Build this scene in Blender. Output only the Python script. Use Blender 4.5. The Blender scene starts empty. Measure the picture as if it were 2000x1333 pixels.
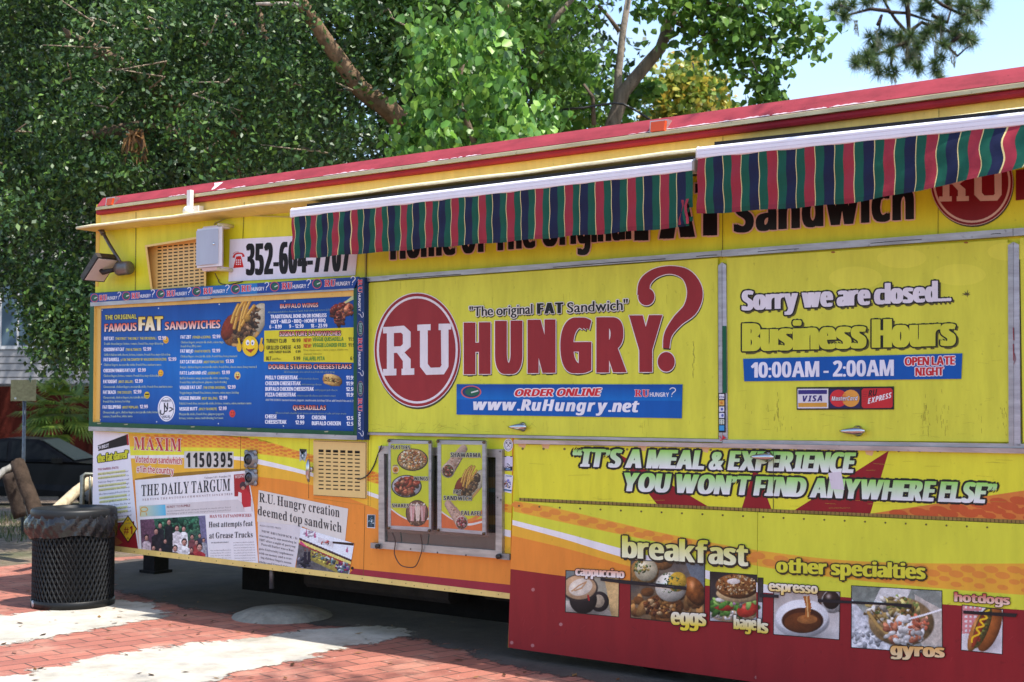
import bpy, math, random
import numpy as np
from mathutils import Vector, Matrix
random.seed(7); np.random.seed(7)
R = math.radians
sc = bpy.context.scene; COL = sc.collection
# ---------------------------------------------------------------- camera
F, CX, CY = 2700.0, 1000.0, 666.5
PITCH, YAW, EYE = 2.343, 37.8, 1.60
cp, sp, cy_, sy_ = math.cos(R(PITCH)), math.sin(R(PITCH)), math.cos(R(YAW)), math.sin(R(YAW))
FWD = Vector((-sy_*cp, cy_*cp, sp)); RGT = Vector((cy_, sy_, 0)); UPV = RGT.cross(FWD)
def ray(px, py): return FWD + RGT*((px-CX)/F) - UPV*((py-CY)/F)
_r = ray(992, 1265); _t = (0.07-EYE)/_r.z
CAMY = -0.03 - _r.y*_t
_r = ray(188, 450); CAMX = -_r.x*(-CAMY/_r.y)
CAM = Vector((CAMX, CAMY, EYE))
def P(px, py, d=0.0):                      # point on the truck side, d metres proud of it
    r = ray(px, py); return CAM + r*((-d-CAM.y)/r.y)
def G(px, py, z=0.0):                      # point on the ground
    r = ray(px, py); return CAM + r*((z-CAM.z)/r.z)
def AT(px, py, Z): return CAM + ray(px, py)*Z
cam = bpy.data.objects.new('camera', bpy.data.cameras.new('camera')); COL.objects.link(cam)
cam.location = CAM; cam.rotation_euler = (R(90+PITCH), 0, R(YAW))
cam.data.sensor_width = 36; cam.data.lens = 36*F/2000; cam.data.clip_end = 2000
cam.data.dof.use_dof = True; cam.data.dof.focus_distance = 8.6; cam.data.dof.aperture_fstop = 4.5
sc.camera = cam
# ---------------------------------------------------------------- light
SUN_EL, SUN_DIR = 62, Vector((1.0, 0.03, 0)).normalized()
w = bpy.data.worlds.new('World'); sc.world = w; w.use_nodes = True
nt = w.node_tree; bg = nt.nodes['Background']
sky = nt.nodes.new('ShaderNodeTexSky'); sky.sky_type = 'NISHITA'; sky.sun_disc = False
sky.sun_elevation = R(SUN_EL); sky.sun_rotation = math.atan2(SUN_DIR.x, SUN_DIR.y)
sky.air_density = 1.0; sky.dust_density = 1.2; sky.ozone_density = 1.0
tcw = nt.nodes.new('ShaderNodeTexCoord'); mpw = nt.nodes.new('ShaderNodeMapping'); mpw.inputs['Scale'].default_value = (2.2, 2.2, 6); nt.links.new(tcw.outputs['Generated'], mpw.inputs[0])
nzw = nt.nodes.new('ShaderNodeTexNoise'); nzw.inputs['Scale'].default_value = 2.1; nzw.inputs['Detail'].default_value = 7; nzw.inputs['Roughness'].default_value = .55; nt.links.new(mpw.outputs[0], nzw.inputs[0])
rpw = nt.nodes.new('ShaderNodeMapRange'); rpw.inputs[1].default_value = .56; rpw.inputs[2].default_value = .72; rpw.inputs[4].default_value = .75; nt.links.new(nzw.outputs[0], rpw.inputs[0])
mxw = nt.nodes.new('ShaderNodeMix'); mxw.data_type = 'RGBA'; mxw.inputs[7].default_value = (2.9, 3.0, 3.1, 1); nt.links.new(rpw.outputs[0], mxw.inputs[0]); nt.links.new(sky.outputs[0], mxw.inputs[6])
nt.links.new(mxw.outputs[2], bg.inputs[0]); bg.inputs[1].default_value = 0.15
sun = bpy.data.objects.new('sun', bpy.data.lights.new('sun', 'SUN')); COL.objects.link(sun)
sun.data.energy = 3.7; sun.data.angle = R(0.5); sun.data.color = (1, .95, .86)
sd = Vector((SUN_DIR.x*math.cos(R(SUN_EL)), SUN_DIR.y*math.cos(R(SUN_EL)), math.sin(R(SUN_EL))))
sun.rotation_euler = sd.to_track_quat('Z', 'Y').to_euler(); sun.location = (5, 0, 30)
sc.view_settings.view_transform = 'Standard'; sc.view_settings.look = 'None'
sc.view_settings.exposure = 1.2; sc.view_settings.gamma = 1
# ---------------------------------------------------------------- materials
def lin(c):
    return tuple(((v/255)/12.92 if v/255 <= .04045 else ((v/255+.055)/1.055)**2.4) for v in c[:3])
def newmat(name):
    m = bpy.data.materials.new(name); m.use_nodes = True
    return m, m.node_tree, m.node_tree.nodes['Principled BSDF']
def attr_mat(name, rough=.4, metal=0, spec=.5, dirt=0, dscale=(6, 6, 1.2), bump=0, bscale=60, trans=0, coat=0):
    m, t, b = newmat(name); N, L = t.nodes, t.links
    a = N.new('ShaderNodeAttribute'); a.attribute_name = 'Col'; out = a.outputs['Color']
    b.inputs['Roughness'].default_value = rough; b.inputs['Metallic'].default_value = metal
    b.inputs['Specular IOR Level'].default_value = spec; b.inputs['Coat Weight'].default_value = coat
    tc = N.new('ShaderNodeTexCoord')
    if dirt:
        mp = N.new('ShaderNodeMapping'); mp.inputs['Scale'].default_value = dscale
        L.new(tc.outputs['Object'], mp.inputs[0])
        n = N.new('ShaderNodeTexNoise'); n.inputs['Scale'].default_value = 1.6; n.inputs['Detail'].default_value = 9; n.inputs['Roughness'].default_value = .68
        L.new(mp.outputs[0], n.inputs[0])
        r = N.new('ShaderNodeMapRange'); r.inputs[1].default_value = .36; r.inputs[2].default_value = .62; r.inputs[3].default_value = 1-dirt; r.inputs[4].default_value = 1
        L.new(n.outputs[0], r.inputs[0])
        n2 = N.new('ShaderNodeTexNoise'); n2.inputs['Scale'].default_value = 38; n2.inputs['Detail'].default_value = 6
        L.new(tc.outputs['Object'], n2.inputs[0])
        r2 = N.new('ShaderNodeMapRange'); r2.inputs[1].default_value = .66; r2.inputs[2].default_value = .74; r2.inputs[3].default_value = 1; r2.inputs[4].default_value = 1-dirt*1.3
        L.new(n2.outputs[0], r2.inputs[0])
        mm = N.new('ShaderNodeMath'); mm.operation = 'MULTIPLY'; L.new(r.outputs[0], mm.inputs[0]); L.new(r2.outputs[0], mm.inputs[1])
        mx = N.new('ShaderNodeMix'); mx.data_type = 'RGBA'; mx.blend_type = 'MULTIPLY'; mx.inputs[0].default_value = 1
        L.new(out, mx.inputs[6]); L.new(mm.outputs[0], mx.inputs[7]); out = mx.outputs[2]
        rr = N.new('ShaderNodeMapRange'); rr.inputs[3].default_value = rough+.15; rr.inputs[4].default_value = rough-.05
        L.new(n.outputs[0], rr.inputs[0]); L.new(rr.outputs[0], b.inputs['Roughness'])
    L.new(out, b.inputs['Base Color'])
    if bump:
        nb = N.new('ShaderNodeTexNoise'); nb.inputs['Scale'].default_value = bscale; nb.inputs['Detail'].default_value = 5
        L.new(tc.outputs['Object'], nb.inputs[0])
        bp = N.new('ShaderNodeBump'); bp.inputs['Strength'].default_value = bump; bp.inputs['Distance'].default_value = .01
        L.new(nb.outputs[0], bp.inputs['Height']); L.new(bp.outputs[0], b.inputs['Normal'])
    if trans:
        tr = N.new('ShaderNodeBsdfTranslucent'); L.new(out, tr.inputs[0])
        ms = N.new('ShaderNodeMixShader'); ms.inputs[0].default_value = trans
        L.new(b.outputs[0], ms.inputs[1]); L.new(tr.outputs[0], ms.inputs[2])
        L.new(ms.outputs[0], N['Material Output'].inputs[0])
    return m
M = {}
M['paint'] = attr_mat('weathered vinyl wrap', .4, spec=.28, dirt=.16, bump=.3, bscale=3)
M['print'] = attr_mat('printed vinyl', .4, spec=.25, dirt=.13, bump=.3, bscale=4)
M['weather'] = attr_mat('chalky old paint', .6, spec=.25, dirt=.32, dscale=(2.5, 6, 6), bump=.2, bscale=14)
M['paper'] = attr_mat('matte print', .55, spec=.25, dirt=.08)
M['alu'] = attr_mat('dull aluminium', .42, metal=.75, dirt=.3, dscale=(3, 20, 20))
M['chrome'] = attr_mat('chrome', .12, metal=1)
M['plastic'] = attr_mat('plastic', .4, dirt=.06)
M['fabric'] = attr_mat('awning cloth', .6, spec=.35, trans=.1, dirt=.14, bump=.45, bscale=14)
M['black'] = attr_mat('black enamel', .42, spec=.3, dirt=.15)
M['bag'] = attr_mat('bin liner film', .22, spec=.5, bump=.9, bscale=26)
M['rough'] = attr_mat('rough surface', .9, spec=.2, dirt=.35, dscale=(5, 5, 5), bump=.5, bscale=30)
M['bark'] = attr_mat('bark', .9, spec=.2, dirt=.5, dscale=(9, 9, 2.5), bump=1, bscale=24)
M['leaf_gloss'] = attr_mat('glossy leaf', .42, spec=.45, trans=.22)
M['leaf'] = attr_mat('soft leaf', .42, spec=.45, trans=.4)
M['car'] = attr_mat('car paint', .35, spec=.12)
def glass(name, tint, fac):
    m, t, b = newmat(name); N, L = t.nodes, t.links
    tr = N.new('ShaderNodeBsdfTransparent'); tr.inputs[0].default_value = (*tint, 1)
    gl = N.new('ShaderNodeBsdfGlossy'); gl.inputs['Roughness'].default_value = .04
    lw = N.new('ShaderNodeLayerWeight'); lw.inputs[0].default_value = .25
    mr = N.new('ShaderNodeMapRange'); mr.inputs[3].default_value = .04*fac; mr.inputs[4].default_value = .3*fac; L.new(lw.outputs['Facing'], mr.inputs[0])
    ms = N.new('ShaderNodeMixShader'); L.new(mr.outputs[0], ms.inputs[0]); L.new(tr.outputs[0], ms.inputs[1]); L.new(gl.outputs[0], ms.inputs[2])
    L.new(ms.outputs[0], N['Material Output'].inputs[0]); return m
M['glass'] = glass('window glass', (.55, .6, .6), 1.6)
M['acrylic'] = glass('clear acrylic', (.95, .96, .96), .45)
# ---------------------------------------------------------------- mesh builder
class MB:
    def __init__(s): s.v = []; s.f = []; s.c = []; s.m = []; s.sm = []; s.mats = []
    def mi(s, mat):
        if mat not in s.mats: s.mats.append(mat)
        return s.mats.index(mat)
    def face(s, pts, col, mat, smooth=False):          # own vertices; col linear, one or per corner
        i = len(s.v); s.v.extend(tuple(p) for p in pts); n = len(pts)
        s.f.append(tuple(range(i, i+n))); s.c.append(col if isinstance(col, list) else [col]*n); s.m.append(s.mi(mat)); s.sm.append(smooth)
    def mesh(s, verts, faces, col, mat, smooth=True):   # col linear or list per face
        i = len(s.v); s.v.extend(tuple(p) for p in verts); k = s.mi(mat)
        for q, f in enumerate(faces):
            s.f.append(tuple(j+i for j in f)); cc = col[q] if isinstance(col, list) else col
            s.c.append([cc]*len(f)); s.m.append(k); s.sm.append(smooth)
    def box(s, a, b, col, mat):
        x0, x1 = sorted((a[0], b[0])); y0, y1 = sorted((a[1], b[1])); z0, z1 = sorted((a[2], b[2]))
        V = [(x0,y0,z0),(x1,y0,z0),(x1,y1,z0),(x0,y1,z0),(x0,y0,z1),(x1,y0,z1),(x1,y1,z1),(x0,y1,z1)]
        s.mesh(V, [(0,3,2,1),(4,5,6,7),(0,1,5,4),(1,2,6,5),(2,3,7,6),(3,0,4,7)], col, mat, False)
    def hexa(s, front, back, col, mat):                  # front, back: four points each, same order (TL,TR,BR,BL seen from the front)
        V = list(front)+list(back)
        s.mesh(V, [(3,2,1,0),(4,5,6,7),(0,1,5,4),(1,2,6,5),(2,3,7,6),(3,0,4,7)], col, mat, False)
    def slab(s, q, d, th, col, mat):                     # q: four pixels TL,TR,BR,BL; front face on plane d, th thick
        s.hexa([P(x, y, d) for x, y in q], [P(x, y, d)+Vector((0, th, 0)) for x, y in q], col, mat)
    def extrude(s, A, B, prof, col, mat, smooth=False):  # prof: (out, up) loop, from A to B along the side
        n = len(prof); a = [Vector(A)+Vector((0, -o, u)) for o, u in prof]; b = [Vector(B)+Vector((0, -o, u)) for o, u in prof]
        s.mesh(a+b, [(i, (i+1) % n, n+(i+1) % n, n+i) for i in range(n)]+[tuple(range(n-1, -1, -1)), tuple(range(n, 2*n))], col, mat, smooth)
    def tube(s, pts, rad, col, mat, n=8, smooth=True):
        pts = [Vector(p) for p in pts]; m = len(pts); rad = rad if isinstance(rad, (list, tuple)) else [rad]*m
        V = []; up = None
        for i, p in enumerate(pts):
            t = (pts[min(i+1, m-1)]-pts[max(i-1, 0)]).normalized()
            if up is None: up = t.orthogonal().normalized()
            up = (up - t*up.dot(t)).normalized(); bi = t.cross(up)
            V += [p+(up*math.cos(2*math.pi*k/n)+bi*math.sin(2*math.pi*k/n))*rad[i] for k in range(n)]
        Fc = [(i*n+k, i*n+(k+1) % n, (i+1)*n+(k+1) % n, (i+1)*n+k) for i in range(m-1) for k in range(n)]
        Fc += [tuple(range(n-1, -1, -1)), tuple(range((m-1)*n, m*n))]
        s.mesh(V, Fc, col, mat, smooth)
    def lathe(s, c, prof, col, mat, n=32, axis=(0, 0, 1), smooth=True, cap=False):   # prof: (radius, along)
        ax = Vector(axis).normalized(); u = ax.orthogonal().normalized(); v = ax.cross(u); c = Vector(c)
        V = [c+ax*h+(u*math.cos(2*math.pi*k/n)+v*math.sin(2*math.pi*k/n))*r for r, h in prof for k in range(n)]
        m = len(prof); Fc = [(i*n+k, i*n+(k+1) % n, (i+1)*n+(k+1) % n, (i+1)*n+k) for i in range(m-1) for k in range(n)]
        if cap: Fc += [tuple(range(n-1, -1, -1)), tuple(range((m-1)*n, m*n))]
        s.mesh(V, Fc, col, mat, smooth)
    def obj(s, name, parent=None, loc=None):
        me = bpy.data.meshes.new(name); off = Vector(loc) if loc is not None else Vector((0, 0, 0))
        me.from_pydata([(x-off.x, y-off.y, z-off.z) for x, y, z in s.v], [], s.f)
        for m in s.mats: me.materials.append(M[m])
        me.polygons.foreach_set('material_index', s.m); me.polygons.foreach_set('use_smooth', s.sm)
        a = me.color_attributes.new('Col', 'FLOAT_COLOR', 'CORNER')
        flat = np.ones((sum(len(c) for c in s.c), 4), np.float32)
        flat[:, :3] = np.array([q for c in s.c for q in c], np.float32); a.data.foreach_set('color', flat.ravel())
        me.update(); o = bpy.data.objects.new(name, me); COL.objects.link(o); o.location = off
        if parent is not None:
            o.parent = parent; o.location = off - ABS[parent.name]
        ABS[o.name] = off
        return o
ABS = {}
def tag(o, label=None, cat=None, group=None, kind=None):
    if label: o['label'] = label
    if cat: o['category'] = cat
    if group: o['group'] = group
    if kind: o['kind'] = kind
    return o
def thing(name, loc, label, cat, group=None):
    o = bpy.data.objects.new(name, None); COL.objects.link(o); o.location = loc; o.empty_display_size = .1
    ABS[o.name] = Vector(loc); return tag(o, label, cat, group)
# ---------------------------------------------------------------- lettering
_gl = {}
def glyph(ch, style, res):
    k = (ch, style, res)
    if k in _gl: return _gl[k]
    c = ch; o = ord(ch); U = {'b': (0x1D5D4, 0x1D5EE, 0x1D7EC), 's': (0x1D400, 0x1D41A, 0x1D7CE), 'i': (0x1D63C, 0x1D656, 0x1D7EC)}.get(style)
    if U:
        if 65 <= o <= 90: c = chr(U[0]+o-65)
        elif 97 <= o <= 122: c = chr(U[1]+o-97)
        elif 48 <= o <= 57: c = chr(U[2]+o-48)
    cu = bpy.data.curves.new('t', 'FONT'); cu.body = c; cu.size = 1; cu.resolution_u = res
    ob = bpy.data.objects.new('t', cu); COL.objects.link(ob)
    me = bpy.data.meshes.new_from_object(ob.evaluated_get(bpy.context.evaluated_depsgraph_get()))
    V = [(v.co.x, v.co.y) for v in me.vertices]; Fc = [tuple(p.vertices) for p in me.polygons]
    bpy.data.objects.remove(ob); bpy.data.curves.remove(cu); bpy.data.meshes.remove(me)
    if V:
        x0 = min(v[0] for v in V); x1 = max(v[0] for v in V); V = [(x-x0, y) for x, y in V]
        # faces must look out of the wall
        a = sum((V[f[0]][0]*V[f[1]][1]-V[f[1]][0]*V[f[0]][1])+(V[f[1]][0]*V[f[2]][1]-V[f[2]][0]*V[f[1]][1])+(V[f[2]][0]*V[f[0]][1]-V[f[0]][0]*V[f[2]][1]) for f in Fc)
        if a < 0: Fc = [tuple(reversed(f)) for f in Fc]
        w_ = x1-x0
    else: w_ = .22
    _gl[k] = (V, Fc, w_); return _gl[k]
def capheight(style, res):
    V, _, _ = glyph('H', style, res); return max(v[1] for v in V)
def mixc(a, b, t): return tuple(a[i]*(1-t)+b[i]*t for i in range(3))
LU = .001
class Sp:                                   # a zoomed view: local coordinates -> photograph pixels
    def __init__(s, ox, oy, k): s.ox, s.oy, s.k = ox, oy, k
    def __call__(s, x, y): return (s.ox+x*s.k, s.oy+y*s.k)
PX = Sp(0, 0, 1); SA = Sp(140, 560, .29); SB = Sp(0, 820, .30005); SC = Sp(460, 840, .28513); SD = Sp(560, 250, .27)
SE = Sp(1050, 150, .3076); SF = Sp(1500, 120, .3001); SG = Sp(690, 480, .37); SH = Sp(1390, 450, .32258); SI = Sp(980, 840, .51)
SJ = Sp(720, 840, .21008); SK = Sp(140, 360, .29)
class Dec:                                  # flat print on the plane d of the side
    def __init__(s, mb, d, sp, mat='print'): s.mb, s.d, s.sp, s.mat = mb, d, sp, mat
    def pt(s, x, y, l): return P(*s.sp(x, y), s.d+l*LU)
    def poly(s, pts, col, l=1):              # col sRGB 0-255 or list of them
        a = sum(pts[i][0]*pts[(i+1) % len(pts)][1]-pts[(i+1) % len(pts)][0]*pts[i][1] for i in range(len(pts)))
        cs = [lin(c) for c in col] if isinstance(col, list) else lin(col)
        if a > 0:
            pts = pts[::-1]
            if isinstance(cs, list): cs = cs[::-1]
        s.mb.face([s.pt(x, y, l) for x, y in pts], cs, s.mat)
    def ell(s, cx, cy, rx, ry, col, l=1, n=28, rot=0):
        c, q = math.cos(rot), math.sin(rot)
        s.poly([(cx+rx*math.cos(t)*c-ry*math.sin(t)*q, cy+rx*math.cos(t)*q+ry*math.sin(t)*c) for t in [2*math.pi*i/n for i in range(n)]], col, l)
    def ring(s, cx, cy, rx, ry, wd, col, l=1, n=40):
        for i in range(n):
            a, b = 2*math.pi*i/n, 2*math.pi*(i+1)/n
            s.poly([(cx+rx*math.cos(a), cy+ry*math.sin(a)), (cx+rx*math.cos(b), cy+ry*math.sin(b)), (cx+(rx-wd)*math.cos(b), cy+(ry-wd)*math.sin(b)), (cx+(rx-wd)*math.cos(a), cy+(ry-wd)*math.sin(a))], col, l)
    def rect(s, x0, y0, x1, y1, col, l=1): s.poly([(x0, y0), (x1, y0), (x1, y1), (x0, y1)], col, l)
    def line(s, pts, wd, col, l=1):
        wd = [float(v) for v in np.interp(np.linspace(0, 1, len(pts)), np.linspace(0, 1, len(wd)), wd)] if isinstance(wd, (list, tuple)) else [wd]*len(pts)
        L_, R_ = [], []
        for i, (x, y) in enumerate(pts):
            a = pts[max(i-1, 0)]; b = pts[min(i+1, len(pts)-1)]; dx, dy = b[0]-a[0], b[1]-a[1]; n = math.hypot(dx, dy) or 1
            L_.append((x-dy/n*wd[i]/2, y+dx/n*wd[i]/2)); R_.append((x+dy/n*wd[i]/2, y-dx/n*wd[i]/2))
        for i in range(len(pts)-1): s.poly([L_[i], L_[i+1], R_[i+1], R_[i]], col, l)
    def band(s, up, lo, col, l=1, n=24):     # between two curves given as (x, y) knots
        U, W = curve(up, n), curve(lo, n)
        for i in range(n): s.poly([U[i], U[i+1], W[i+1], W[i]], col, l)
    def text(s, t, xl, yl, xr, yr, h, h2=None, st='b', fill=(255, 255, 255), out=None, ow=0, bw=0, shadow=None, sh=(2, 3), slant=0, l=2, res=2, track=.08, sq=1):
        h2 = h2 or h; H = capheight(st, res); x = 0; items = []
        for ch in t:
            g = glyph(ch, st, res)
            items.append((g, x)); x += g[2]+(track if g[0] else 0)
        W = max(x-track, .01)
        def mp(u, v):
            q = u/W; k = v/H; hh = h+(h2-h)*q
            return (xl+(xr-xl)*q+slant*k*hh, yl+(yr-yl)*q-k*hh)
        def put(dx, dy, l_, colf):
            for gi, (g, x0) in enumerate(items):
                V = [mp(vx+x0, vy) for vx, vy in g[0]]
                if not V: continue
                pts = [s.pt(a+dx, b+dy, l_+(gi % 2)*.02) for a, b in V]
                if isinstance(colf, tuple): cl = colf; s.mb.mesh(pts, g[1], cl, s.mat, False)
                else:
                    i = len(s.mb.v); s.mb.v.extend(tuple(p) for p in pts); k = s.mb.mi(s.mat)
                    for f in g[1]:
                        s.mb.f.append(tuple(j+i for j in f)); s.mb.c.append([mixc(colf[0], colf[1], min(1, max(0, g[0][j][1]/H))) for j in f]); s.mb.m.append(k); s.mb.sm.append(False)
        if shadow is not None:
            rr = ow
            for q, (ax, ay) in enumerate([(0, 0)]+([(math.cos(a), math.sin(a)) for a in (0, 1.57, 3.14, 4.71)] if rr else [])):
                put(sh[0]+ax*(rr+bw), sh[1]+ay*rr, l-.6+q*.05, lin(shadow))
        if out is not None:
            for q in range(8):
                a = q*math.pi/4; put(math.cos(a)*ow+bw*(1 if math.cos(a) > .1 else -1 if math.cos(a) < -.1 else 0), math.sin(a)*ow, l+q*.05, lin(out))
        fl = [lin(fill[0]), lin(fill[1])] if isinstance(fill, list) else lin(fill)
        if bw:
            put(-bw, 0, l+.6, fl); put(bw, 0, l+.65, fl)
            if bw*2 > h*.16: put(-bw/3, 0, l+.7, fl); put(bw/3, 0, l+.75, fl)
        put(0, 0, l+.8, fl)
    def blobs(s, cx, cy, rx, ry, pal, n, sz, l=2, rot=0, asp=1.6):
        for i in range(n):
            a = random.random()*6.283; q = math.sqrt(random.random()); px, py = rx*q*math.cos(a), ry*q*math.sin(a)
            x = cx+px*math.cos(rot)-py*math.sin(rot); y = cy+px*math.sin(rot)+py*math.cos(rot)
            c = random.choice(pal); k = random.uniform(.8, 1.15); z = sz*random.uniform(.5, 1.2)
            s.ell(x, y, z*random.uniform(1, asp), z*.7, tuple(min(255, v*k) for v in c), l+i*.03, 7, random.random()*3)
def curve(kn, n):
    xs = [k[0] for k in kn]; out = []
    for i in range(n+1):
        t = i/n*(len(kn)-1); j = min(int(t), len(kn)-2); f = t-j
        p0, p1, p2, p3 = kn[max(j-1, 0)], kn[j], kn[j+1], kn[min(j+2, len(kn)-1)]
        out.append(tuple(.5*((2*p1[k])+(-p0[k]+p2[k])*f+(2*p0[k]-5*p1[k]+4*p2[k]-p3[k])*f*f+(-p0[k]+3*p1[k]-3*p2[k]+p3[k])*f**3) for k in (0, 1)))
    return out
Y1, Y2 = (228, 222, 46), (214, 214, 66)      # wrap yellows
WH, BK, RED, CREAM, ORG, NAVY, BLUE = (228, 226, 232), (24, 22, 24), (146, 38, 44), (222, 192, 108), (228, 138, 52), (22, 38, 98), (8, 62, 150)
GREEN = (18, 78, 50); ALU = (176, 174, 178)
LY = lin(Y1); LAL = lin(ALU); LCR = lin(CREAM); LRD = lin((150, 30, 46))
# ---------------------------------------------------------------- printed photographs: fine coloured grids
class Cv:
    """a small procedural picture over local coordinates; ops paint numpy arrays"""
    def __init__(s, q, nx, ny, seed=1):
        s.q = q; s.nx, s.ny = nx, ny; s.r = np.random.RandomState(seed)
        u, v = np.meshgrid((np.arange(nx)+.5)/nx, (np.arange(ny)+.5)/ny); s.u, s.v = u, v
        (a, b, c, d) = [np.array(p, float) for p in q]
        pt = lambda k: a[k]*(1-u)*(1-v)+b[k]*u*(1-v)+c[k]*u*v+d[k]*(1-u)*v
        s.X, s.Y = pt(0), pt(1); s.C = np.zeros((ny, nx, 3)); s.A = np.zeros((ny, nx), bool); s.wx = abs(b[0]-a[0]); s.hy = abs(d[1]-a[1])
    def noise(s, size, oct=3):
        out = np.zeros_like(s.X); amp = 1; tot = 0
        for o in range(oct):
            g = s.r.rand(64, 64); x = (s.X/size*2**o) % 63; y = (s.Y/size*2**o) % 63; i, j = x.astype(int), y.astype(int); f, h = x-i, y-j
            f = f*f*(3-2*f); h = h*h*(3-2*h)
            out += amp*(g[j, i]*(1-f)*(1-h)+g[j, i+1]*f*(1-h)+g[j+1, i]*(1-f)*h+g[j+1, i+1]*f*h); tot += amp; amp *= .55
        return out/tot
    def mixm(s, m, col):
        m = np.clip(m, 0, 1)[..., None]; s.C = s.C*(1-m)+col*m; s.A |= m[..., 0] > .5
    def bg(s, c0, c1, noise=.12, size=40, diag=.3):
        t = np.clip(s.v*(1-diag)+s.u*diag+(s.noise(size)-.5)*.8, 0, 1)[..., None]
        s.C = np.array(c0)*(1-t)+np.array(c1)*t; s.C *= (1+(s.noise(size*.3)-.5)*noise*2)[..., None]; s.A[:] = True; return s
    def ell(s, cx, cy, rx, ry, col, rot=0, sh=.5, tex=.15, size=8, soft=.06, hi=.0, L=(-.45, -.7)):
        c, q = math.cos(rot), math.sin(rot); dx, dy = s.X-cx, s.Y-cy; a = (dx*c+dy*q)/rx; b = (-dx*q+dy*c)/ry; r = np.sqrt(a*a+b*b)
        z = np.sqrt(np.clip(1-r*r, 0, 1)); wx = (dx/max(rx, 1)); wy = (dy/max(ry, 1))
        lam = np.clip(.55*z+wx*L[0]*.6+wy*L[1]*.6+.25, 0, 1.25)
        k = (1-sh)+sh*lam+(s.noise(size)-.5)*2*tex
        C = np.array(col)*k[..., None]
        if hi: C = C+hi*255*np.exp(-((wx+.3)**2+(wy+.4)**2)*14)[..., None]
        s.mixm((1-r)/soft, C); return s
    def poly(s, pts, col, tex=.12, size=10):
        m = np.zeros(s.X.shape, bool); j = len(pts)-1
        for i in range(len(pts)):
            (xi, yi), (xj, yj) = pts[i], pts[j]
            if yi != yj: m ^= ((yi > s.Y) != (yj > s.Y)) & (s.X < (xj-xi)*(s.Y-yi)/(yj-yi)+xi)
            j = i
        s.mixm(m.astype(float), np.array(col)*(1+(s.noise(size)-.5)*2*tex)[..., None]); return s
    def line(s, pts, wd, col, sh=.4):
        best = np.full(s.X.shape, 9e9); W = wd if isinstance(wd, (int, float)) else None
        for (x0, y0), (x1, y1) in zip(pts, pts[1:]):
            t = np.clip(((s.X-x0)*(x1-x0)+(s.Y-y0)*(y1-y0))/max((x1-x0)**2+(y1-y0)**2, 1e-6), 0, 1); best = np.minimum(best, np.hypot(s.X-x0-t*(x1-x0), s.Y-y0-t*(y1-y0)))
        r = best/(wd/2); s.mixm((1-r)/.25, np.array(col)*(1-sh+sh*np.sqrt(np.clip(1-r*r, 0, 1)))[..., None]); return s
    def bits(s, cx, cy, rx, ry, pal, n, sz, rot=0, sh=.55, asp=1.7, hi=0, tex=.15):
        for i in range(n):
            a = s.r.rand()*6.283; k = math.sqrt(s.r.rand()); px, py = rx*k*math.cos(a), ry*k*math.sin(a); z = sz*s.r.uniform(.55, 1.25)
            s.ell(cx+px*math.cos(rot)-py*math.sin(rot), cy+px*math.sin(rot)+py*math.cos(rot), z*s.r.uniform(1, asp), z*.8, np.array(pal[s.r.randint(len(pal))])*s.r.uniform(.75, 1.2), s.r.rand()*3.1, sh, tex, sz*.6, .2, hi)
        return s
    def shade(s, cx, cy, rx, ry, k=.5):
        r = ((s.X-cx)/rx)**2+((s.Y-cy)/ry)**2; s.C *= (1-k*np.exp(-r*1.4))[..., None]; return s
    def put(s, dec, l, grain=.05):
        C = s.C*(1+(s.r.rand(*s.X.shape)-.5)*grain*2)[..., None]; C = np.clip(C, 3, 250)
        lnr = np.where(C/255 <= .04045, C/255/12.92, ((C/255+.055)/1.055)**2.4)
        a, b, c, d = [dec.pt(x, y, l) for x, y in s.q]; i0 = len(dec.mb.v); nx, ny = s.nx, s.ny
        for j in range(ny+1):
            v = j/ny
            for i in range(nx+1):
                u = i/nx; x = [s.q[0][k]*(1-u)*(1-v)+s.q[1][k]*u*(1-v)+s.q[2][k]*u*v+s.q[3][k]*(1-u)*v for k in (0, 1)]; dec.mb.v.append(tuple(dec.pt(x[0], x[1], l)))
        k = dec.mb.mi(dec.mat)
        for j in range(ny):
            for i in range(nx):
                if s.A[j, i]:
                    o = i0+j*(nx+1)+i; dec.mb.f.append((o+nx+1, o+nx+2, o+1, o)); dec.mb.c.append([tuple(lnr[j, i])]*4); dec.mb.m.append(k); dec.mb.sm.append(False)
def box4(x0, y0, x1, y1): return [(x0, y0), (x1, y0), (x1, y1), (x0, y1)]
def frame4(e, q, l): 
    cx = sum(p[0] for p in q)/4; cy = sum(p[1] for p in q)/4; e.poly([(x+(3 if x > cx else -3), y+(3 if y > cy else -3)) for x, y in q], (40, 34, 32), l)
def ph_cappuccino(e, q, l):
    frame4(e, q, l); c = Cv(q, 84, 70, 3).bg((112, 122, 122), (206, 186, 150), .08, 80, .8)
    c.poly([(240, 655), (330, 650), (450, 712), (450, 730), (240, 700)], (206, 196, 184)); c.poly([(392, 560), (450, 552), (450, 720), (420, 716)], (212, 178, 122)); c.shade(330, 700, 120, 30, .5)
    c.ell(374, 658, 38, 40, (52, 46, 48), 0, .7); c.ell(370, 656, 24, 26, (176, 160, 136), 0, .3)
    c.ell(312, 650, 54, 56, (46, 40, 42), 0, .8, .1, 20, .06, .3); c.ell(298, 606, 72, 54, (64, 54, 52), 0, .3); c.ell(298, 603, 66, 48, (206, 168, 128), 0, .25, .12, 30); c.ell(302, 602, 48, 33, (240, 226, 206), -.3, .15, .12, 20)
    c.line([(268, 618), (296, 596), (324, 582), (306, 606), (280, 616)], 6, (196, 152, 110), .1).line([(330, 634), (334, 652)], 8, (170, 40, 40)); c.put(e, l+.3)
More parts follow.
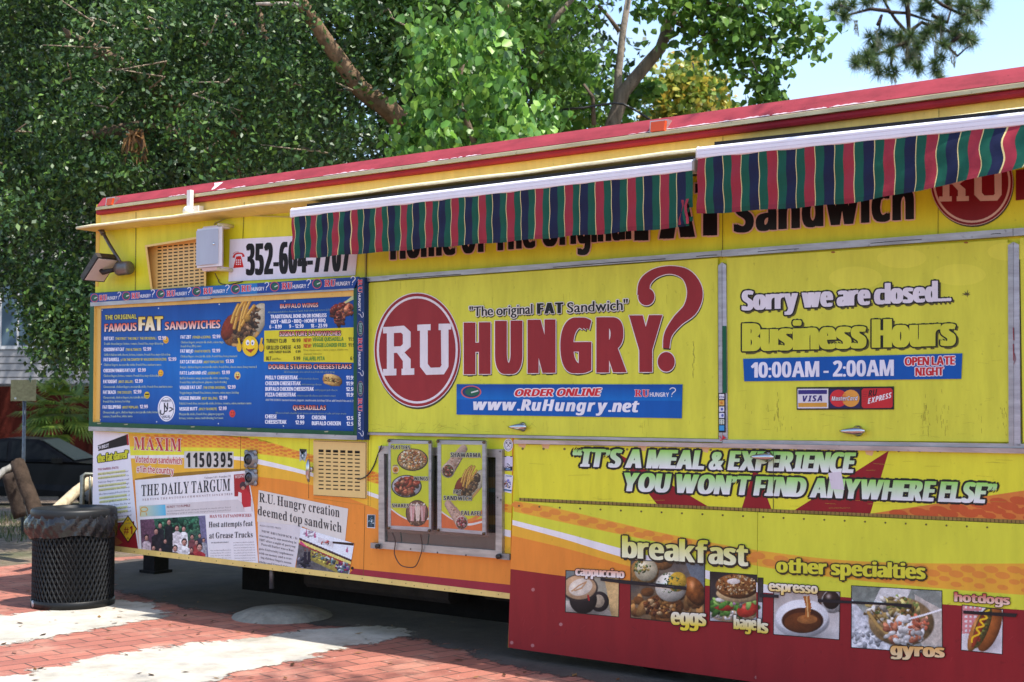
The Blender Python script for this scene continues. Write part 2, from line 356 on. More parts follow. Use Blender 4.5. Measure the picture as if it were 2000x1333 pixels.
def ph_eggs(e, q, l):
    frame4(e, q, l); c = Cv(q, 100, 88, 4).bg((84, 82, 84), (136, 104, 66), .2, 60, .2)
    c.poly([(700, 500), (790, 500), (790, 640), (740, 600)], (104, 112, 122)); c.bits(640, 670, 150, 70, [(156, 104, 54), (120, 76, 40), (180, 130, 74)], 50, 20); c.ell(612, 512, 44, 26, (150, 102, 56), 0, .6)
    c.ell(740, 618, 38, 62, (160, 92, 40), -.5, .7, .2, 14, .06, .25); c.ell(545, 545, 58, 54, (172, 124, 66), 0, .6, .2); c.ell(552, 536, 46, 46, (226, 216, 180), 0, .55, .12, 16, .06, .15); c.bits(536, 524, 34, 26, [(64, 92, 50), (100, 128, 72), (206, 180, 100)], 34, 5)
    c.ell(620, 676, 78, 48, (150, 92, 46), 0, .6, .3, 9); c.bits(606, 676, 62, 32, [(196, 134, 66), (110, 62, 32), (206, 166, 116), (80, 44, 28)], 60, 8, 0, .6, 1.6, .15)
    c.shade(648, 640, 70, 40, .45); c.ell(648, 602, 62, 58, (236, 230, 214), 0, .6, .08, 14, .05, .12); c.ell(672, 582, 36, 40, (226, 182, 60), .5, .5, .12, 10); c.bits(640, 588, 44, 38, [(70, 100, 56), (110, 136, 84)], 44, 3.6); c.put(e, l+.3)
def bagel_paint(c):
    c.poly([(796, 660), (1000, 660), (1000, 745), (796, 745)], (206, 206, 212)); c.shade(890, 728, 110, 30, .4)
    c.ell(890, 706, 92, 32, (206, 176, 136), 0, .5, .2); c.bits(870, 712, 70, 16, [(228, 222, 220), (190, 176, 166), (210, 200, 190)], 40, 8); c.bits(890, 690, 84, 20, [(86, 148, 58), (110, 168, 70), (64, 120, 46)], 22, 18, 0, .6, 2.2)
    c.ell(848, 674, 42, 20, (204, 60, 44), .15, .5, .15, 10, .06, .2); c.ell(940, 690, 42, 28, (206, 62, 46), -.3, .5, .15, 10, .06, .2); c.bits(890, 662, 86, 14, [(96, 160, 62), (226, 222, 214), (150, 190, 96), (190, 140, 170)], 26, 12, 0, .5, 2.4)
    c.ell(902, 632, 84, 30, (226, 192, 140), .08, .5, .12); c.ell(900, 600, 84, 48, (158, 98, 50), .08, .65, .18, 10); c.bits(900, 594, 76, 40, [(206, 160, 96), (230, 204, 160), (110, 66, 34), (176, 118, 62)], 150, 4.2, 0, .4); c.ell(888, 580, 26, 11, (240, 230, 220), 0, .2, .1)
def ph_bagel(e, q, l, part):
    frame4(e, q, l); c = Cv(q, 72 if part == 0 else 8, 74, 5).bg((46, 38, 36), (90, 84, 86), .1, 50, .1); bagel_paint(c); c.put(e, l+.3)
def ph_espresso(e, q, l):
    frame4(e, q, l); c = Cv(q, 92, 70, 6).bg((168, 156, 148), (226, 224, 228), .06, 90, .2)
    c.poly([(1200, 610), (1300, 610), (1300, 700), (1220, 680)], (84, 64, 54)); c.ell(1266, 658, 44, 46, (186, 182, 180), 0, .5); c.ell(1262, 652, 34, 36, (54, 38, 32), 0, .6, .1, 10, .06, .5)
    c.shade(1160, 790, 130, 26, .35); c.ell(1150, 732, 108, 66, (222, 222, 228), 0, .45, .04); c.ell(1150, 714, 104, 66, (244, 244, 248), 0, .2, .03); c.ell(1152, 730, 82, 50, (80, 42, 24), 0, .5, .1, 30); c.ell(1152, 738, 72, 40, (112, 60, 28), 0, .4, .14, 24); c.ell(1170, 726, 40, 18, (166, 104, 54), 0, .2, .2, 12)
    c.poly([(1154, 636), (1178, 636), (1186, 680), (1178, 722), (1160, 722), (1164, 676)], (170, 100, 44)); c.line([(1168, 640), (1173, 715)], 6, (232, 184, 120)); c.put(e, l+.3)
def ph_gyros(e, q, l):
    frame4(e, q, l); c = Cv(q, 124, 90, 7).bg((120, 128, 120), (176, 178, 176), .2, 60, .2)
    c.poly([(1450, 606), (1570, 606), (1550, 650), (1420, 670)], (214, 214, 212)); c.poly([(1342, 650), (1420, 740), (1500, 845), (1340, 832)], (206, 208, 214), .3, 14); c.poly([(1580, 630), (1690, 690), (1688, 860), (1610, 845)], (190, 182, 172), .15); c.bits(1400, 790, 60, 40, [(230, 232, 238), (160, 164, 172), (200, 204, 210)], 40, 10)
    c.ell(1530, 735, 130, 96, (176, 144, 96), .1, .6, .25, 16); c.bits(1500, 690, 100, 50, [(206, 190, 120), (150, 116, 62), (120, 136, 70), (228, 222, 206), (176, 150, 90)], 140, 10, 0, .6, 2.6)
    c.line([(1404, 700), (1440, 750), (1506, 806)], 15, (186, 152, 90)); c.line([(1416, 690), (1456, 738), (1500, 780)], 6, (110, 84, 44)); c.bits(1545, 770, 78, 48, [(240, 240, 240), (228, 226, 222), (206, 130, 96), (190, 110, 80), (236, 234, 230)], 90, 12, 0, .5, 2.2, .1); c.bits(1600, 745, 40, 30, [(206, 110, 80), (220, 150, 120)], 20, 10, 0, .5, 2.5)
    c.line([(1560, 724), (1620, 708), (1684, 688)], 9, (240, 240, 242), .2); c.put(e, l+.3)
def ph_hotdog(e, q, l):
    frame4(e, q, l); c = Cv(q, 56, 66, 8).bg((236, 224, 224), (222, 220, 224), .06, 60)
    chk = (((c.X//9).astype(int) % 2 == 0) | ((c.Y//9).astype(int) % 2 == 0)) & (c.X < 1840-(c.Y-680)*.25) & (c.Y < 780); c.mixm(chk*.6, np.array((206, 80, 84)))
    c.shade(1850, 800, 60, 60, .4); c.ell(1868, 760, 40, 96, (186, 104, 46), .36, .65, .1, 20, .05, .2); c.ell(1820, 772, 26, 84, (206, 134, 64), .36, .6, .1, 20, .06, .15); c.ell(1840, 756, 26, 88, (104, 92, 44), .36, .5, .3, 7); c.bits(1836, 758, 14, 80, [(90, 110, 46), (130, 140, 70), (160, 60, 40)], 40, 6, .36); c.ell(1828, 764, 13, 78, (170, 66, 40), .36, .6, .1)
    c.line(curve([(1866, 690), (1846, 704), (1858, 720), (1832, 730), (1846, 750), (1818, 760), (1830, 780), (1804, 794), (1800, 812)], 40), 9, (240, 196, 40), .3); c.put(e, l+.3)
def sandwich_paint(c, T, k):
    """fries and meat in a long roll; T maps unit design coordinates to local"""
    P_ = lambda x, y: T(x, y)
    def el(x, y, rx, ry, *a, **kw): c.ell(*P_(x, y), rx*k, ry*k, *a, **kw)
    el(.78, .52, .24, .52, (226, 214, 184), .5, .5, .08, 10); el(.36, .62, .27, .44, (178, 112, 62), .5, .6, .2, 10); el(.18, .6, .16, .32, (150, 58, 34), .4, .6, .2); c.bits(*P_(.6, .58), .2*k, .46*k, [(96, 64, 44), (126, 88, 60), (74, 48, 34), (160, 124, 86), (60, 38, 28)], 170, .045*k, .55, .6, 2)
    for x0, y0, x1, y1 in ((.30, .62, .50, .08), (.42, .66, .60, .02), (.52, .42, .70, .04), (.24, .5, .40, .14), (.36, .36, .54, .06), (.48, .56, .78, .16)):
        a, b = P_(x0, y0), P_(x1, y1); c.line([a, ((a[0]+b[0])/2-.02*k, (a[1]+b[1])/2), b], .085*k, (196, 138, 48), .5); c.line([(a[0]-.015*k, a[1]), ((a[0]+b[0])/2-.035*k, (a[1]+b[1])/2), (b[0]-.015*k, b[1])], .03*k, (234, 190, 96), .2)
    el(.62, .42, .075, .09, (196, 146, 58), 0, .6); c.line([P_(.28, .96), P_(.6, .98), P_(.86, .72)], .09*k, (206, 158, 90), .5)
def wings_paint(c, cx, cy, rx, ry, n, sz):
    c.bits(cx, cy, rx, ry, [(150, 52, 34), (176, 78, 50), (116, 36, 24), (200, 120, 84), (136, 44, 30), (90, 26, 20)], n, sz, 0, .75, 1.9, .3, .2)
def ph_people(e, q, l):
    c = Cv(q, 120, 84, 12).bg((52, 100, 78), (60, 70, 66), .5, 30, .1); c.bits(1180, 680, 150, 50, [(60, 120, 90), (36, 84, 64), (90, 146, 112), (28, 60, 50)], 90, 14)
    c.poly([(905, 640), (1000, 640), (1040, 870), (915, 860)], (104, 74, 92), .3); c.poly([(1290, 620), (1345, 620), (1360, 910), (1330, 900)], (110, 106, 140), .2)
    def fig(x, y, s, shirt, hair=(44, 34, 36)):
        c.poly([(x-s*1.6, 910), (x-s*1.5, y+s*1.8), (x-s*.6, y+s*1.15), (x+s*.6, y+s*1.15), (x+s*1.5, y+s*1.8), (x+s*1.7, 910)], shirt, .35, 14)
        c.ell(x, y-s*.2, s*.85, s*1.1, hair, 0, .4); c.ell(x, y+s*.15, s*.68, s*.95, (214, 160, 146), 0, .55, .1, 8)
        for k in (-.28, .28): c.ell(x+k*s, y, s*.17, s*.11, (70, 46, 50), 0, .2)
        c.ell(x, y+s*.3, s*.12, s*.2, (190, 130, 118), 0, .5); c.ell(x, y+s*.62, s*.3, s*.1, (150, 76, 80), 0, .2)
    for a in ((1100, 668, 18, (36, 38, 42)), (1042, 690, 17, (40, 40, 46)), (1300, 756, 13, (60, 60, 80)), (1196, 712, 17, (226, 222, 226)), (1152, 708, 18, (214, 204, 210)), (1250, 764, 15, (120, 70, 76)), (1016, 728, 19, (46, 42, 48)), (954, 770, 18, (196, 176, 184)), (1280, 800, 15, (150, 60, 60)), (1326, 786, 13, (150, 150, 160)), (1076, 792, 15, (34, 36, 44)), (1200, 800, 22, (228, 224, 230)), (1140, 840, 20, (50, 50, 54)), (1246, 850, 15, (90, 30, 40)), (1300, 832, 24, (156, 46, 54)), (1000, 836, 16, (90, 70, 84)), (1044, 850, 14, (206, 196, 60))): fig(*a)
    c.put(e, l, .08)
def ph_truck(e, q, l):
    c = Cv(q, 96, 72, 15); c.C[:] = (226, 228, 238); c.A[:] = True
    c.bits(500, 715, 40, 30, [(210, 190, 210), (226, 220, 230)], 14, 12); c.poly([(436, 742), (797, 896), (770, 1000), (405, 958)], (96, 92, 96), .3, 18)
    c.poly([(436, 738), (797, 890), (795, 905), (434, 752)], (70, 44, 52)); c.poly([(434, 752), (795, 905), (791, 924), (432, 772)], (222, 206, 120), .1); c.poly([(432, 772), (791, 924), (790, 934), (431, 784)], (150, 50, 50), .2)
    c.poly([(516, 822), (706, 900), (698, 980), (508, 890)], (150, 136, 66), .3, 20); c.bits(606, 884, 92, 22, [(90, 130, 140), (60, 70, 76), (190, 200, 206), (120, 60, 60), (206, 190, 90)], 70, 10, .4); c.bits(730, 940, 46, 34, [(170, 50, 66), (120, 70, 140), (206, 206, 216), (66, 60, 120), (110, 140, 150)], 50, 11)
    c.bits(460, 910, 50, 36, [(40, 44, 66), (70, 70, 90), (130, 126, 140), (30, 30, 40)], 40, 10)
    for x in (478, 505): c.poly([(x-10, 836), (x+9, 836), (x+11, 910), (x-11, 910)], (36, 30, 46)); c.ell(x, 825, 7, 10, (126, 88, 84))
    c.poly([(446, 756), (500, 810), (440, 780)], (206, 76, 126)); c.poly([(566, 734), (672, 770), (668, 808), (563, 772)], (206, 200, 208)); c.bits(616, 772, 34, 12, [(190, 90, 90), (226, 226, 230)], 12, 8)
    for x, y in ((545, 715), (765, 815), (486, 705)): c.poly([(x, y-26), (x+8, y+24), (x-9, y+24)], (180, 96, 136))
    c.put(e, l, .06)
# ---------------------------------------------------------------- food truck
truck = thing('food_truck', (0, 0, 0), 'long yellow and red food truck with closed hatches, covered in food pictures and lettering', 'food truck')
b = MB()
b.hexa([P(x, y) for x, y in ((188, 400), (2600, 97), (2600, 1360), (180.4, 1072))], [P(x, y)+Vector((0, 2.4, 0)) for x, y in ((188, 400), (2600, 97), (2600, 1360), (180.4, 1072))], LY, 'paint')
d = Dec(b, .0, PX, 'paint')
d.poly([(187.6, 418), (196, 417), (192, 560), (186.4, 560)], (232, 186, 60), 2)
d.poly([(197, 416), (2600, 114), (2600, 146), (197, 436)], CREAM, 2)
d.poly([(712, 490), (716.5, 490), (715, 545), (712, 545)], (190, 176, 60), 3)
for x0, y0, x1, y1 in ((265.5, 415, 264, 570), (477, 395, 474, 470), (735, 350, 715.5, 0), (1412, 235, 1411, 505), (1834, 200, 1832, 460)):
    if y1: d.line([(x0, y0), (x1, y1)], 1.0, (96, 84, 26), 4)
d.line([(716, 488), (715, 542)], 1.6, (84, 74, 26), 4)
# upper lettering
O_ = (226, 186, 168)
e = Dec(b, .0, SD)
e.text('Home of The Original', 757, 955, 2484, 805, 250, 262, 'b', (20, 16, 18), O_, 9, 9, l=5, track=.13)
e = Dec(b, .0, SE)
e.text('FAT', 640, 1042, 1165, 1004, 330, 335, 'b', (20, 16, 18), O_, 11, 26, l=5, track=.2)
e.text('Sandwich', 1255, 992, 2380, 905, 232, 250, 'b', (20, 16, 18), O_, 9, 10, l=5, track=.13)
def ru(dec, X, Y, col, l):
    k = [l]
    def p(*pts):
        k[0] += .04; dec.poly([(X(x), Y(y)) for x, y in pts], col, k[0])
    p((178, 430), (215, 428), (215, 683), (178, 683)); p((158, 430), (216, 428), (216, 462), (158, 464)); p((158, 652), (228, 650), (228, 685), (158, 687))
    p((214, 427), (268, 423), (252, 460), (214, 462)); p((268, 423), (303, 455), (262, 470), (252, 460)); p((303, 455), (303, 535), (262, 520), (262, 470))
    p((303, 535), (270, 565), (250, 532), (262, 520)); p((270, 565), (214, 567), (214, 533), (250, 532)); p((230, 565), (270, 564), (303, 600), (303, 652), (262, 652), (262, 610)); p((255, 650), (322, 648), (322, 682), (255, 684))
    p((338, 418), (408, 415), (408, 447), (338, 450)); p((352, 448), (393, 446), (393, 625), (352, 640)); p((352, 640), (393, 625), (408, 645), (385, 683)); p((385, 683), (408, 645), (458, 643), (478, 680))
    p((458, 643), (470, 622), (502, 640), (478, 680)); p((462, 445), (502, 443), (502, 640), (464, 626)); p((450, 413), (516, 412), (516, 443), (450, 447))
def ru_disc(dec, cx, cy, rx, ry, l, red, wh):
    dec.ell(cx+rx*.015, cy+ry*.035, rx, ry, (70, 66, 40), l, 48); dec.ell(cx, cy, rx, ry, wh, l+.3, 56); dec.ell(cx, cy, rx*.985, ry*.985, red, l+.6, 56)
    dec.ring(cx, cy, rx*.935, ry*.935, rx*.05, wh, l+.9, 56)
    ru(dec, lambda x: cx+(x-338)/228*rx, lambda y: cy+(y-551)/303*ry, wh, l+1.2)
e = Dec(b, .0, PX)
ru_disc(e, 1898, 356, 81, 85, 5, (128, 20, 28), (214, 176, 158))
e.poly([(1984, 333), (2600, 245), (2600, 330), (1984, 392)], (120, 16, 22), 6)
b.obj('body', truck)
# roof trim, cream gutter strip, drip rail
b = MB()
A, B_ = P(188.5, 404, .05), P(2600, 97, .05); T0, T1 = P(201, 387.5, -.02), P(2600, 44, -.02)
th = Vector((0, .03, 0))
b.hexa([T0, T1, P(2600, 78, .05), A], [T0+th, T1+th, P(2600, 78, .05)+th, A+th], lin((150, 54, 64)), 'weather')
dd = random.Random(3)
def ft(t, u): return (T0*(1-t)+T1*t)*u+(A*(1-t)+P(2600, 78, .05)*t)*(1-u)+Vector((0, -.002-.0004*dd.random(), 0))
for c0, wd, n in ((.12, .02, 5), (.175, .006, 3), (.2, .01, 3), (.255, .03, 7), (.33, .05, 12), (.44, .05, 9), (.68, .08, 22), (.74, .05, 16), (.62, .05, 9)):
    for k in range(n):                              # flaked paint patches along the lower edge
        t = c0+wd*(k/n-.5)+dd.uniform(-.003, .003); hgt = dd.uniform(.03, .12); ww = dd.uniform(.002, .005)
        b.face([ft(t-ww, .0), ft(t+ww, .0), ft(t+ww*.7, hgt*.6), ft(t+ww*.1, hgt), ft(t-ww*.8, hgt*.5)], lin((206, 182, 188)), 'paper')
b.face([ft(.162, .15), ft(.166, .2), ft(.172, .85), ft(.160, .9), ft(.163, .6)], lin((230, 216, 220)), 'paint')
b.obj('roof_fascia', truck)
b = MB(); A, B_ = P(186.5, 406, .07), P(2600, 81, .07)
b.extrude(A, B_, [(0, 0), (0, -.02), (-.06, -.02), (-.06, .004), (-.02, .008)], lin((206, 188, 150)), 'alu'); b.obj('gutter_strip', truck)
b = MB(); A, B_ = P(187.5, 413.5, .05), P(2600, 98, .05)
b.extrude(A, B_, [(.0, -.012), (-.008, -.026), (-.05, -.026), (-.05, .016), (-.012, .014), (-.002, .004)], lin((152, 34, 50)), 'weather'); b.obj('drip_rail', truck)
b = MB(); A = P(190, 386, -.02)
b.hexa([P(201, 387.5, -.02), T1, P(2600, 78, .0), P(189, 404, .0)], [v+Vector((0, 2.5, .06)) for v in (P(201, 387.5, -.02), T1, P(2600, 78, .0), P(189, 404, .0))], lin((200, 190, 180)), 'rough'); b.obj('roof', truck)
for q in (((209, 388.5), (220, 387), (217, 400), (207, 401.5)), ((1271, 239), (1299, 235.5), (1297, 255), (1270, 258)), ((2160, 113), (2188, 109), (2188, 128), (2159, 131))):
    b = MB(); b.slab([(q[0][0]-1.5, q[0][1]-2), (q[1][0]+5, q[1][1]-2.5), (q[2][0]+4, q[2][1]+2), (q[3][0]-1.5, q[3][1]+2)], .055, .05, lin((200, 186, 182)), 'alu')
    m = b.obj('marker_light', truck); b = MB(); b.slab(q, .075, .02, lin((206, 74, 26)), 'plastic'); b.obj('lens', m)
b = MB()                                            # long rain flap below the roof
a0, a1, c0, c1 = P(151, 444.5, .2), P(2300, 174, .2), P(186, 449.5, .0), P(2300, 236, .0); u = Vector((0, 0, -.016))
N_ = 24
for i in range(N_):
    t, s = i/N_, (i+1)/N_; wv = lambda t: Vector((0, 0, .003*math.sin(t*31)+.002*math.sin(t*77)))
    f = [a0.lerp(a1, t)+wv(t), a0.lerp(a1, s)+wv(s), a0.lerp(a1, s)+wv(s)+u, a0.lerp(a1, t)+wv(t)+u]
    g = [c0.lerp(c1, t), c0.lerp(c1, s), c0.lerp(c1, s)+u, c0.lerp(c1, t)+u]
    b.hexa(f, g, lin((232, 206, 128)), 'paint')
b.tube([a0.lerp(a1, t/40)+wv(t/40)+Vector((0, -.004, -.006)) for t in range(41)], .0115, lin((240, 228, 184)), 'paint', 8)  # bead added in paler cream, painting the bright sunlit edge
b.obj('rain_flap', truck)
# rails, posts, trim
b = MB()
b.extrude(P(714.5, 541.6, .035), P(1409, 489.6, .035), [(0, 0), (0, -.032), (-.034, -.032), (-.034, .004)], LAL, 'alu')
b.extrude(P(1409.6, 489, .037), P(1978, 446.7, .037), [(0, 0), (0, -.036), (-.036, -.036), (-.036, .004)], LAL, 'alu')
b.extrude(P(1979, 446.7, .037), P(2600, 399, .037), [(0, 0), (0, -.036), (-.036, -.036), (-.036, .004)], LAL, 'alu')
e = Dec(b, .0375, PX)
for x0, x1 in ((760, 900), (1080, 1300), (1360, 1400), (1480, 1560), (1700, 1800), (1935, 1955)):
    y = lambda x: 541.6-.0755*(x-714.5)+8.5
    e.line([(x0, y(x0)), ((x0+x1)/2, y((x0+x1)/2)-.6), (x1, y(x1))], 1.3, (44, 34, 26), .6)
b.obj('upper_rail', truck)
b = MB()
b.extrude(P(716, 845, .03), P(1410, 858.6, .03), [(0, 0), (0, -.016), (-.028, -.016), (-.028, 0)], LAL, 'alu')
b.extrude(P(1411, 859, .03), P(2600, 876, .03), [(0, 0), (0, -.02), (-.028, -.02), (-.028, 0)], LAL, 'alu')
b.extrude(P(1003, 857.5, .05), P(2600, 884, .05), [(0, -.006), (0, -.03), (-.045, -.03), (-.045, -.006)], lin((190, 172, 168)), 'alu')
b.obj('counter_rail', truck)
for x0, x1, yt, yb in ((1402.5, 1418, 516, 858), (1968.5, 1990, 476, 871)):
    xm = (x0+x1)/2-.5; b = MB()
    b.slab([(x0, yt+3), (xm, yt-3), (xm+1, yb), (x0+1.5, yb)], .033, .03, lin((170, 168, 172)), 'alu')
    b.slab([(xm+.6, yt-3), (x1, yt+2), (x1+3, yb), (xm+1.6, yb)], .030, .03, lin((182, 180, 188)), 'alu')
    e = Dec(b, .034, PX)
    if x0 < 1500:
        e.poly([(1411, 637), (1418.4, 637), (1419, 768), (1411.5, 768)], (18, 92, 62), .5)
        e.poly([(1403, 768), (1416, 768), (1416.5, 845), (1404, 845)], (28, 28, 34), .6)
        for k, c in enumerate(((222, 222, 226), (226, 176, 80), (214, 218, 224), (212, 220, 234), (196, 206, 190), (60, 150, 206))):
            e.rect(1404.5, 770+k*12.3, 1414.5, 780+k*12.3, c, 1)
            if k in (1, 2, 3): e.ell(1408+k, 775+k*12.3, 2.5, 3, (200, 120, 50) if k == 1 else (90, 100, 170), 1.3, 10)
            if k == 4:
                for q in range(6): e.ell(1406.5+(q % 2)*5, 822+q//2*3, 1, 1.1, (60, 90, 70), 1.3, 6)
        e.text('VISA', 1405, 778, 1414, 778, 4, st='i', fill=(60, 70, 140), l=1.2, res=1)
        e.poly([(1411, 850), (1418, 856), (1411, 859)], (200, 40, 50), 1); e.line([(1405, 852), (1411, 860), (1406, 861)], 1.4, (200, 60, 80), 1)
    else:
        for a, z in ((640, 665), (672, 705)): e.line([(1979, a), (1980, z)], 1.8, (130, 26, 40), .5)
        e.line([(1981, 690), (1983.5, 702), (1980, 712)], 1, (130, 26, 40), .8)
    b.obj('door_post', truck)
def handle(x, y, d, par):
    b = MB(); c = P(x, y, d)
    b.lathe(c, [(.03, 0), (.03, .006), (.02, .012), (.012, .02)], lin((190, 190, 192)), 'chrome', 20, (0, -1, 0), cap=True)
    o = c+Vector((0, -.028, 0)); ang = -.06
    pts = [o+Vector((t*math.cos(ang), 0, -t*math.sin(ang)*.3)) for t in (.05, .03, 0, -.04, -.07, -.09)]
    b.tube(pts, [.008, .017, .021, .016, .01, .004], lin((190, 190, 192)), 'chrome', 10); b.obj('handle', par)
# hatches ----------------------------------------------------------
hq = ((718, 553.5), (1401.6, 504.5), (1402.6, 857.5), (717, 844)), ((1419.5, 505), (1967.5, 468.5), (1974, 863.5), (1421, 859.5)), ((1992, 466), (2600, 420), (2600, 872), (1998, 864))
h1 = MB(); h1.slab(hq[0], .02, .018, lin(Y2), 'paint')
e = Dec(h1, .02, SG, 'print')
ru_disc(e, 338, 551, 229, 303, 1, (148, 40, 46), (224, 218, 222))
LET = (('H', 583, 725, 680, 678, 273), ('U', 748, 893, 676, 674, 278), ('N', 920, 1068, 674, 672, 282), ('G', 1093, 1257, 672, 670, 287), ('R', 1283, 1443, 671, 669, 292), ('Y', 1456, 1632, 669, 667, 300))
for q, (ch, x0, x1, ya, yb, hh) in enumerate(LET):
    bw = 17; e.text(ch, x0+bw, ya, x1-bw, yb, hh, st='b', fill=(146, 38, 44), out=(226, 216, 212), ow=4.5, bw=bw, shadow=(50, 48, 34), sh=(3, 8), l=1.5+q*.05, res=6)
qp = curve([(1532, 262), (1540, 195), (1595, 146), (1680, 129), (1762, 158), (1803, 240), (1782, 330), (1712, 398), (1662, 470), (1652, 542)], 44)
qw = [x[1] for x in curve([(0, 66), (1, 60), (2, 48), (3, 42), (4, 60), (5, 82), (6, 78), (7, 58), (8, 42), (9, 34)], 44)]
for dx, dy, gr, c, l in ((4, 8, 5, (50, 48, 34), .7), (0, 0, 9, (226, 216, 212), 1.2), (0, 0, 0, (146, 38, 44), 1.6)):
    e.line([(x+dx, y+dy) for x, y in qp], [v+gr for v in qw], c, l); e.ell(1547+dx, 270+dy, 43+gr/2, 46+gr/2, c, l+.12); e.ell(1652+dx, 614+dy, 45+gr/2, 52+gr/2, c, l+.12)
e.text('"The original', 614, 374, 945, 360, 50, 52, 'r', (30, 30, 30), (222, 216, 204), 5, 1.6, shadow=(60, 58, 40), sh=(3, 6), l=3.4, res=4)
e.text('FAT', 974, 361, 1104, 357, 56, 57, 'b', (24, 24, 24), (222, 216, 204), 4, 5, shadow=(60, 58, 40), sh=(3, 6), l=3.4, res=4, track=.2)
e.text('Sandwich"', 1130, 355, 1448, 340, 54, 56, 'r', (30, 30, 30), (222, 216, 204), 5, 1.6, shadow=(60, 58, 40), sh=(3, 6), l=3.4, res=4)
rg = random.Random(11)
for k in range(60):                                   # scuffs and drip marks
    x, y = rg.uniform(90, 1900), rg.choice((rg.uniform(180, 330), rg.uniform(900, 995)))
    e.line([(x, y), (x+rg.uniform(-3, 3), y+rg.uniform(10, 70))], rg.uniform(.6, 1.4), (170, 166, 50), .3+k*.004)
for k in range(14): e.line([(1795+rg.uniform(-8, 8), 505+k*13), (1797+rg.uniform(-8, 8), 530+k*13)], rg.uniform(1, 3), (150, 146, 58), .6+k*.01)
for k in range(26):
    x = rg.uniform(80, 1000); e.line([(x, rg.uniform(930, 985)), (x+rg.uniform(10, 60), rg.uniform(930, 985))], 1, (166, 160, 56), .75+k*.004)
o = h1.obj('serving_hatch', truck); handle(1021, 834, .02, o)
h2 = MB(); h2.slab(hq[1], .022, .018, lin(Y2), 'paint')
e = Dec(h2, .022, SH, 'print')
for cx, cy, rx, ry in ((1500, 270, 160, 65), (1800, 130, 130, 55), (870, 290, 160, 70), (1150, 170, 150, 60), (600, 420, 150, 60)): e.ell(cx, cy, rx, ry, (222, 220, 74), .3+cx*.0001, 40)
e.text('Sorry we are closed...', 190, 486, 1443, 428, 118, 118, 'b', (224, 220, 228), (36, 30, 26), 10, 9, shadow=(90, 86, 40), sh=(8, 10), l=2, res=5, track=.11)
e.text('Business Hours', 198, 733, 1465, 698, 168, 172, 'b', (206, 208, 62), (30, 30, 24), 9, 14, shadow=(90, 86, 40), sh=(8, 10), l=2, res=5, track=.15)
for k in range(110):
    x = rg.choice((rg.gauss(395, 14), rg.gauss(1290, 18), rg.gauss(1400, 22), rg.uniform(100, 1790), rg.gauss(1780, 30))); y = rg.gauss(1120, 60)
    if 105 < x < 1790 and y < 1255 and not 510 < x < 1110: e.line([(x, y), (x+rg.uniform(-3, 4), y+rg.uniform(10, 44))], rg.uniform(.8, 2.4), (146, 138, 50), .4+k*.004)
for k in range(90):
    x, y = rg.uniform(100, 1760), rg.choice((rg.uniform(900, 1250), rg.uniform(480, 1000))); 
    if x > 1530 or x < 175 or y > 1090: e.line([(x, y), (x+rg.uniform(20, 70), y+rg.uniform(-10, 10))], .9, (158, 152, 54), .9+k*.003)
for k in range(9): a = k*.7; e.line([(1545, 388), (1545+rg.uniform(15, 38)*math.cos(a), 388+rg.uniform(8, 30)*math.sin(a))], [9, 1], (88, 80, 44), .6+k*.02)
for x, y in ((735, 133), (1540, 75)): e.ell(x, y, 13, 6, (150, 96, 36), .8, 12)
o = h2.obj('serving_hatch', truck); handle(1676, 842, .022, o)
b = MB(); b.slab(hq[2], .022, .018, lin(Y2), 'paint'); b.obj('serving_hatch', truck)
# lower left panel ---------------------------------------------------
def dots(dec, up, lo, x0, x1, sp, col, l, size=.33, asp=1.5):
    U, W = curve(up, 80), curve(lo, 80)
    def yv(Cv, x):
        for i in range(len(Cv)-1):
            if Cv[i][0] <= x <= Cv[i+1][0]: f = (x-Cv[i][0])/(Cv[i+1][0]-Cv[i][0]); return Cv[i][1]*(1-f)+Cv[i+1][1]*f
        return Cv[-1][1]
    x = x0; k = 0
    while x < x1:
        ya, yb = yv(U, x), yv(W, x); n = max(1, int((yb-ya)/(sp*.55)))
        for j in range(n):
            y = ya+(yb-ya)*(j+.5+(.5 if k % 2 else 0))/(n+.5); t = 1-j/n*.5
            if y < yb-sp*.15: dec.ell(x, y, sp*size*asp*t*.75, sp*size*t*.6, col, l+(k % 2)*.05, 14, .15)
        x += sp*.62; k += 1
lp = MB(); lp.slab([(183.2, 838), (1002, 856), (996, 1162), (180.6, 1063)], .006, .008, lin(ORG), 'print')
e = Dec(lp, .006, SC)
dt = [(-970, 20), (0, 45), (250, 90), (430, 145), (700, 215), (1000, 300), (1500, 430), (1893, 515)]
db = [(-970, 110), (0, 128), (160, 165), (500, 215), (900, 350), (1200, 430), (1500, 500), (1891, 570)]
wt = [(-970, 178), (-350, 172), (0, 182), (160, 202), (520, 292), (890, 415), (1200, 520), (1500, 605), (1886, 690)]
wb = [(-970, 200), (-350, 192), (0, 206), (160, 236), (520, 318), (890, 442), (1200, 552), (1500, 650), (1885, 736)]
og = [(-970, 360), (-350, 320), (0, 308), (160, 322), (500, 372), (900, 515), (1300, 690), (1882, 880)]
top = [(-970, -4), (0, 12), (900, 36), (1895, 58)]
e.band(top, dt, (222, 220, 56), .3); e.band(dt, db, (232, 172, 54), .3); e.band(db, wt, (226, 222, 58), .3); e.band(wt, wb, (234, 230, 232), .3); e.band(wb, og, (233, 178, 54), .3)
dots(e, dt, db, -600, 1880, 46, (222, 128, 52), .7)
e.poly([(810, 950), (1885, 1062), (1882, 1122), (770, 996)], (150, 38, 56), .6)
rp = random.Random(4)
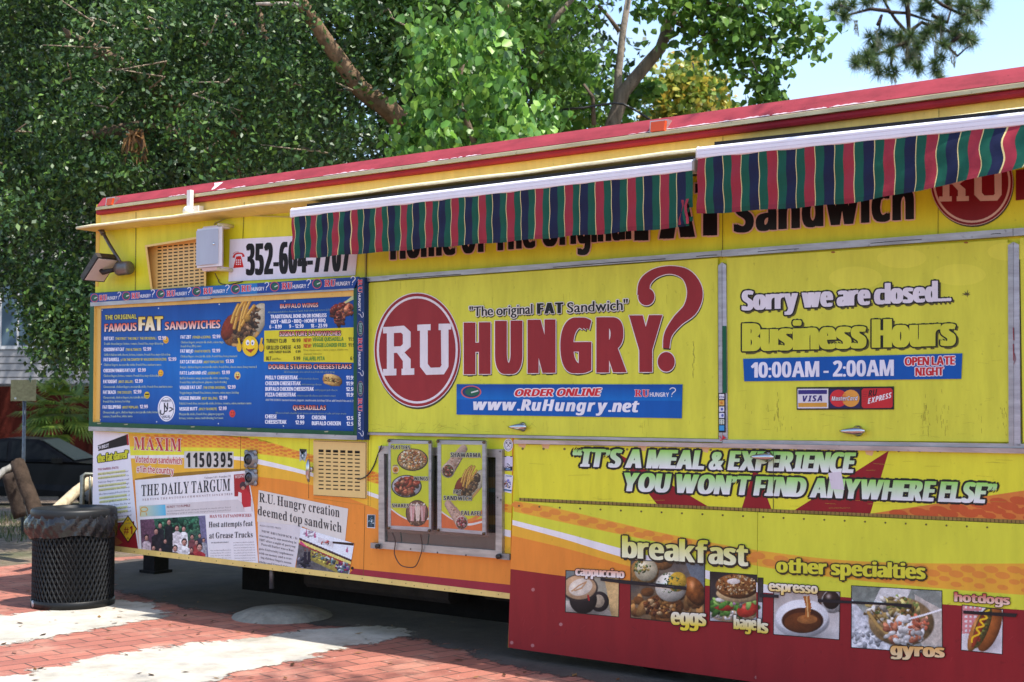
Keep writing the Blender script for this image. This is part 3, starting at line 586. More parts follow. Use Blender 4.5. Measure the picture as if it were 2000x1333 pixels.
# magazine page
e = Dec(lp, .006, SB, 'paper')
e.poly([(607, 74), (836, 90), (905, 845), (600, 815)], (232, 228, 234), 1)
e.poly([(636, 168), (824, 97), (828, 165), (640, 205)], (34, 30, 32), 1.4); e.poly([(822, 97), (834, 94), (840, 165), (828, 168)], (168, 40, 50), 1.4)
e.text('CH BEST', 634, 196, 708, 178, 22, st='b', fill=WH, l=2, res=1)
e.text('the fat darrell"', 636, 280, 834, 250, 50, 50, 'b', (206, 204, 50), (28, 28, 24), 5, 2, l=2, track=.03)
e.text('T FAT DARRELL (FACTS)', 636, 332, 772, 318, 14, st='b', fill=(160, 60, 80), l=2, res=1)
WORDS = 'late night grilled sandwich with chicken fingers and french fries made famous by students of the campus who named the sandwich after one hungry friend and it was eaten with mozzarella sticks marinara sauce and a fried egg on top every day of the week'.split()
def fine(dec, x0, y0, x1, y1, dx, dy, n, h, col, hl=None):
    for k in range(n):
        s = ' '.join(rp.choice(WORDS) for _ in range(9))[:int(abs(x1-x0)/(h*.62))]
        X, Y = x0+dx*k, y0+dy*k
        if hl and k % 3 != 2: dec.poly([(X, Y-h*1.2), (X+(x1-x0)*.9, y1+dy*k-h*1.2), (X+(x1-x0)*.9, y1+dy*k+2), (X, Y+2)], hl, 1.3+k*.01)
        dec.text(s, X, Y, x1+dx*k, y1+dy*k, h, st='r', fill=col, l=1.6, res=1)
fine(e, 636, 362, 836, 340, 1.6, 26, 14, 12, (110, 106, 116), (222, 218, 150))
e.poly([(742, 672), (872, 662), (900, 845), (742, 836)], (136, 26, 34), 1.5); e.poly([(746, 756), (800, 800), (746, 826)], (150, 78, 30), 1.8)
for gr, c, l in ((8, (34, 28, 24), 2), (0, (208, 172, 40), 2.4)): e.poly([(833, 632-gr*1.3), (886+gr, 712), (833, 792+gr*1.3), (780-gr, 712)], c, l)
e.text('#1', 806, 742, 862, 745, 52, st='b', fill=(140, 34, 34), l=3)
for y in (655, 772): e.ell(833, y, 4, 5, (60, 50, 30), 3, 8)
# magazine banner
e = Dec(lp, .006, SB)
e.text('MAXIM', 870, 195, 1180, 207, 82, 84, 's', (186, 44, 56), (236, 222, 206), 3, l=2, res=4)
e.text('Voted our sandwhich', 880, 278, 1182, 290, 40, 42, 'b', (186, 44, 60), (238, 226, 216), 4, l=2)
e.text('#1 in the country', 890, 340, 1130, 356, 40, 42, 'b', (186, 44, 60), (238, 226, 216), 4, l=2)
e.band([(880, 385), (1100, 352), (1380, 330), (1610, 318)], [(880, 400), (1100, 378), (1380, 352), (1612, 332)], (150, 112, 30), .9)
for k, ch in enumerate('1150395'):
    x = 1200+k*46; e.poly([(x-1, 206+k*.4), (x+44, 206.5+k*.4), (x+44.5, 317), (x-1, 317)], (206, 202, 196), 1.5+(k % 2)*.1)
    e.text(ch, x+8 if ch != '1' else x+13, 309, x+36, 309.5, 94, st='b', fill=(26, 26, 28), bw=2.5, l=2)
# newspaper front page
e = Dec(lp, .006, SB, 'paper')
e.poly([(878, 394), (1612, 331), (1652, 560), (1682, 944), (906, 852)], (226, 222, 226), 1.9)
e.text('THE DAILY TARGUM', 920, 498, 1498, 462, 72, 78, 's', (44, 46, 52), l=2.4, res=3)
e.text('SERVING THE RUTGERS COMMUNITY SINCE 1869', 928, 528, 1512, 490, 13, st='s', fill=(150, 120, 120), l=2.4, res=1, track=.4)
e.text('Volume 141, Number 31', 1330, 386, 1502, 374, 13, st='s', fill=(120, 112, 116), l=2.4, res=1, track=.2)
e.poly([(1522, 358), (1608, 350), (1634, 500), (1526, 500)], (160, 40, 44), 2.4); e.text('WEDNES', 1528, 384, 1604, 374, 20, st='s', fill=(232, 214, 210), l=3, res=2)
e.ell(1582, 430, 22, 26, (70, 50, 56), 2.9, 14); e.ell(1582, 446, 12, 12, (190, 130, 110), 3.2, 10); e.poly([(1556, 462), (1606, 452), (1634, 500), (1632, 575), (1590, 585), (1572, 540)], (186, 44, 52), 3); e.poly([(1552, 470), (1572, 478), (1574, 540), (1548, 520)], (226, 214, 216), 3.1); e.poly([(1588, 572), (1632, 566), (1640, 600), (1594, 600)], (226, 216, 218), 3.2)
e.poly([(905, 560), (1540, 520), (1645, 515), (1648, 598), (912, 634)], (206, 198, 200), 2.2)
e.poly([(908, 564), (1076, 553), (1080, 624), (912, 632)], [(210, 206, 160), (86, 176, 214), (86, 176, 214), (210, 206, 160)], 2.5)
e.ring(938, 584, 26, 18, 6, (206, 150, 60), 2.9, 14); e.line([(918, 596), (912, 626)], 5, (206, 150, 60), 2.9); e.line([(950, 604), (956, 624)], 5, (206, 150, 60), 2.9)
e.text('READY TO RUMBLE', 1086, 576, 1238, 566, 15, st='r', fill=(140, 70, 70), l=2.9, res=2)
fine(e, 1086, 600, 1500, 574, 0, 18, 2, 9, (110, 100, 104)); fine(e, 968, 584, 1072, 580, 0, 30, 2, 9, (60, 90, 110))
e.text('MAN VS. FAT SANDWICHES', 1364, 640, 1636, 632, 20, st='s', fill=(172, 44, 48), l=2.9, res=2)
e.text('Host attempts feat', 1358, 702, 1644, 692, 36, st='s', fill=(50, 48, 54), l=2.9, res=3); e.text('at Grease Trucks', 1362, 774, 1644, 766, 38, st='s', fill=(50, 48, 54), l=2.9, res=3)
e.text('BY OLIVER MCCLEARY', 1376, 806, 1488, 802, 8, st='b', fill=(110, 104, 110), l=2.9, res=1)
fine(e, 1370, 856, 1504, 852, 0, 17, 4, 8, (122, 116, 122)); fine(e, 1518, 804, 1656, 800, 1.2, 17, 8, 8, (122, 116, 122))
ph_people(e, [(912, 652), (1336, 624), (1356, 900), (922, 848)], 2.6)
# second clipping
e = Dec(lp, .006, SC, 'paper')
e.poly([(152, 622), (460, 640), (405, 958), (160, 925)], (210, 204, 208), 1.9)
e.poly([(158, 412), (772, 540), (750, 766), (640, 740), (440, 655), (148, 628)], (216, 208, 202), 2.6)
e.text('R.U. Hungry creation', 162, 492, 712, 600, 62, 68, 's', (66, 60, 62), l=3, res=3)
e.text('deemed top sandwich', 152, 582, 726, 704, 62, 68, 's', (66, 60, 62), l=3, res=3)
e.text('ASSOCIATED PRESS', 166, 660, 312, 682, 12, st='r', fill=(128, 120, 124), l=2.4, res=1)
for k, s in enumerate(('NEW BRUNSWICK - It', 'started early one morning in', '1997 after a night of partying', 'Darrell Butler was a Rut-', 'gers University sophomore', 'with no money and a crav-', 'ing chicken fingers, mozza', 'sticks and french fries.')):
    e.text(s, 164-k*.8+(14 if k % 3 == 0 else 0), 700+k*30, 424-k*7, 752+k*28, 15, st='s', fill=(96, 88, 92), l=2.4, res=1)
# photo of the truck pinned on the panel
ph_truck(e, [(446, 668), (812, 778), (776, 998), (412, 955)], 3.4)
e.poly([(664, 764), (812, 776), (808, 794), (666, 778)], (56, 38, 34), 3.8)
for p in (((912, 0), (908, 520)), ((505, 30), (500, 470)), ((36, 0), (24, 950)), ((886, 520), (876, 1020))): e.line(p, 3.0, (120, 82, 30), .9)
e.line([(535, 468), (925, 520), (928, 30)], 2, (160, 128, 44), .95)
for x, y in ((800, 948), (902, 30)): e.ell(x, y, 10, 11, (36, 26, 24), 1.3, 10)
lp.obj('lower_side_panel', truck)
b = MB(); b.slab([(180.4, 1061.5), (996, 1159.5), (995.5, 1170.5), (180.2, 1072)], .012, .05, lin((226, 196, 118)), 'paint')
e = Dec(b, .012, PX)
for k in range(30):
    x = 215+k*26+rp.uniform(-6, 6); y = 1068+(x-188)*.1205+rp.uniform(-1, 3)
    if x < 990: e.ell(x, y, 1, 1.2, (90, 70, 40), .5, 6)
b.obj('lower_trim', truck)
# power inlets
for cx, cy, k in ((491, 897, 1), (492, 932.5, .92)):
    b = MB(); c = P(cx, cy, .012); r = .052*k
    b.lathe(c, [(r*1.25, -.006), (r*1.25, .006), (r*1.0, .012), (r*.95, .03), (r*.8, .032)], lin((150, 148, 150)), 'alu', 22, (0, -1, 0), cap=False)
    b.lathe(c+Vector((0, -.02, 0)), [(r*.82, 0), (r*.55, .002), (r*.5, .014), (r*.15, .016), (.001, .016)], lin((60, 58, 62)), 'plastic', 18, (0, -1, 0))
    b.lathe(c+Vector((0, -.037, 0)), [(r*.2, 0), (r*.18, .004), (.001, .005)], lin((18, 18, 20)), 'plastic', 10, (0, -1, 0))
    for a in range(4): q = c+Vector((math.cos(a*1.571+.78)*r*1.25, -.01, math.sin(a*1.571+.78)*r*1.25)); b.lathe(q, [(.02, -.01), (.02, .002), (.006, .004)], lin((150, 148, 150)), 'alu', 10, (0, -1, 0), cap=True)
    b.obj('power_inlet', truck)
# lower vent door
def slots(dec, x0, y0, x1, y1, nx, ny, w_, h_, col, l, skew=0):
    for i in range(nx):
        for j in range(ny):
            x = x0+(x1-x0)*i/(nx-1); y = y0+(y1-y0)*j/(ny-1)+skew*i
            dec.poly([(x-w_/2, y-h_/2), (x+w_/2, y-h_/2+skew*w_/((x1-x0)/(nx-1))*.8), (x+w_/2, y+h_/2+skew*w_/((x1-x0)/(nx-1))*.8), (x-w_/2, y+h_/2)], col, l)
b = MB(); b.slab([(612, 860), (715.5, 863.5), (714.5, 974.5), (612, 968)], .02, .014, lin((218, 184, 116)), 'plastic')
e = Dec(b, .02, SC)
slots(e, 586, 138, 834, 148, 6, 11, 34, 8, (40, 30, 18), .6, 1.8)
for i in range(6):                                   # rows below the first
    pass
b2 = Dec(b, .02, SC)
for j in range(11):
    for i in range(6):
        x, y = 586+i*49.6, 138+j*26.4+i*2
        b2.poly([(x-17, y-4), (x+17, y-3), (x+17, y+5), (x-17, y+4)], (40, 30, 18), .9)
for xy in (((537, 76), (893, 88)), ((893, 88), (891, 470)), ((535, 446), (891, 470))): b2.line(xy, 3.4, (90, 66, 34), .5)
o = b.obj('vent_door', truck)
b = MB(); c = P(609, 917, .02); b.lathe(c, [(.02, 0), (.02, .02), (.012, .024)], lin(ALU), 'chrome', 14, (0, -1, 0), cap=True)
b.tube([c+Vector((0, -.03, .07)), c+Vector((0, -.036, .03)), c+Vector((0, -.036, -.04)), c+Vector((0, -.028, -.085))], [.008, .016, .016, .008], lin(ALU), 'chrome', 10); b.obj('handle', o)
# upper vent hood beside the loudspeaker
b = MB(); q = [SK(*p) for p in ((492, 412), (905, 345), (905, 706), (532, 712))]
th = lin((222, 188, 104))
qi = [SK(*p) for p in ((508, 424), (890, 362), (890, 700), (545, 706))]
fo = [P(x, y, .10 if i < 2 else .05) for i, (x, y) in enumerate(q)]; bo = [P(x, y, 0) for x, y in q]; fi = [P(x, y, .10 if i < 2 else .05) for i, (x, y) in enumerate(qi)]; ii = [P(x, y, .02) for x, y in qi]
for i in range(4):
    j = (i+1) % 4
    b.face([fo[i], fi[i], fi[j], fo[j]][::-1], th, 'plastic'); b.face([fi[i], ii[i], ii[j], fi[j]][::-1], th, 'plastic'); b.face([bo[i], fo[i], fo[j], bo[j]][::-1], th, 'plastic')
b.face([ii[3], ii[2], ii[1], ii[0]], lin((220, 180, 106)), 'plastic')
e = Dec(b, .02, SK)
for j in range(14):
    for i in range(9):
        x, y = 592+i*36, 426+j*22.4-i*3.6
        if y < 698: e.poly([(x-13, y-4), (x+13, y-6), (x+13, y+3), (x-13, y+5)], (52, 36, 16), .6)
b.obj('vent_hood', truck)
# wheels, jack leg and frame under the floor
b = MB(); b.box((.3, .5, .30), (8.6, .62, .46), lin((26, 26, 26)), 'rough'); b.box((.3, 1.8, .30), (8.6, 1.92, .46), lin((26, 26, 26)), 'rough')
b.box((1.0, .7, .07), (8.9, .74, .5), lin((18, 17, 17)), 'rough'); b.obj('frame_and_added_dark_panel', truck)  # near-black panel added behind the rails to darken the view underneath
for X in (5.2, 6.2):
    for Y in (.25, 2.0):
        b = MB(); b.lathe((X, Y, .38), [(.2, -.1), (.36, -.1), (.38, -.06), (.38, .06), (.36, .1), (.2, .1)], lin((24, 24, 24)), 'rough', 28, (0, 1, 0)); wh = b.obj('wheel', truck)
        b = MB(); b.lathe((X, Y, .38), [(.21, -.08), (.18, -.03), (.06, -.05), (.001, -.05)], lin((120, 116, 112)), 'alu', 20, (0, 1, 0)); b.obj('rim', wh)
g = G(289, 1121); b = MB(); b.box((g.x-.07, g.y, .0), (g.x+.09, g.y+.16, .5), lin((24, 22, 24)), 'rough'); b.box((g.x-.10, g.y-.02, .0), (g.x+.12, g.y+.18, .03), lin((24, 23, 23)), 'rough')
b.obj('jack_leg', truck)
g = G(531, 1150); g = P(531, 1120, -.1); b = MB(); b.tube([g+Vector((0, 0, .1)), g+Vector((0, 0, -.11))], .018, lin((110, 110, 116)), 'alu', 10); b.obj('drain_pipe', truck)
for X0, X1, z in ((2.0, 3.4, .2), (3.7, 4.5, .26)):  # boxes added to deepen the dark under the floor
    b = MB(); b.extrude((X0, .42, z), (X1, .42, z), [(.0, .03), (.0, .2), (-.03, .23), (-.2, .23), (-.23, .2), (-.23, .03), (-.2, 0), (-.03, 0)], lin((46, 44, 44)), 'rough'); b.obj('added_tank', truck)
# window in the lower panel
b = MB()
def bars(mb, o, i, d, th, col, mat):
    for k in range(4):
        j = (k+1) % 4; mb.hexa([P(*o[k], d), P(*o[j], d), P(*i[j], d), P(*i[k], d)], [P(*p, d)+Vector((0, th, 0)) for p in (o[k], o[j], i[j], i[k])], col, mat)
wo = [SJ(*p) for p in ((92, 150), (1240, 182), (1238, 1198), (92, 1102))]; wi = [SJ(*p) for p in ((142, 222), (1180, 256), (1180, 1122), (148, 1040))]
bars(b, wo, wi, .035, .028, lin((178, 172, 170)), 'alu')
for x, y in ((390, 1108), (640, 1140), (905, 1166), (1200, 630), (1230, 650), (1222, 200)): c = P(*SJ(x, y), .035); b.lathe(c, [(.006, 0), (.005, .003), (.001, .004)], lin((110, 104, 100)), 'alu', 8, (0, -1, 0))
win = b.obj('service_window', truck)
b = MB(); b.face([P(*p, .02) for p in wi[::-1]], (1, 1, 1), 'glass'); b.obj('pane', win)
b = MB()                                              # what shows behind the glass
b.face([P(*p, .008) for p in wi[::-1]], lin((34, 34, 36)), 'plastic')
e = Dec(b, .008, SJ)
e.poly([(150, 900), (1180, 960), (1180, 1122), (150, 1040)], (120, 132, 126), .5)
for y0, y1, c in ((440, 540, (150, 112, 60)), (545, 580, (70, 110, 110)), (590, 680, (44, 40, 40)), (690, 790, (100, 44, 50)), (795, 880, (176, 122, 50)), (300, 430, (54, 54, 56))): e.rect(1115, y0, 1178, y1, c, .8)
for k in range(16): e.line([(1120+k*3.6, 270), (1120+k*3.6, 950)], .9, rp.choice(((30, 28, 28), (210, 200, 190), (60, 50, 46))), 1.2)
b.obj('shelf_goods', win)
for x, y, s in ((72, 1078, -1), (1262, 1178, 1)):
    b = MB(); c = P(*SJ(x, y), .03); b.box(c+Vector((-.045, -.01, -.018)), c+Vector((.045, .02, .018)), lin((150, 146, 146)), 'alu'); b.tube([c+Vector((-.03*s, -.012, .0)), c+Vector((-.03*s, -.03, 0))], .016, lin((70, 66, 64)), 'alu', 10); b.obj('latch', win)
# fold-down counter flap with the slogan
fl = MB(); fl.slab([(1005, 868), (2600, 897), (2600, 1047), (1015, 975)], .03, .026, lin((222, 218, 56)), 'print')
e = Dec(fl, .03, SI)
for t in ([(432, 82), (600, 292), (805, 302)], [(970, 135), (918, 304), (1036, 312)], [(1482, 80), (1410, 325), (1118, 310)]): e.poly(t, (140, 26, 34), .5)
e.poly([(1405, 322), (1880, 250), (3170, 60), (3170, 400), (2000, 350)], (214, 128, 58), .6)
dots(e, [(1500, 318), (1880, 262), (2100, 235), (3170, 80)], [(1500, 332), (1880, 345), (2100, 356), (3170, 396)], 1520, 3100, 62, (196, 90, 46), 1, .42, 1.9)
e.text('“IT’S A MEAL & EXPERIENCE', 268, 140, 1340, 165, 68, 78, 'b', [(232, 232, 236), (150, 214, 92)], (40, 36, 32), 9, 5, slant=.16, l=2, res=4, track=.12)
e.text('YOU WON’T FIND ANYWHERE ELSE”', 462, 234, 1882, 282, 70, 78, 'b', [(232, 232, 236), (150, 214, 92)], (40, 36, 32), 9, 5, slant=.16, l=2, res=4, track=.12)
e.line([(1040, 72), (1040, 312)], 2.4, (70, 66, 40), 3.2)
e.poly([(1250, 165), (1300, 160), (1312, 230), (1262, 226)], (214, 206, 214), 3.3)
for x0, y0 in ((60, 48), (150, 52), (520, 60), (760, 66), (1390, 78)): e.poly([(x0, y0), (x0+36, y0+1), (x0+28, y0+22), (x0+6, y0+16)], (218, 178, 130), .8)
for k in range(24): x = 80+k*80; e.ell(x, 72+x*.006, 5, 5, (120, 108, 60), 1.0, 7)
for k in range(40):
    x, y = rp.uniform(80, 1950), rp.uniform(90, 300); e.line([(x, y), (x+rp.uniform(20, 90), y+rp.uniform(-4, 6))], .8, (176, 164, 52), 1.2+k*.003)
o = fl.obj('counter_flap', truck); handle(1500, 892.5, .036, o)
b = MB(); b.extrude(P(1014, 975.5, .034), P(2600, 1047, .034), [(0, .008), (0, -.008), (-.02, -.008), (-.02, .008)], lin((150, 128, 74)), 'alu')
e = Dec(b, .0345, PX)
for k in range(120): x = 1016+k*8.2; e.line([(x, 972.5+(x-1014)*.0451), (x, 979+(x-1014)*.0451)], 1.1, (54, 44, 26), .5)
b.obj('hinge', truck)
# skirts
sdt = [(46, 272), (160, 290), (400, 345), (640, 400), (985, 462), (1400, 505), (2000, 512), (2600, 500), (3176, 480)]
sdb = [(43, 312), (300, 368), (640, 440), (985, 522), (1400, 580), (2000, 632), (2600, 662), (3176, 690)]
swt = [(41, 345), (250, 398), (460, 455), (800, 542), (1000, 590), (1100, 606)]; swb = [(40, 364), (250, 422), (460, 487), (800, 574), (1000, 628), (1100, 642)]
sog = [(38, 405), (250, 455), (450, 512), (620, 556)]; srd = [(33, 533), (400, 578), (790, 597), (985, 622), (1300, 640), (1690, 668), (2000, 690), (3176, 770)]
def clipx(kn, a, z):
    Cv = curve(kn, 120); out = [p for p in Cv if a < p[0] < z]
    def at(x):
        for i in range(len(Cv)-1):
            if Cv[i][0] <= x <= Cv[i+1][0]: f = (x-Cv[i][0])/(Cv[i+1][0]-Cv[i][0]); return (x, Cv[i][1]*(1-f)+Cv[i+1][1]*f)
    return [q for q in [at(a)]+out+[at(z)] if q]
def band2(dec, up, lo, a, z, col, l):
    U, W = clipx(up, a, z), clipx(lo, a, z); n = 40
    x0, x1 = max(U[0][0], W[0][0]), min(U[-1][0], W[-1][0])
    yv = lambda Cv, x: np.interp(x, [p[0] for p in Cv], [p[1] for p in Cv])
    for i in range(n):
        p, q = x0+(x1-x0)*i/n, x0+(x1-x0)*(i+1)/n
        dec.poly([(p, yv(U, p)), (q, yv(U, q)), (q, yv(W, q)), (p, yv(W, p))], col, l)
SRED = (140, 32, 38)
def pic(e, q, col, l=2.0, bd=(40, 34, 32)):
    cx = sum(p[0] for p in q)/4; cy = sum(p[1] for p in q)/4
    e.poly([(x+(3 if x > cx else -3), y+(3 if y > cy else -3)) for x, y in q], bd, l); e.poly(q, col, l+.3)
for part in (0, 1):
    sk = MB()
    if part == 0: q = [(1003, 979), (1479.5, 1000.5), (1477.5, 1332.5), (992, 1265)]; a, z = 46, 979
    else: q = [(1480.3, 1001), (2600, 1051), (2600, 1489), (1478.3, 1333)]; a, z = 981, 3176
    sk.slab(q, .03+.004*part, .026, lin((212, 214, 62)), 'print')
    e = Dec(sk, .03+.004*part, SI)
    band2(e, sdt, sdb, a, z, (228, 168, 56), .3)
    dots(e, sdt, sdb, max(a, 60), min(z, 2200)-12, 72 if part else 58, (220, 140, 58), .6, .32, 1.7)
    if part == 0:
        band2(e, swb, sog, 40, 600, (230, 174, 54), .4); band2(e, sog, srd, 38, 618, ORG, .4)
        e.poly([(38, 405), (46, 407), (46, 534), (33, 533)], ORG, .42)
    band2(e, swt, swb, max(a-6, 40), min(z, 1090), (234, 230, 232), .5)
    low = (lambda x: 829+(x-23)*.1393)
    bt = [(x, low(x)) for x, _ in srd]
    band2(e, srd, [(23, 834), (979, 968), (3176, 1274)], max(a-6, 34), z, SRED, .8)
    if part == 0: e.poly([(34, 533), (41, 534), (41, 836), (24, 833)], SRED, .82)
    for k in range(46):
        x, y = rp.uniform(a+10, min(z, 1960)), rp.uniform(640, 900); e.line([(x, y), (x+rp.uniform(-20, 20), y+rp.uniform(4, 26))], rp.uniform(.6, 1.6), rp.choice(((120, 26, 34), (156, 52, 58), (110, 30, 40))), 1.1+k*.004)
    for k in range(12): x = a+20+k*78; e.ell(x, 290+(x-45)*.046, 4, 4, (96, 84, 44), 1.2, 7)
    if part == 0:
        for x, y in ((38, 815), (118, 826), (226, 745), (120, 612), (975, 948)): e.ell(x, y, 7, 7, (176, 110, 110), 1.4, 9)
        # cappuccino
        ph_cappuccino(e, [(247, 540), (448, 552), (446, 715), (245, 696)], 2); ph_eggs(e, [(496, 500), (776, 512), (774, 748), (495, 718)], 2.05); ph_bagel(e, [(800, 545), (979, 558), (979, 742), (798, 730)], 2.1, 0)
        e.text('breakfast', 464, 488, 940, 522, 78, 84, 'b', [(240, 240, 206), (206, 206, 50)], (52, 44, 34), 6, 3.5, shadow=(60, 50, 40), sh=(3, 5), l=7, res=4)
        e.text('cappuccino', 283, 557, 468, 568, 32, 32, 'b', [(240, 236, 232), (222, 138, 84)], (70, 40, 34), 3, 2, l=7, res=3)
        e.text('eggs', 650, 745, 780, 752, 62, 62, 'b', [(232, 206, 60), (236, 236, 236)], (60, 40, 30), 3.5, 3, l=7, res=3)
        e.text('bage', 890, 762, 974, 768, 50, 50, 'b', [(226, 200, 70), (236, 236, 226)], (60, 40, 30), 3, 2.5, l=7, res=3)
        e.poly([(378, 566), (706, 600), (707, 614), (560, 598), (470, 590), (378, 578)], (40, 36, 40), 8.5)
        for x, y in ((560, 596), (630, 604)): e.line([(x, y-6), (x+30, y-2)], 1.5, (100, 96, 96), 8.9)
        e.poly([(650, 470), (740, 500), (738, 516), (660, 500)], (232, 176, 60), .75)
        nm = 'skirt_panel'
    else:
        ph_bagel(e, [(983, 568), (999, 569), (996, 735), (983, 734)], 2, 1); ph_espresso(e, [(1043, 612), (1294, 622), (1291, 802), (1042, 782)], 2.05)
        ph_gyros(e, [(1341, 598), (1684, 618), (1686, 858), (1340, 832)], 2.1); ph_hotdog(e, [(1765, 672), (1918, 690), (1915, 858), (1761, 842)], 2.15)
        e.text('ls', 981, 776, 1018, 780, 50, 50, 'b', [(226, 200, 70), (236, 236, 226)], (60, 40, 30), 3, 2.5, l=7, res=3)
        e.text('other specialties', 1054, 545, 1620, 572, 52, 56, 'b', (214, 210, 60), (62, 52, 30), 5, 3, shadow=(70, 58, 34), sh=(3, 4), l=7, res=4)
        e.text('espresso', 1024, 616, 1208, 628, 38, 38, 'b', [(236, 206, 120), (240, 240, 240)], (60, 40, 34), 4, 2, l=7, res=3)
        e.text('gyros', 1492, 862, 1692, 872, 46, 48, 'b', [(232, 206, 160), (222, 160, 60)], (60, 34, 26), 4, 4, l=7, res=3)
        e.text('hotdogs', 1735, 657, 1944, 670, 34, 34, 'b', [(240, 210, 190), (190, 70, 50)], (70, 34, 30), 3, 2, l=7, res=3)
        e.poly([(1210, 648), (1570, 668), (1570, 684), (1480, 672), (1210, 660)], (40, 36, 40), 8.5); e.poly([(987, 627), (1060, 632), (1060, 644), (987, 640)], (44, 40, 44), 8.5); e.poly([(1767, 692), (1975, 704), (1968, 718), (1767, 704)], (40, 34, 36), 8.5)
    sk.obj('skirt_panel', truck)
# ---------------------------------------------------------------- menu cabinet
mc = thing('menu_cabinet', P(440, 850, 0), 'shallow wall cabinet with a big blue sandwich menu at the left end of the truck', 'menu board')
fd = .055
b = MB(); gr = lin(GREEN)
b.slab([(*SA(124, 120),), SA(150, 118), SA(141, 940), SA(115, 940)], fd, fd, gr, 'paint')
b.slab([SA(1898, 12), SA(1921, 10), SA(1921, 1004), SA(1898, 1003)], fd, fd-.005, gr, 'paint')
b.slab([SA(115, 912), SA(1898, 976), SA(1898, 1004), SA(115, 943)], fd+.002, fd, gr, 'paint')
e = Dec(b, fd+.002, SA)
for x in (170, 350, 800, 1180, 1700): e.poly([(x, 918+(x-115)*.0358), (x+30, 914+(x-115)*.0358+2), (x+26, 924+(x-115)*.0358), (x+4, 925+(x-115)*.0358)], (150, 150, 120), .4)
b.slab([SA(125, 107), SA(935, 62), SA(935, 84), SA(125, 134)], fd+.004, fd, lin(ALU), 'alu'); b.slab([SA(935, 62), SA(1900, 10), SA(1900, 24), SA(935, 78)], fd+.002, fd, lin(ALU), 'alu')
b.slab([SA(113, 943), SA(1920, 1004), SA(1920, 1034), SA(113, 972)], fd+.006, fd, lin(ALU), 'alu')
tan = lin((226, 184, 96))
xi = P(*SA(145, 500), fd).x; b.box((xi+.001, -fd+.002, P(*SA(150, 930), fd).z+.02), (xi+.008, -.03, P(*SA(150, 125), fd).z), tan, 'paint')
b.slab([SA(150, 126), SA(196, 122), SA(187, 926), SA(141, 924)], .036, .03, tan, 'paint')
b.slab([SA(180, 96), SA(1905, 12), SA(1905, 64), SA(180, 150)], .036, .03, tan, 'paint')
b.slab([SA(124, 44), SA(1900, -62), SA(1900, -30), SA(124, 70)], fd*.5, fd*.5, gr, 'paint')
b.obj('frame', mc)
def minilogo(e, x, y, w_, h, dy, l=1, out=None):
    """red RU, white HUNGRY and question mark; x,y baseline left; dy rise over w_"""
    e.text('RU', x, y, x+w_*.34, y+dy*.34, h, st='s', fill=(206, 48, 70), out=(232, 214, 222), ow=max(1, h*.05), l=l, res=2, bw=h*.03)
    e.text('HUNGRY', x+w_*.36, y+dy*.36, x+w_*.82, y+dy*.82, h*.62, st='b', fill=(226, 226, 236), l=l, res=2)
    q = [(x+w_*(.83+.17*a), y+dy*.9-h*c) for a, c in ((.05, 1.05), (.3, 1.3), (.75, 1.25), (.85, .9), (.45, .55), (.35, .3))]
    e.line(curve(q, 12), h*.13, (226, 226, 236), l); e.ell(x+w_*.885, y+dy*.9-h*.06, h*.07, h*.09, (226, 226, 236), l, 8)
def emblem(e, x, y, rx, ry, l=1):
    e.ell(x, y, rx, ry, (206, 96, 96), l, 18); e.ell(x, y, rx*.86, ry*.86, (32, 58, 104), l+.3, 18); e.ell(x+rx*.1, y, rx*.7, ry*.62, (38, 98, 74), l+.6, 16); e.line([(x, y+ry*.1), (x+rx*.7, y-ry*.2)], ry*.2, (214, 220, 216), l+.9)
b = MB(); hd = [SA(127, 48), SA(1932, -66), SA(1900, 11), SA(127, 106)]
b.slab(hd, fd+.008, .012, lin((20, 66, 148)), 'print'); e = Dec(b, fd+.008, SA)
for x0, x1 in ((700, 1250),): e.poly([(x0, 12), (x1, -22), (x1, 47), (x0, 76)], [(20, 66, 148), (34, 120, 186), (34, 120, 186), (20, 66, 148)], .3)
for x, lx in ((153, 186), (367, 404), (598, 640), (840, 888), (1102, 1144), (1366, 1416), (1652, 1704)):
    y = 78-(x-150)*.0645; s = 1+(x-150)*.00013
    emblem(e, x, y, 27*s, 29*s); minilogo(e, lx, 95-(lx-186)*.0625, 148*s+ (lx-186)*.022, 36*s, -11)
b.obj('header', mc)
b = MB(); b.slab([SA(1921, -60), SA(1971, -62), SA(1968, 1034), SA(1921, 1030)], fd+.008, fd, lin((22, 50, 106)), 'print')
class Vert(Sp):                                  # writing that runs down the side strip
    def __init__(s, x, y, k): s.x, s.y, s.k = x, y, k
    def __call__(s, u, v): return SA(s.x-v*s.k, s.y+u*s.k)
for y0 in (-48, 346, 752):
    e = Dec(b, fd+.008, Vert(1930, y0, 1)); minilogo(e, 0, 0, 262, 26, 0)
for y0 in (284, 688): e = Dec(b, fd+.008, SA); e.ell(1945, y0, 21, 52, (150, 110, 120), 1, 20); e.ell(1945, y0, 18, 47, (30, 62, 76), 1.3, 20); e = Dec(b, fd+.008, Vert(1938, y0-38, 1)); e.text('Gators', 0, 0, 76, 0, 20, st='i', fill=(150, 190, 180), l=1.8, res=2)
b.obj('side_strip', mc)
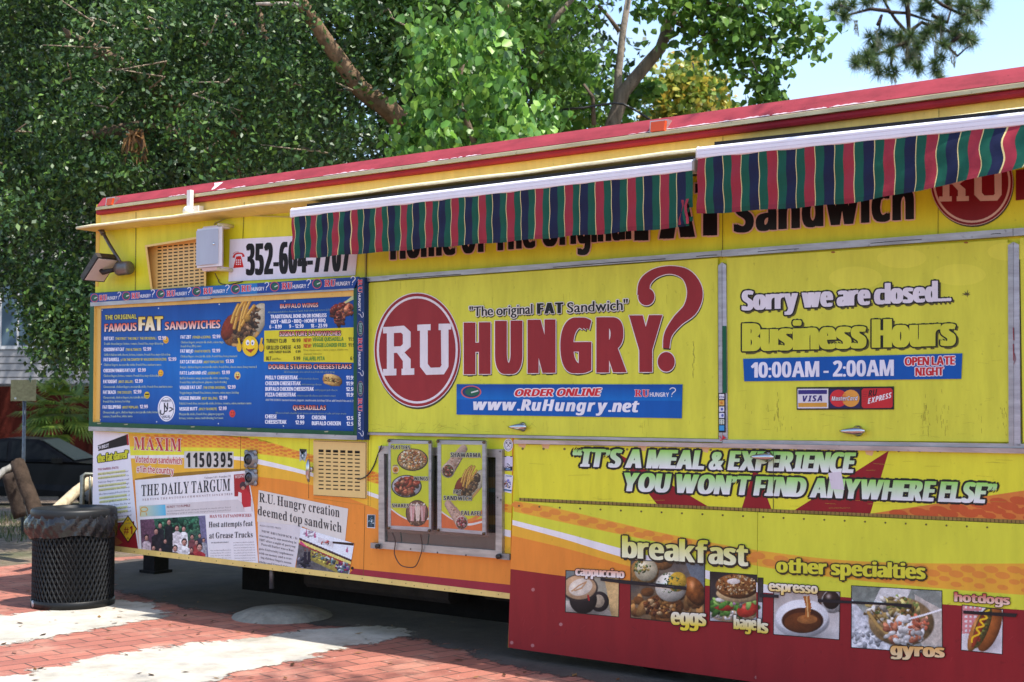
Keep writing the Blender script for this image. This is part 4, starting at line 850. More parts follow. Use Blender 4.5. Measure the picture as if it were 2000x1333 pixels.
# the printed menu
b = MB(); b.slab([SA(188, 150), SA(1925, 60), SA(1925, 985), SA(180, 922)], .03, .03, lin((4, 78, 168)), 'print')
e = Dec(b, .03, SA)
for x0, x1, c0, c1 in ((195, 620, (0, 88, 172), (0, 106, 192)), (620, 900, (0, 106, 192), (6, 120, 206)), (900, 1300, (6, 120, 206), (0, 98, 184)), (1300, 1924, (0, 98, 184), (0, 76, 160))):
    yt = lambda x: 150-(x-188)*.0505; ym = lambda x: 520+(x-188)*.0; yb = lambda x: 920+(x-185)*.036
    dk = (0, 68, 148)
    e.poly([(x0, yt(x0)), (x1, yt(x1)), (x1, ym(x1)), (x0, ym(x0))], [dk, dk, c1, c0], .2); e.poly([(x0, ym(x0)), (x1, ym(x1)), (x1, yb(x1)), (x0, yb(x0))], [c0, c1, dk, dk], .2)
GR = [(244, 226, 220), (222, 74, 48)]
e.text('THE ORIGINAL', 224, 224, 438, 217, 30, 31, 'b', (214, 206, 90), (30, 30, 60), 3, l=2)
e.text('FAMOUS', 222, 305, 436, 298, 52, 53, 'b', GR, (26, 24, 50), 4, 1, l=2)
e.text('FAT', 455, 298, 610, 296, 92, 95, 'b', [(244, 240, 226), (226, 190, 50)], (60, 40, 30), 6, 5, l=2, res=3)
e.text('SANDWICHES', 628, 292, 1000, 280, 52, 54, 'b', GR, (26, 24, 50), 4, 1, l=2)
YL, GY, WT = (216, 206, 76), (176, 194, 176), (240, 240, 250)
LEFT = [(352, 'FAT CAT', 64, '(THE FIRST. THE ONLY. THE ORIGINAL)', '12.99', ['Double cheeseburger, lettuce, tomato, french fries, mayo & ketchup']),
 (426, 'CHICKEN FAT CAT', 136, '(THE ULTIMATE)', '12.99', ['Grilled chicken with cheese, lettuce, tomato, french fries, mayo & ketchup']),
 (494, 'FAT DARRELL', 104, '(#1 IN THE COUNTRY BY MAXIMUM MAGAZINE)', '12.99', ['Chicken fingers, mozzarella sticks, french fries, marinara sauce']),
 (568, 'CHICKEN FINGERS FAT CAT', 214, '', '12.99', ['Chicken fingers, lettuce, tomato, french fries, mayo & ketchup']),
 (642, 'FAT KNIGHT', 92, '(BEST-SELLER)', '12.99', ['Cheesesteak, chicken fingers, mozzarella sticks, french fries, marinara sauce']),
 (714, 'FAT BEACH', 84, '(THE COOLEST)', '12.99', ['Cheesesteak, chicken fingers, mozzarella sticks,', 'french fries, lettuce, ketchup']),
 (814, 'FAT FILLIPPINO', 122, '(MOST POPULAR)', '12.99', ['Cheesesteak, gyro, chicken fingers, mozzarella sticks, lettuce,', 'tomato, french fries, white sauce'])]
RIGHT = [(342, 'FAT ZBT', 70, '(FINGER-LICKING)', '12.99', ['Chicken fingers, mozzarella sticks, onion rings,', 'french fries, BBQ sauce']),
 (437, 'FAT MOJO', 86, '(FAN FAVORITE)', '12.99', ['Chicken fingers, mozzarella sticks, french fries, honey mustard']),
 (509, 'FAT CAT MCLEAN', 148, '(MOST POPULAR TOO)', '13.50', ['Burger, chicken fingers, mozzarella sticks, french fries, cheese sauce, honey mustard']),
 (584, 'FAT E. LeGRAND #52', 178, '(LEGENDARY)', '13.99', ['Buffalo boneless wings, mozzarella sticks, onion rings,', 'french fries, turkey bacon, jalapeno, ranch dressing']),
 (682, 'VEGGIE FAT CAT', 148, '(THE OTHER ORIGINAL)', '12.99', ['Veggie burger, french fries, lettuce, tomato, onion, mayo, ketchup']),
 (754, 'VEGGIE INDIAN', 140, '(BEST SELLING)', '12.99', ['Falafel, french fries, mozzarella sticks, lettuce, tomato, onion, marinara sauce']),
 (826, 'VEGGIE BUTT', 122, '(SPICY FAVORITE)', '12.99', ['Mozzarella sticks, french fries, jalapeno peppers,', 'lettuce, tomato, onion, ranch dressing, hot sauce'])]
for X, col, kx in ((219, LEFT, -.02), (734, RIGHT, -.02)):
    for yb, nm, nw, note, pr, ds in col:
        x = X+(yb-350)*kx; yb += 10
        e.text(nm, x, yb, x+nw, yb-nw*.012, 23, st='b', fill=WT, l=1, res=1, bw=.5); x2 = x+nw+8
        if note:
            nw2 = len(note)*(8.0 if len(note) > 30 else 7.8); e.text(note, x2, yb-2, x2+nw2, yb-2-nw2*.012, 17, st='b', fill=YL, l=1, res=1); x2 += nw2+10
        else: x2 += 8
        e.text(pr, x2, yb-3, x2+54, yb-4, 24, st='b', fill=(236, 226, 236), l=1, res=1, bw=.6)
        for k, t in enumerate(ds): e.text(t, x, yb+31+k*27, x+len(t)*6.05, yb+29+k*27, 16, st='r', bw=.5, fill=GY, l=1, res=1)
def smile(e, x, y, r, c=(226, 178, 40), shades=False, l=1):
    e.ell(x, y, r, r*1.28, c, l, 18); e.ell(x-r*.1, y-r*.2, r*.7, r*.8, tuple(min(255, v*1.08) for v in c), l+.2, 14)
    for q in (-.32, .32): e.ell(x+q*r, y-r*.3, r*.13, r*.24, (60, 40, 20), l+.4, 8)
    if shades: e.poly([(x-r*.8, y-r*.5), (x+r*.8, y-r*.55), (x+r*.6, y-r*.05), (x-r*.6, y)], (30, 28, 24), l+.6)
    e.line(curve([(x-r*.5, y+r*.3), (x, y+r*.7), (x+r*.5, y+r*.3)], 8), r*.13, (90, 50, 20), l+.5)
for x, y, r, c, s in ((634, 360, 19, (226, 170, 40), 0), (600, 583, 18, (226, 170, 40), 0), (507, 732, 19, (206, 180, 40), 1), (1082, 856, 20, (200, 60, 50), 0)): smile(e, x, y, r, c, s)
smile(e, 1116, 600, 21, (216, 190, 110)); e.poly([(1104, 604), (1130, 604), (1117, 624)], (150, 40, 40), 2)
# halal seal
e.ell(638, 823, 58, 86, (232, 232, 240), 1, 36); e.ring(638, 823, 51, 77, 3, (40, 70, 120), 1.3, 30)
e.text('ﺣﻼﻝ'[::-1], 596, 846, 684, 842, 58, st='r', fill=(20, 30, 50), bw=1.5, l=1.5, res=3, track=-.03)
e.text('REQUEST', 606, 778, 670, 776, 14, st='b', fill=(40, 56, 90), l=1.5, res=1); e.text('HALAL', 612, 886, 664, 884, 18, st='b', fill=(40, 56, 90), l=1.5, res=1)
# sandwich picture
c = Cv(box4(1000, 66, 1300, 430), 78, 96, 21); sandwich_paint(c, lambda x, y: (1010+x*280, 76+y*330), 300); c.put(e, 1)
smile(e, 1202, 402, 54, (232, 196, 30), l=8.6)
for s in (-1, 1): x = 1202+s*74; e.ell(x, 410, 17, 30, (226, 184, 40), 8.6, 14); e.line([(x-s*4, 392), (x+s*6, 346)], 13, (226, 184, 40), 8.9); e.ell(1202+s*17, 378, 12, 19, (240, 240, 240), 9.2, 12); e.ell(1202+s*15, 382, 5, 8, (50, 60, 110), 9.5, 8)
e.poly([(1178, 424), (1228, 420), (1206, 448)], (160, 50, 40), 9.4)
# right column
e.text('BUFFALO WINGS', 1404, 147, 1660, 138, 28, st='b', fill=GR, out=(26, 24, 50), ow=3, l=1.5)
e.text('All orders include bleu cheese or ranch. Add celery and carrots 2.50', 1322, 180, 1738, 162, 13, st='r', fill=(150, 172, 150), l=1, res=1)
e.text('TRADITIONAL BONE-IN OR BONELESS', 1340, 216, 1716, 206, 25, st='b', fill=WT, l=1, res=1, bw=.6); e.text('HOT • MILD • BBQ • HONEY BBQ', 1342, 250, 1710, 240, 25, st='b', fill=WT, l=1, res=1, bw=.6)
for t, x0, x1, y in (('6 – 8.99', 1332, 1414, 284), ('9 – 12.99', 1465, 1561, 280), ('18 – 23.99', 1610, 1721, 277)): e.text(t, x0, y, x1, y-2, 25, st='b', fill=WT, l=1, res=1, bw=.6)
c = Cv(box4(1715, 76, 1900, 290), 56, 62, 22); wings_paint(c, 1822, 165, 70, 48, 60, 20); wings_paint(c, 1808, 232, 26, 34, 18, 17); c.put(e, 1.2)
e.line([(1840, 110), (1910, 66)], [10, 30], (196, 206, 150), 3.4)
e.poly([(1297, 298), (1925, 274), (1925, 513), (1294, 506)], (218, 206, 42), 1)
e.text('SIGNATURE SANDWICHES', 1400, 335, 1812, 330, 31, st='b', fill=GR, out=(40, 24, 30), ow=4, l=2)
D = (40, 40, 30)
for t, x0, x1, y, h, c in (('TURKEY CLUB', 1310, 1447, 380, 26, D), ('10.99', 1482, 1541, 375, 24, D), ('GRILLED CHEESE', 1310, 1476, 425, 26, D), ('4.50', 1496, 1541, 420, 24, D), ('with TURKEY BACON', 1328, 1474, 450, 17, D), ('6.99', 1508, 1541, 447, 17, D), ('BLT', 1310, 1344, 497, 25, D), ('with Mayo', 1350, 1410, 495, 15, (90, 90, 50)), ('5.99', 1494, 1539, 496, 24, D), ('NEW!', 1562, 1614, 375, 26, (200, 50, 40)), ('VEGGIE QUESADILLA', 1622, 1830, 369, 26, (40, 130, 60)), ('11.99', 1862, 1922, 366, 24, D), ('NEW!', 1562, 1614, 413, 26, (200, 50, 40)), ('VEGGIE LOADED FRIES', 1622, 1850, 409, 26, (40, 130, 60)), ('11.99', 1862, 1922, 406, 24, D), ('Fries, cheese sauce, onions, pepper, mushrooms,', 1562, 1866, 434, 12, (130, 120, 40)), ('jalapenos, tomatoes', 1562, 1684, 460, 12, (130, 120, 40)), ('FALAFEL PITA', 1560, 1704, 499, 26, (40, 130, 60)), ('6.99', 1876, 1922, 496, 24, D)):
    e.text(t, x0, y, x1, y-(x1-x0)*.012, h, st='b' if h > 16 else 'r', fill=c, l=2, res=1)
e.text('DOUBLE STUFFED CHEESESTEAKS', 1326, 556, 1884, 554, 31, st='b', fill=GR, out=(26, 24, 50), ow=4, l=1.5)
e.text('All cheesesteaks are served on a fresh sub roll or wrap', 1430, 581, 1772, 581, 13, st='r', fill=(150, 172, 150), l=1, res=1)
for t, x1, y, w2, pr in (('PHILLY CHEESESTEAK', 1522, 626, 'with american cheese', '11.99'), ('CHICKEN CHEESESTEAK', 1542, 665, 'with american cheese', '11.99'), ('BUFFALO CHICKEN CHEESESTEAK', 1630, 703, 'with pepper-jack cheese', '12.50'), ('PIZZA CHEESESTEAK', 1510, 741, 'with mozzarella cheese and tomato sauce', '11.99')):
    e.text(t, 1305, y, x1, y, 26, st='b', fill=WT, l=1, res=1, bw=.6); e.text(w2, x1+6, y, x1+6+len(w2)*6.7, y+1, 14, st='r', fill=(150, 172, 150), l=1, res=1); e.text(pr, 1848, y+1, 1910, y+1, 26, st='b', fill=WT, l=1, res=1, bw=.6)
e.text('Add THE WORKS: Sauteed onions, peppers, mushrooms, ketchup 1.50 or add french fries on it 2.50', 1306, 770, 1910, 778, 14, st='b', fill=(190, 200, 210), l=1, res=1)
c = Cv(box4(1680, 575, 1832, 685), 44, 32, 23); c.ell(1756, 632, 70, 40, (196, 142, 70), .2, .6); c.ell(1754, 612, 62, 22, (230, 190, 116), .2, .5); c.bits(1756, 634, 54, 14, [(110, 70, 40), (156, 104, 60), (232, 206, 116), (84, 52, 32)], 50, 7, .2); c.ell(1752, 656, 60, 13, (206, 160, 90), .2, .5); c.put(e, 1.2)
e.text('QUESADILLAS', 1490, 830, 1712, 832, 30, st='b', fill=GR, out=(26, 24, 50), ow=4, l=1.5); e.text('All served with cheddar-jack cheese and your choice of salsa and sour cream.', 1372, 857, 1852, 862, 13, st='r', fill=(150, 172, 150), l=1, res=1)
for t, x0, x1, y in (('CHEESE', 1303, 1380, 888), ('9.99', 1518, 1566, 891), ('CHICKEN', 1618, 1710, 895), ('12.50', 1850, 1912, 899), ('CHEESESTEAK', 1303, 1446, 924), ('12.99', 1506, 1566, 928), ('BUFFALO CHICKEN', 1618, 1812, 934), ('12.50', 1850, 1912, 937)): e.text(t, x0, y, x1, y+1, 26, st='b', fill=WT, l=1, res=1, bw=.6)
for x, y in ((205, 160), (585, 147), (994, 120), (1436, 99), (200, 524), (192, 898), (572, 911), (988, 924), (1426, 940)): e.ell(x, y, 4, 5, (206, 212, 220), 1, 8)
b.obj('menu_panel', mc)
# ---------------------------------------------------------------- awnings
def awning(xl, yl, xr, yr, dl, dr, L0, L1, order, flip, label, seed, curl, torn):
    A, B_ = P(xl, yl, dl), P(xr, yr, dr); rg = random.Random(seed)
    aw = thing('awning', (A+B_)/2, label, 'awning', 'striped awnings')
    b = MB(); b.extrude(A, B_, [(-.004, -.006), (0, -.014), (0, -.024), (-.003, -.025), (0, -.027), (0, -.044), (-.003, -.045), (0, -.047), (-.002, -.06), (-.012, -.066), (-.09, -.066), (-.1, -.05), (-.1, -.012), (-.085, 0), (-.016, 0)], lin((232, 230, 238)), 'plastic', False)
    b.obj('cassette', aw)
    for X, s in ((A, -1), (B_, 1)):
        b = MB(); b.extrude(X+Vector((0, 0, 0)), X+Vector((.014*s, 0, 0)) if s > 0 else X+Vector((-.006, 0, 0)), [(.002, -.012), (.003, -.06), (-.012, -.07), (-.1, -.07), (-.105, -.01), (-.09, .004), (-.016, .004)], lin((196, 190, 186) if s < 0 else (150, 142, 134)), 'plastic'); b.obj('end_cap', aw)
    b = MB(); b.extrude(A+Vector((.05, .1, -.01)), B_+Vector((-.05, .1, -.01)), [(0, .045), (0, -.05), (-.2, -.03), (-.2, .045)], lin((20, 16, 18)), 'fabric')
    for k in range(9):
        q = A.lerp(B_, (k+.5)/9)+Vector((0, .11, .008)); b.box(q+Vector((-.03, 0, 0)), q+Vector((.03, .12, .012)), lin((96, 26, 34)), 'fabric')
    b.obj('fabric_roll', aw)
    # valance
    n_h = order; W = (B_-A).length; C4 = {'g': lin((0, 82, 62)), 'r': lin((156, 40, 56)), 'n': lin((10, 18, 58)), 'c': lin((226, 206, 140))}
    hp = .1065; cols = []; x = 0; k = 0
    x = -hp*order; 
    while x < W:
        c = 'r' if k % 2 == 0 else 'n'; mid = x < flip*W
        seq = [('g', .2), ('g', .24), (c, .26), (c, .26), ('c', .04)] if mid else [('c', .04), (c, .26), (c, .26), ('g', .2), ('g', .24)]
        for s, f in seq: cols.append((x, x+f*hp, s)); x += f*hp
        k += 1
    cols = [(max(0, a), min(W, z), s) for a, z, s in cols if z > 0.002 and a < W-.002]
    xs = sorted({round(a, 5) for a, _, _ in cols} | {round(cols[-1][1], 5)}); NR = 12; V = []
    dirv = (B_-A).normalized(); ph = [rg.uniform(0, 6.28) for _ in range(9)]
    for x in xs:
        t = x/W; L = L0*(1-t)+L1*t
        for j in range(NR+1):
            v = j/NR
            am = (.002+.007*v)*(1.3-.7*t if curl == 0 else .8)
            o = am*(math.sin(x*7+ph[0]+v*.8)*.6+math.sin(x*19+ph[1]+v*2)*.4+.35*math.sin(x*47+ph[2]-v*5))+.0035*math.sin(v*11+x*23+ph[3])*(1.6-t)
            o2 = curl*.40*max(0, t-.30)**1.3*v
            V.append(A+dirv*(x+.0015*math.sin(v*5+x*10+ph[4])*v+(.03*math.sin(v*8+2)*max(0, t-.35)*1.2*curl))+Vector((0, -(o+o2*.9)+.006, -.062-L*v+o2+.003*math.sin(x*17+ph[5])*v)))
    Fc, Cl = [], []
    for i in range(len(xs)-1):
        m = (xs[i]+xs[i+1])/2; s = next(c for a, z, c in cols if a-1e-4 <= m <= z+1e-4)
        for j in range(NR):
            if torn and i > len(xs)-4 and j > 6 and (i+j) % 3: continue
            Fc.append((i*(NR+1)+j, i*(NR+1)+j+1, (i+1)*(NR+1)+j+1, (i+1)*(NR+1)+j)); cl = C4[s]
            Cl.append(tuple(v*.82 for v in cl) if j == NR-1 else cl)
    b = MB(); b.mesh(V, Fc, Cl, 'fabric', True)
    if torn:
        q = V[(len(xs)-3)*(NR+1)+7]
        for k, c in enumerate(('r', 'n', 'g', 'r')):
            p0 = Vector(q)+Vector((-.02+k*.014, -.006*k, .02)); pts = [p0+Vector((.01*math.sin(a*1.3+k), -.004*a, -.034*a)) for a in range(5)]
            for u, z in zip(pts, pts[1:]): b.face([u+Vector((-.008, 0, 0)), z+Vector((-.007, 0, 0)), z+Vector((.007, .002, 0)), u+Vector((.008, .002, 0))], C4[c], 'fabric')
    b.obj('valance', aw); return aw
awning(568, 407, 1352, 311, .34, .34, .285, .30, .72, .17, 'striped awning with a torn right end above the round red sign and phone number', 5, 0, True)
awning(1361, 287, 2420, 172, .36, .44, .30, .31, .5, .62, 'striped awning above the closed and business hours sign, higher of the two', 8, .9, False)
# ---------------------------------------------------------------- small fittings
ls = thing('loudspeaker', P(406, 490, 0), 'grey and white loudspeaker on the wall beside the tan vent', 'loudspeaker')
q = [SK(834, 305), SK(1000, 307), SK(1000, 583), SK(832, 565)]; DS = .15
f = [P(*p, DS) for p in q]; x0, x1 = f[0].x, f[1].x; z1, z0 = f[0].z, f[3].z
b = MB(); pr = [(x0, -DS+.02), (x0+.02, -DS), (x1-.02, -DS), (x1, -DS+.02), (x1-.09, -.04), (x0+.05, -.04)]
V = [(x, y, z0) for x, y in pr]+[(x, y, z1) for x, y in pr]; n = 6
b.mesh(V, [(i, (i+1) % n, n+(i+1) % n, n+i) for i in range(n)]+[tuple(range(n-1, -1, -1)), tuple(range(n, 2*n))], lin((224, 220, 226)), 'plastic', False)
for zz, s in ((z1, 1), (z0, -1)):
    b.extrude((x0+.03, -DS+.03, zz), (x1-.03, -DS+.03, zz), [(0, -.002), (-.02, .022*s), (-.07, .022*s), (-.09, -.002)], lin((220, 214, 222)), 'plastic')
b.obj('cabinet', ls)
b = MB(); m = 9
for i in range(m):
    a, c = i/m, (i+1)/m; bu = lambda t: -DS-.004-.012*math.sin(math.pi*t)
    xx = lambda t: x0+.014+(x1-x0-.028)*t
    b.face([(xx(a), bu(a), z0+.016), (xx(c), bu(c), z0+.016), (xx(c), bu(c), z1-.014), (xx(a), bu(a), z1-.014)], lin((170, 176, 190)), 'plastic', True)
b.lathe((x1-.055, -DS-.013, (z0+z1)/2+.02), [(.014, 0), (.012, .004), (.001, .005)], lin((226, 232, 236)), 'chrome', 3, (0, -1, 0)); b.obj('grille', ls)
for zz in (z0-.02, z1+.02):
    b = MB(); b.tube([(x1-.05, -.13, zz), (x1-.03, -.06, zz), (x1-.03, .0, zz)], .013, lin((206, 200, 160)), 'plastic', 8); b.obj('bracket', ls)
def cable(name, pts, r, col, label, n=26):
    b = MB(); k = [(i, 0) for i in range(len(pts))]
    xs = curve([(p[0], p[1]) for p in pts], n); zs = curve([(p[2], 0) for p in pts], n)
    b.tube([(x[0], x[1], z[0]) for x, z in zip(xs, zs)], r, lin(col), 'plastic', 6); return tag(b.obj(name), label, 'cable')
cable('speaker_cable', [P(*SK(958, 300), .03), P(*SK(965, 265), .01), P(*SK(995, 250), .008), P(*SK(1060, 222), .006), P(*SK(1140, 210), .006), P(*SK(1300, 216), .006), P(*SK(1480, 222), .006)], .005, (196, 186, 110), 'thin pale cable running along the wall above the loudspeaker')
cable('speaker_cable', [P(*SK(965, 600), .05), P(*SK(985, 640), .012), P(*SK(1000, 668), .008), P(*SK(1060, 676), .008), P(*SK(1150, 655), .008)], .004, (90, 84, 60), 'short dark cable hanging below the loudspeaker')
fl_ = thing('floodlight', P(240, 525, 0), 'grey floodlight on a bent conduit arm at the left end of the truck', 'floodlight')
b = MB(); c = P(*SK(362, 566), 0); g = lin((120, 116, 112))
bx = P(*SK(362, 566), .07)
b.lathe(bx+Vector((-.085, 0, 0)), [(.001, -.001), (.05, 0), (.056, .006), (.056, .05), (.053, .055), (.053, .13), (.04, .14), (.001, .14)], g, 'alu', 24, (1, 0, .0)); b.obj('junction_box', fl_)
b = MB(); b.tube([P(*SK(180, 300), .05), P(*SK(215, 335), .06), P(*SK(250, 400), .07), P(*SK(300, 480), .07), P(*SK(330, 530), .07)], .014, lin((104, 98, 96)), 'alu', 10)
b.lathe(P(*SK(208, 325), .06), [(.02, -.02), (.021, .02)], lin((110, 104, 100)), 'alu', 10, (.5, 0, -.8), cap=True); b.obj('conduit', fl_)
b = MB(); hc = P(*SK(190, 565), .16)
ax = Vector((.74, 0, .67)).normalized(); side = Vector((0, -1, 0)); nrm = ax.cross(side).normalized()
if nrm.x < 0: nrm = -nrm
def hb(a0, a1, s0, s1, n0, n1, col, mat): 
    V = [hc+ax*a+side*s+nrm*n for n in (n0, n1) for a, s in ((a0, s0), (a1, s0), (a1, s1), (a0, s1))]
    b.mesh(V, [(0, 3, 2, 1), (4, 5, 6, 7), (0, 1, 5, 4), (1, 2, 6, 5), (2, 3, 7, 6), (3, 0, 4, 7)], col, mat, False)
hb(-.13, .13, -.1, .1, -.028, .02, lin((76, 70, 68)), 'alu')
b.tube([hc+nrm*.02, hc+nrm*.05, bx+Vector((-.08, 0, 0))], [.02, .022, .016], lin((44, 40, 40)), 'black', 8); b.obj('lamp_head', fl_)
b = MB(); hb(-.115, .115, -.086, .086, .0205, .027, lin((206, 190, 180)), 'plastic'); b.obj('lamp_glass', fl_)
b = MB(); q = P(373, 392, .08); b.box(q+Vector((-.012, -.03, -.06)), q+Vector((.028, .0, .075)), lin((228, 222, 222)), 'plastic'); b.lathe(q+Vector((.002, .0, -.085)), [(.001, 0), (.034, .002), (.036, .05), (.001, .052)], lin((226, 220, 216)), 'plastic', 14, (0, -1, 0))
b.box(q+Vector((.03, .0, -.12)), q+Vector((.085, .05, -.045)), lin((216, 208, 206)), 'plastic'); tag(b.obj('security_camera'), 'small white camera bracket clipped to the red roof edge', 'camera')
b = MB(); b.slab([SK(1066, 372), SK(1935, 326), SK(1908, 614), SK(1056, 656)], .008, .006, lin((232, 228, 238)), 'paper'); e = Dec(b, .008, SK, 'paper')
e.line(curve([(1090, 496), (1100, 474), (1124, 466), (1150, 470), (1158, 490)], 14), [16, 11, 9, 11, 18], (206, 40, 40), .5); e.poly([(1108, 488), (1140, 484), (1158, 560), (1088, 566)], (206, 40, 40), .7); e.line(curve([(1086, 470), (1104, 458), (1126, 458)], 6), 3, (206, 40, 40), .9)
for i in range(9): e.rect(1106+i % 3*13, 508+i//3*14, 1114+i % 3*13, 516+i//3*14, (236, 226, 232), 2)
e.text('352-604-7707', 1180, 614, 1870, 583, 210, 214, 'b', (24, 22, 26), bw=7, l=.8, res=4, track=.16)
tag(b.obj('phone_sign'), 'white sign with a red telephone and large black phone number half under the awning', 'sign')
b = MB(); b.slab([SG(545, 732), SG(1737, 733), SG(1733, 912), SG(545, 892)], .025, .003, lin((2, 88, 172)), 'print'); e = Dec(b, .025, SG)
e.poly([(547, 734), (1735, 735), (1732, 820), (547, 812)], [(6, 70, 152), (6, 70, 152), (4, 110, 192), (4, 110, 192)], .3)
emblem(e, 622, 773, 54, 34, .8)
e.text('ORDER ONLINE', 850, 796, 1298, 794, 37, 41, 'b', (206, 40, 50), (236, 228, 232), 5, 2, slant=.28, l=1.4, res=3, track=.1)
e.text('www.RuHungry.net', 636, 868, 1508, 880, 58, 64, 'i', (232, 232, 240), bw=3, l=1, res=3, track=.09)
minilogo(e, 1486, 797, 220, 36, 2, 1)
for k, x in enumerate((1400, 1480)): pass
tag(b.obj('vinyl_banner'), 'long blue banner with the web address for ordering online', 'banner', 'blue vinyl banners')
b = MB(); b.slab([SH(190, 779), SH(1517, 746), SH(1510, 900), SH(197, 915)], .028, .003, lin((2, 84, 168)), 'print'); e = Dec(b, .028, SH)
e.text('10:00AM - 2:00AM', 240, 893, 1100, 882, 92, 98, 'b', (226, 228, 240), bw=3, l=1, res=3)
e.text('OPEN LATE', 1170, 820, 1470, 814, 50, 52, 'b', (196, 36, 44), (236, 226, 230), 5, 2, l=1.4, res=3); e.text('NIGHT', 1235, 882, 1402, 879, 50, 50, 'b', (196, 36, 44), (236, 226, 230), 5, 2, l=1.4, res=3)
tag(b.obj('vinyl_banner'), 'short blue banner giving the opening hours under the business hours lettering', 'banner', 'blue vinyl banners')
b = MB(); b.slab([SH(513, 951), SH(1103, 946), SH(1103, 1086), SH(515, 1088)], .0265, .0025, lin((40, 36, 36)), 'print'); e = Dec(b, .0265, SH)
e.poly([(520, 961), (706, 960), (706, 1078), (520, 1079)], (216, 214, 220), .4); e.poly([(524, 968), (698, 967), (698, 992), (524, 993)], (56, 48, 120), .7); e.poly([(524, 1046), (698, 1044), (698, 1070), (524, 1071)], (206, 152, 60), .7)
e.text('VISA', 552, 1038, 668, 1036, 36, st='i', fill=(56, 48, 120), bw=1.5, l=.8)
e.poly([(713, 962), (898, 960), (898, 1076), (713, 1077)], (44, 38, 84), .4); e.ell(768, 1018, 53, 52, (206, 48, 56), .7, 30); e.ell(842, 1018, 53, 52, (222, 156, 66), .9, 30)
for k in range(6): e.line([(790, 990+k*9), (812, 990+k*9)], 3, (206, 48, 56), 1.3)
e.text('MasterCard', 726, 1032, 884, 1030, 25, st='i', fill=(236, 232, 236), out=(60, 40, 50), ow=1.5, l=1.8)
e.poly([(908, 970), (918, 958), (1085, 956), (1096, 968), (1096, 1066), (1085, 1076), (918, 1078), (908, 1066)], (196, 44, 50), .5)
e.text('RU', 948, 1008, 1002, 1000, 38, st='i', fill=(36, 30, 34), l=.9); e.text('EXPRESS', 946, 1052, 1088, 1014, 32, 32, 'i', (236, 230, 232), l=.9, bw=1)
for k in range(5): e.line([(914, 980+k*14), (944-k*3, 980+k*14)], 2, (120, 30, 36), .9)
tag(b.obj('card_sticker'), 'small framed sticker showing three payment cards below the opening hours', 'sticker')
# poster frames over the window
def poster(outer, fr, picq, label, draw, dd):
    c = P(*SJ(sum(p[0] for p in outer)/4, sum(p[1] for p in outer)/4), dd)
    t = thing('menu_poster', c, label, 'poster', 'lit menu posters on the window')
    b = MB(); b.slab([SJ(*p) for p in outer], dd, .008, (1, 1, 1), 'acrylic'); b.obj('acrylic_sheet', t)
    b = MB(); bars(b, [SJ(*p) for p in fr], [SJ(*p) for p in picq], dd-.011, .012, lin((186, 184, 192)), 'alu')
    for x, y in ((fr[0][0]+8, fr[0][1]+12), (fr[1][0]-10, fr[1][1]+10), (fr[2][0]-12, fr[2][1]-12), (fr[3][0]+10, fr[3][1]-10)): b.lathe(P(*SJ(x, y), dd-.006), [(.009, 0), (.008, .012), (.001, .014)], lin((110, 90, 70)), 'chrome', 10, (0, -1, 0))
    b.obj('frame', t)
    b = MB(); b.slab([SJ(*p) for p in picq], dd-.014, .006, lin((214, 216, 44)), 'print'); draw(Dec(b, dd-.014, SJ)); b.obj('picture', t)
    b = MB(); b.tube([P(*SJ(*p), dd-.02) for p in fr[:2]], .006, lin((60, 60, 60)), 'alu', 6); b.obj('hanger_wire', t)
def sweep(e, x0, x1, y):
    e.band([(x0, y), ((x0+x1)/2, y+96), (x1, y+60)], [(x0, y+170), ((x0+x1)/2, y+174), (x1, y+180)], (226, 112, 56), .3)
    e.band([(x0, y-6), (x0+(x1-x0)*.3, y+70), (x0+(x1-x0)*.65, y+110), (x1, y+86)], [(x0, y+10), (x0+(x1-x0)*.3, y+84), (x0+(x1-x0)*.65, y+130), (x1, y+104)], (236, 232, 226), .7)
    e.band([(x0+(x1-x0)*.5, y+90), (x0+(x1-x0)*.8, y+50), (x1, y-20)], [(x0+(x1-x0)*.5, y+100), (x0+(x1-x0)*.8, y+84), (x1, y+30)], (230, 140, 60), .5)
BKT = (38, 34, 44)
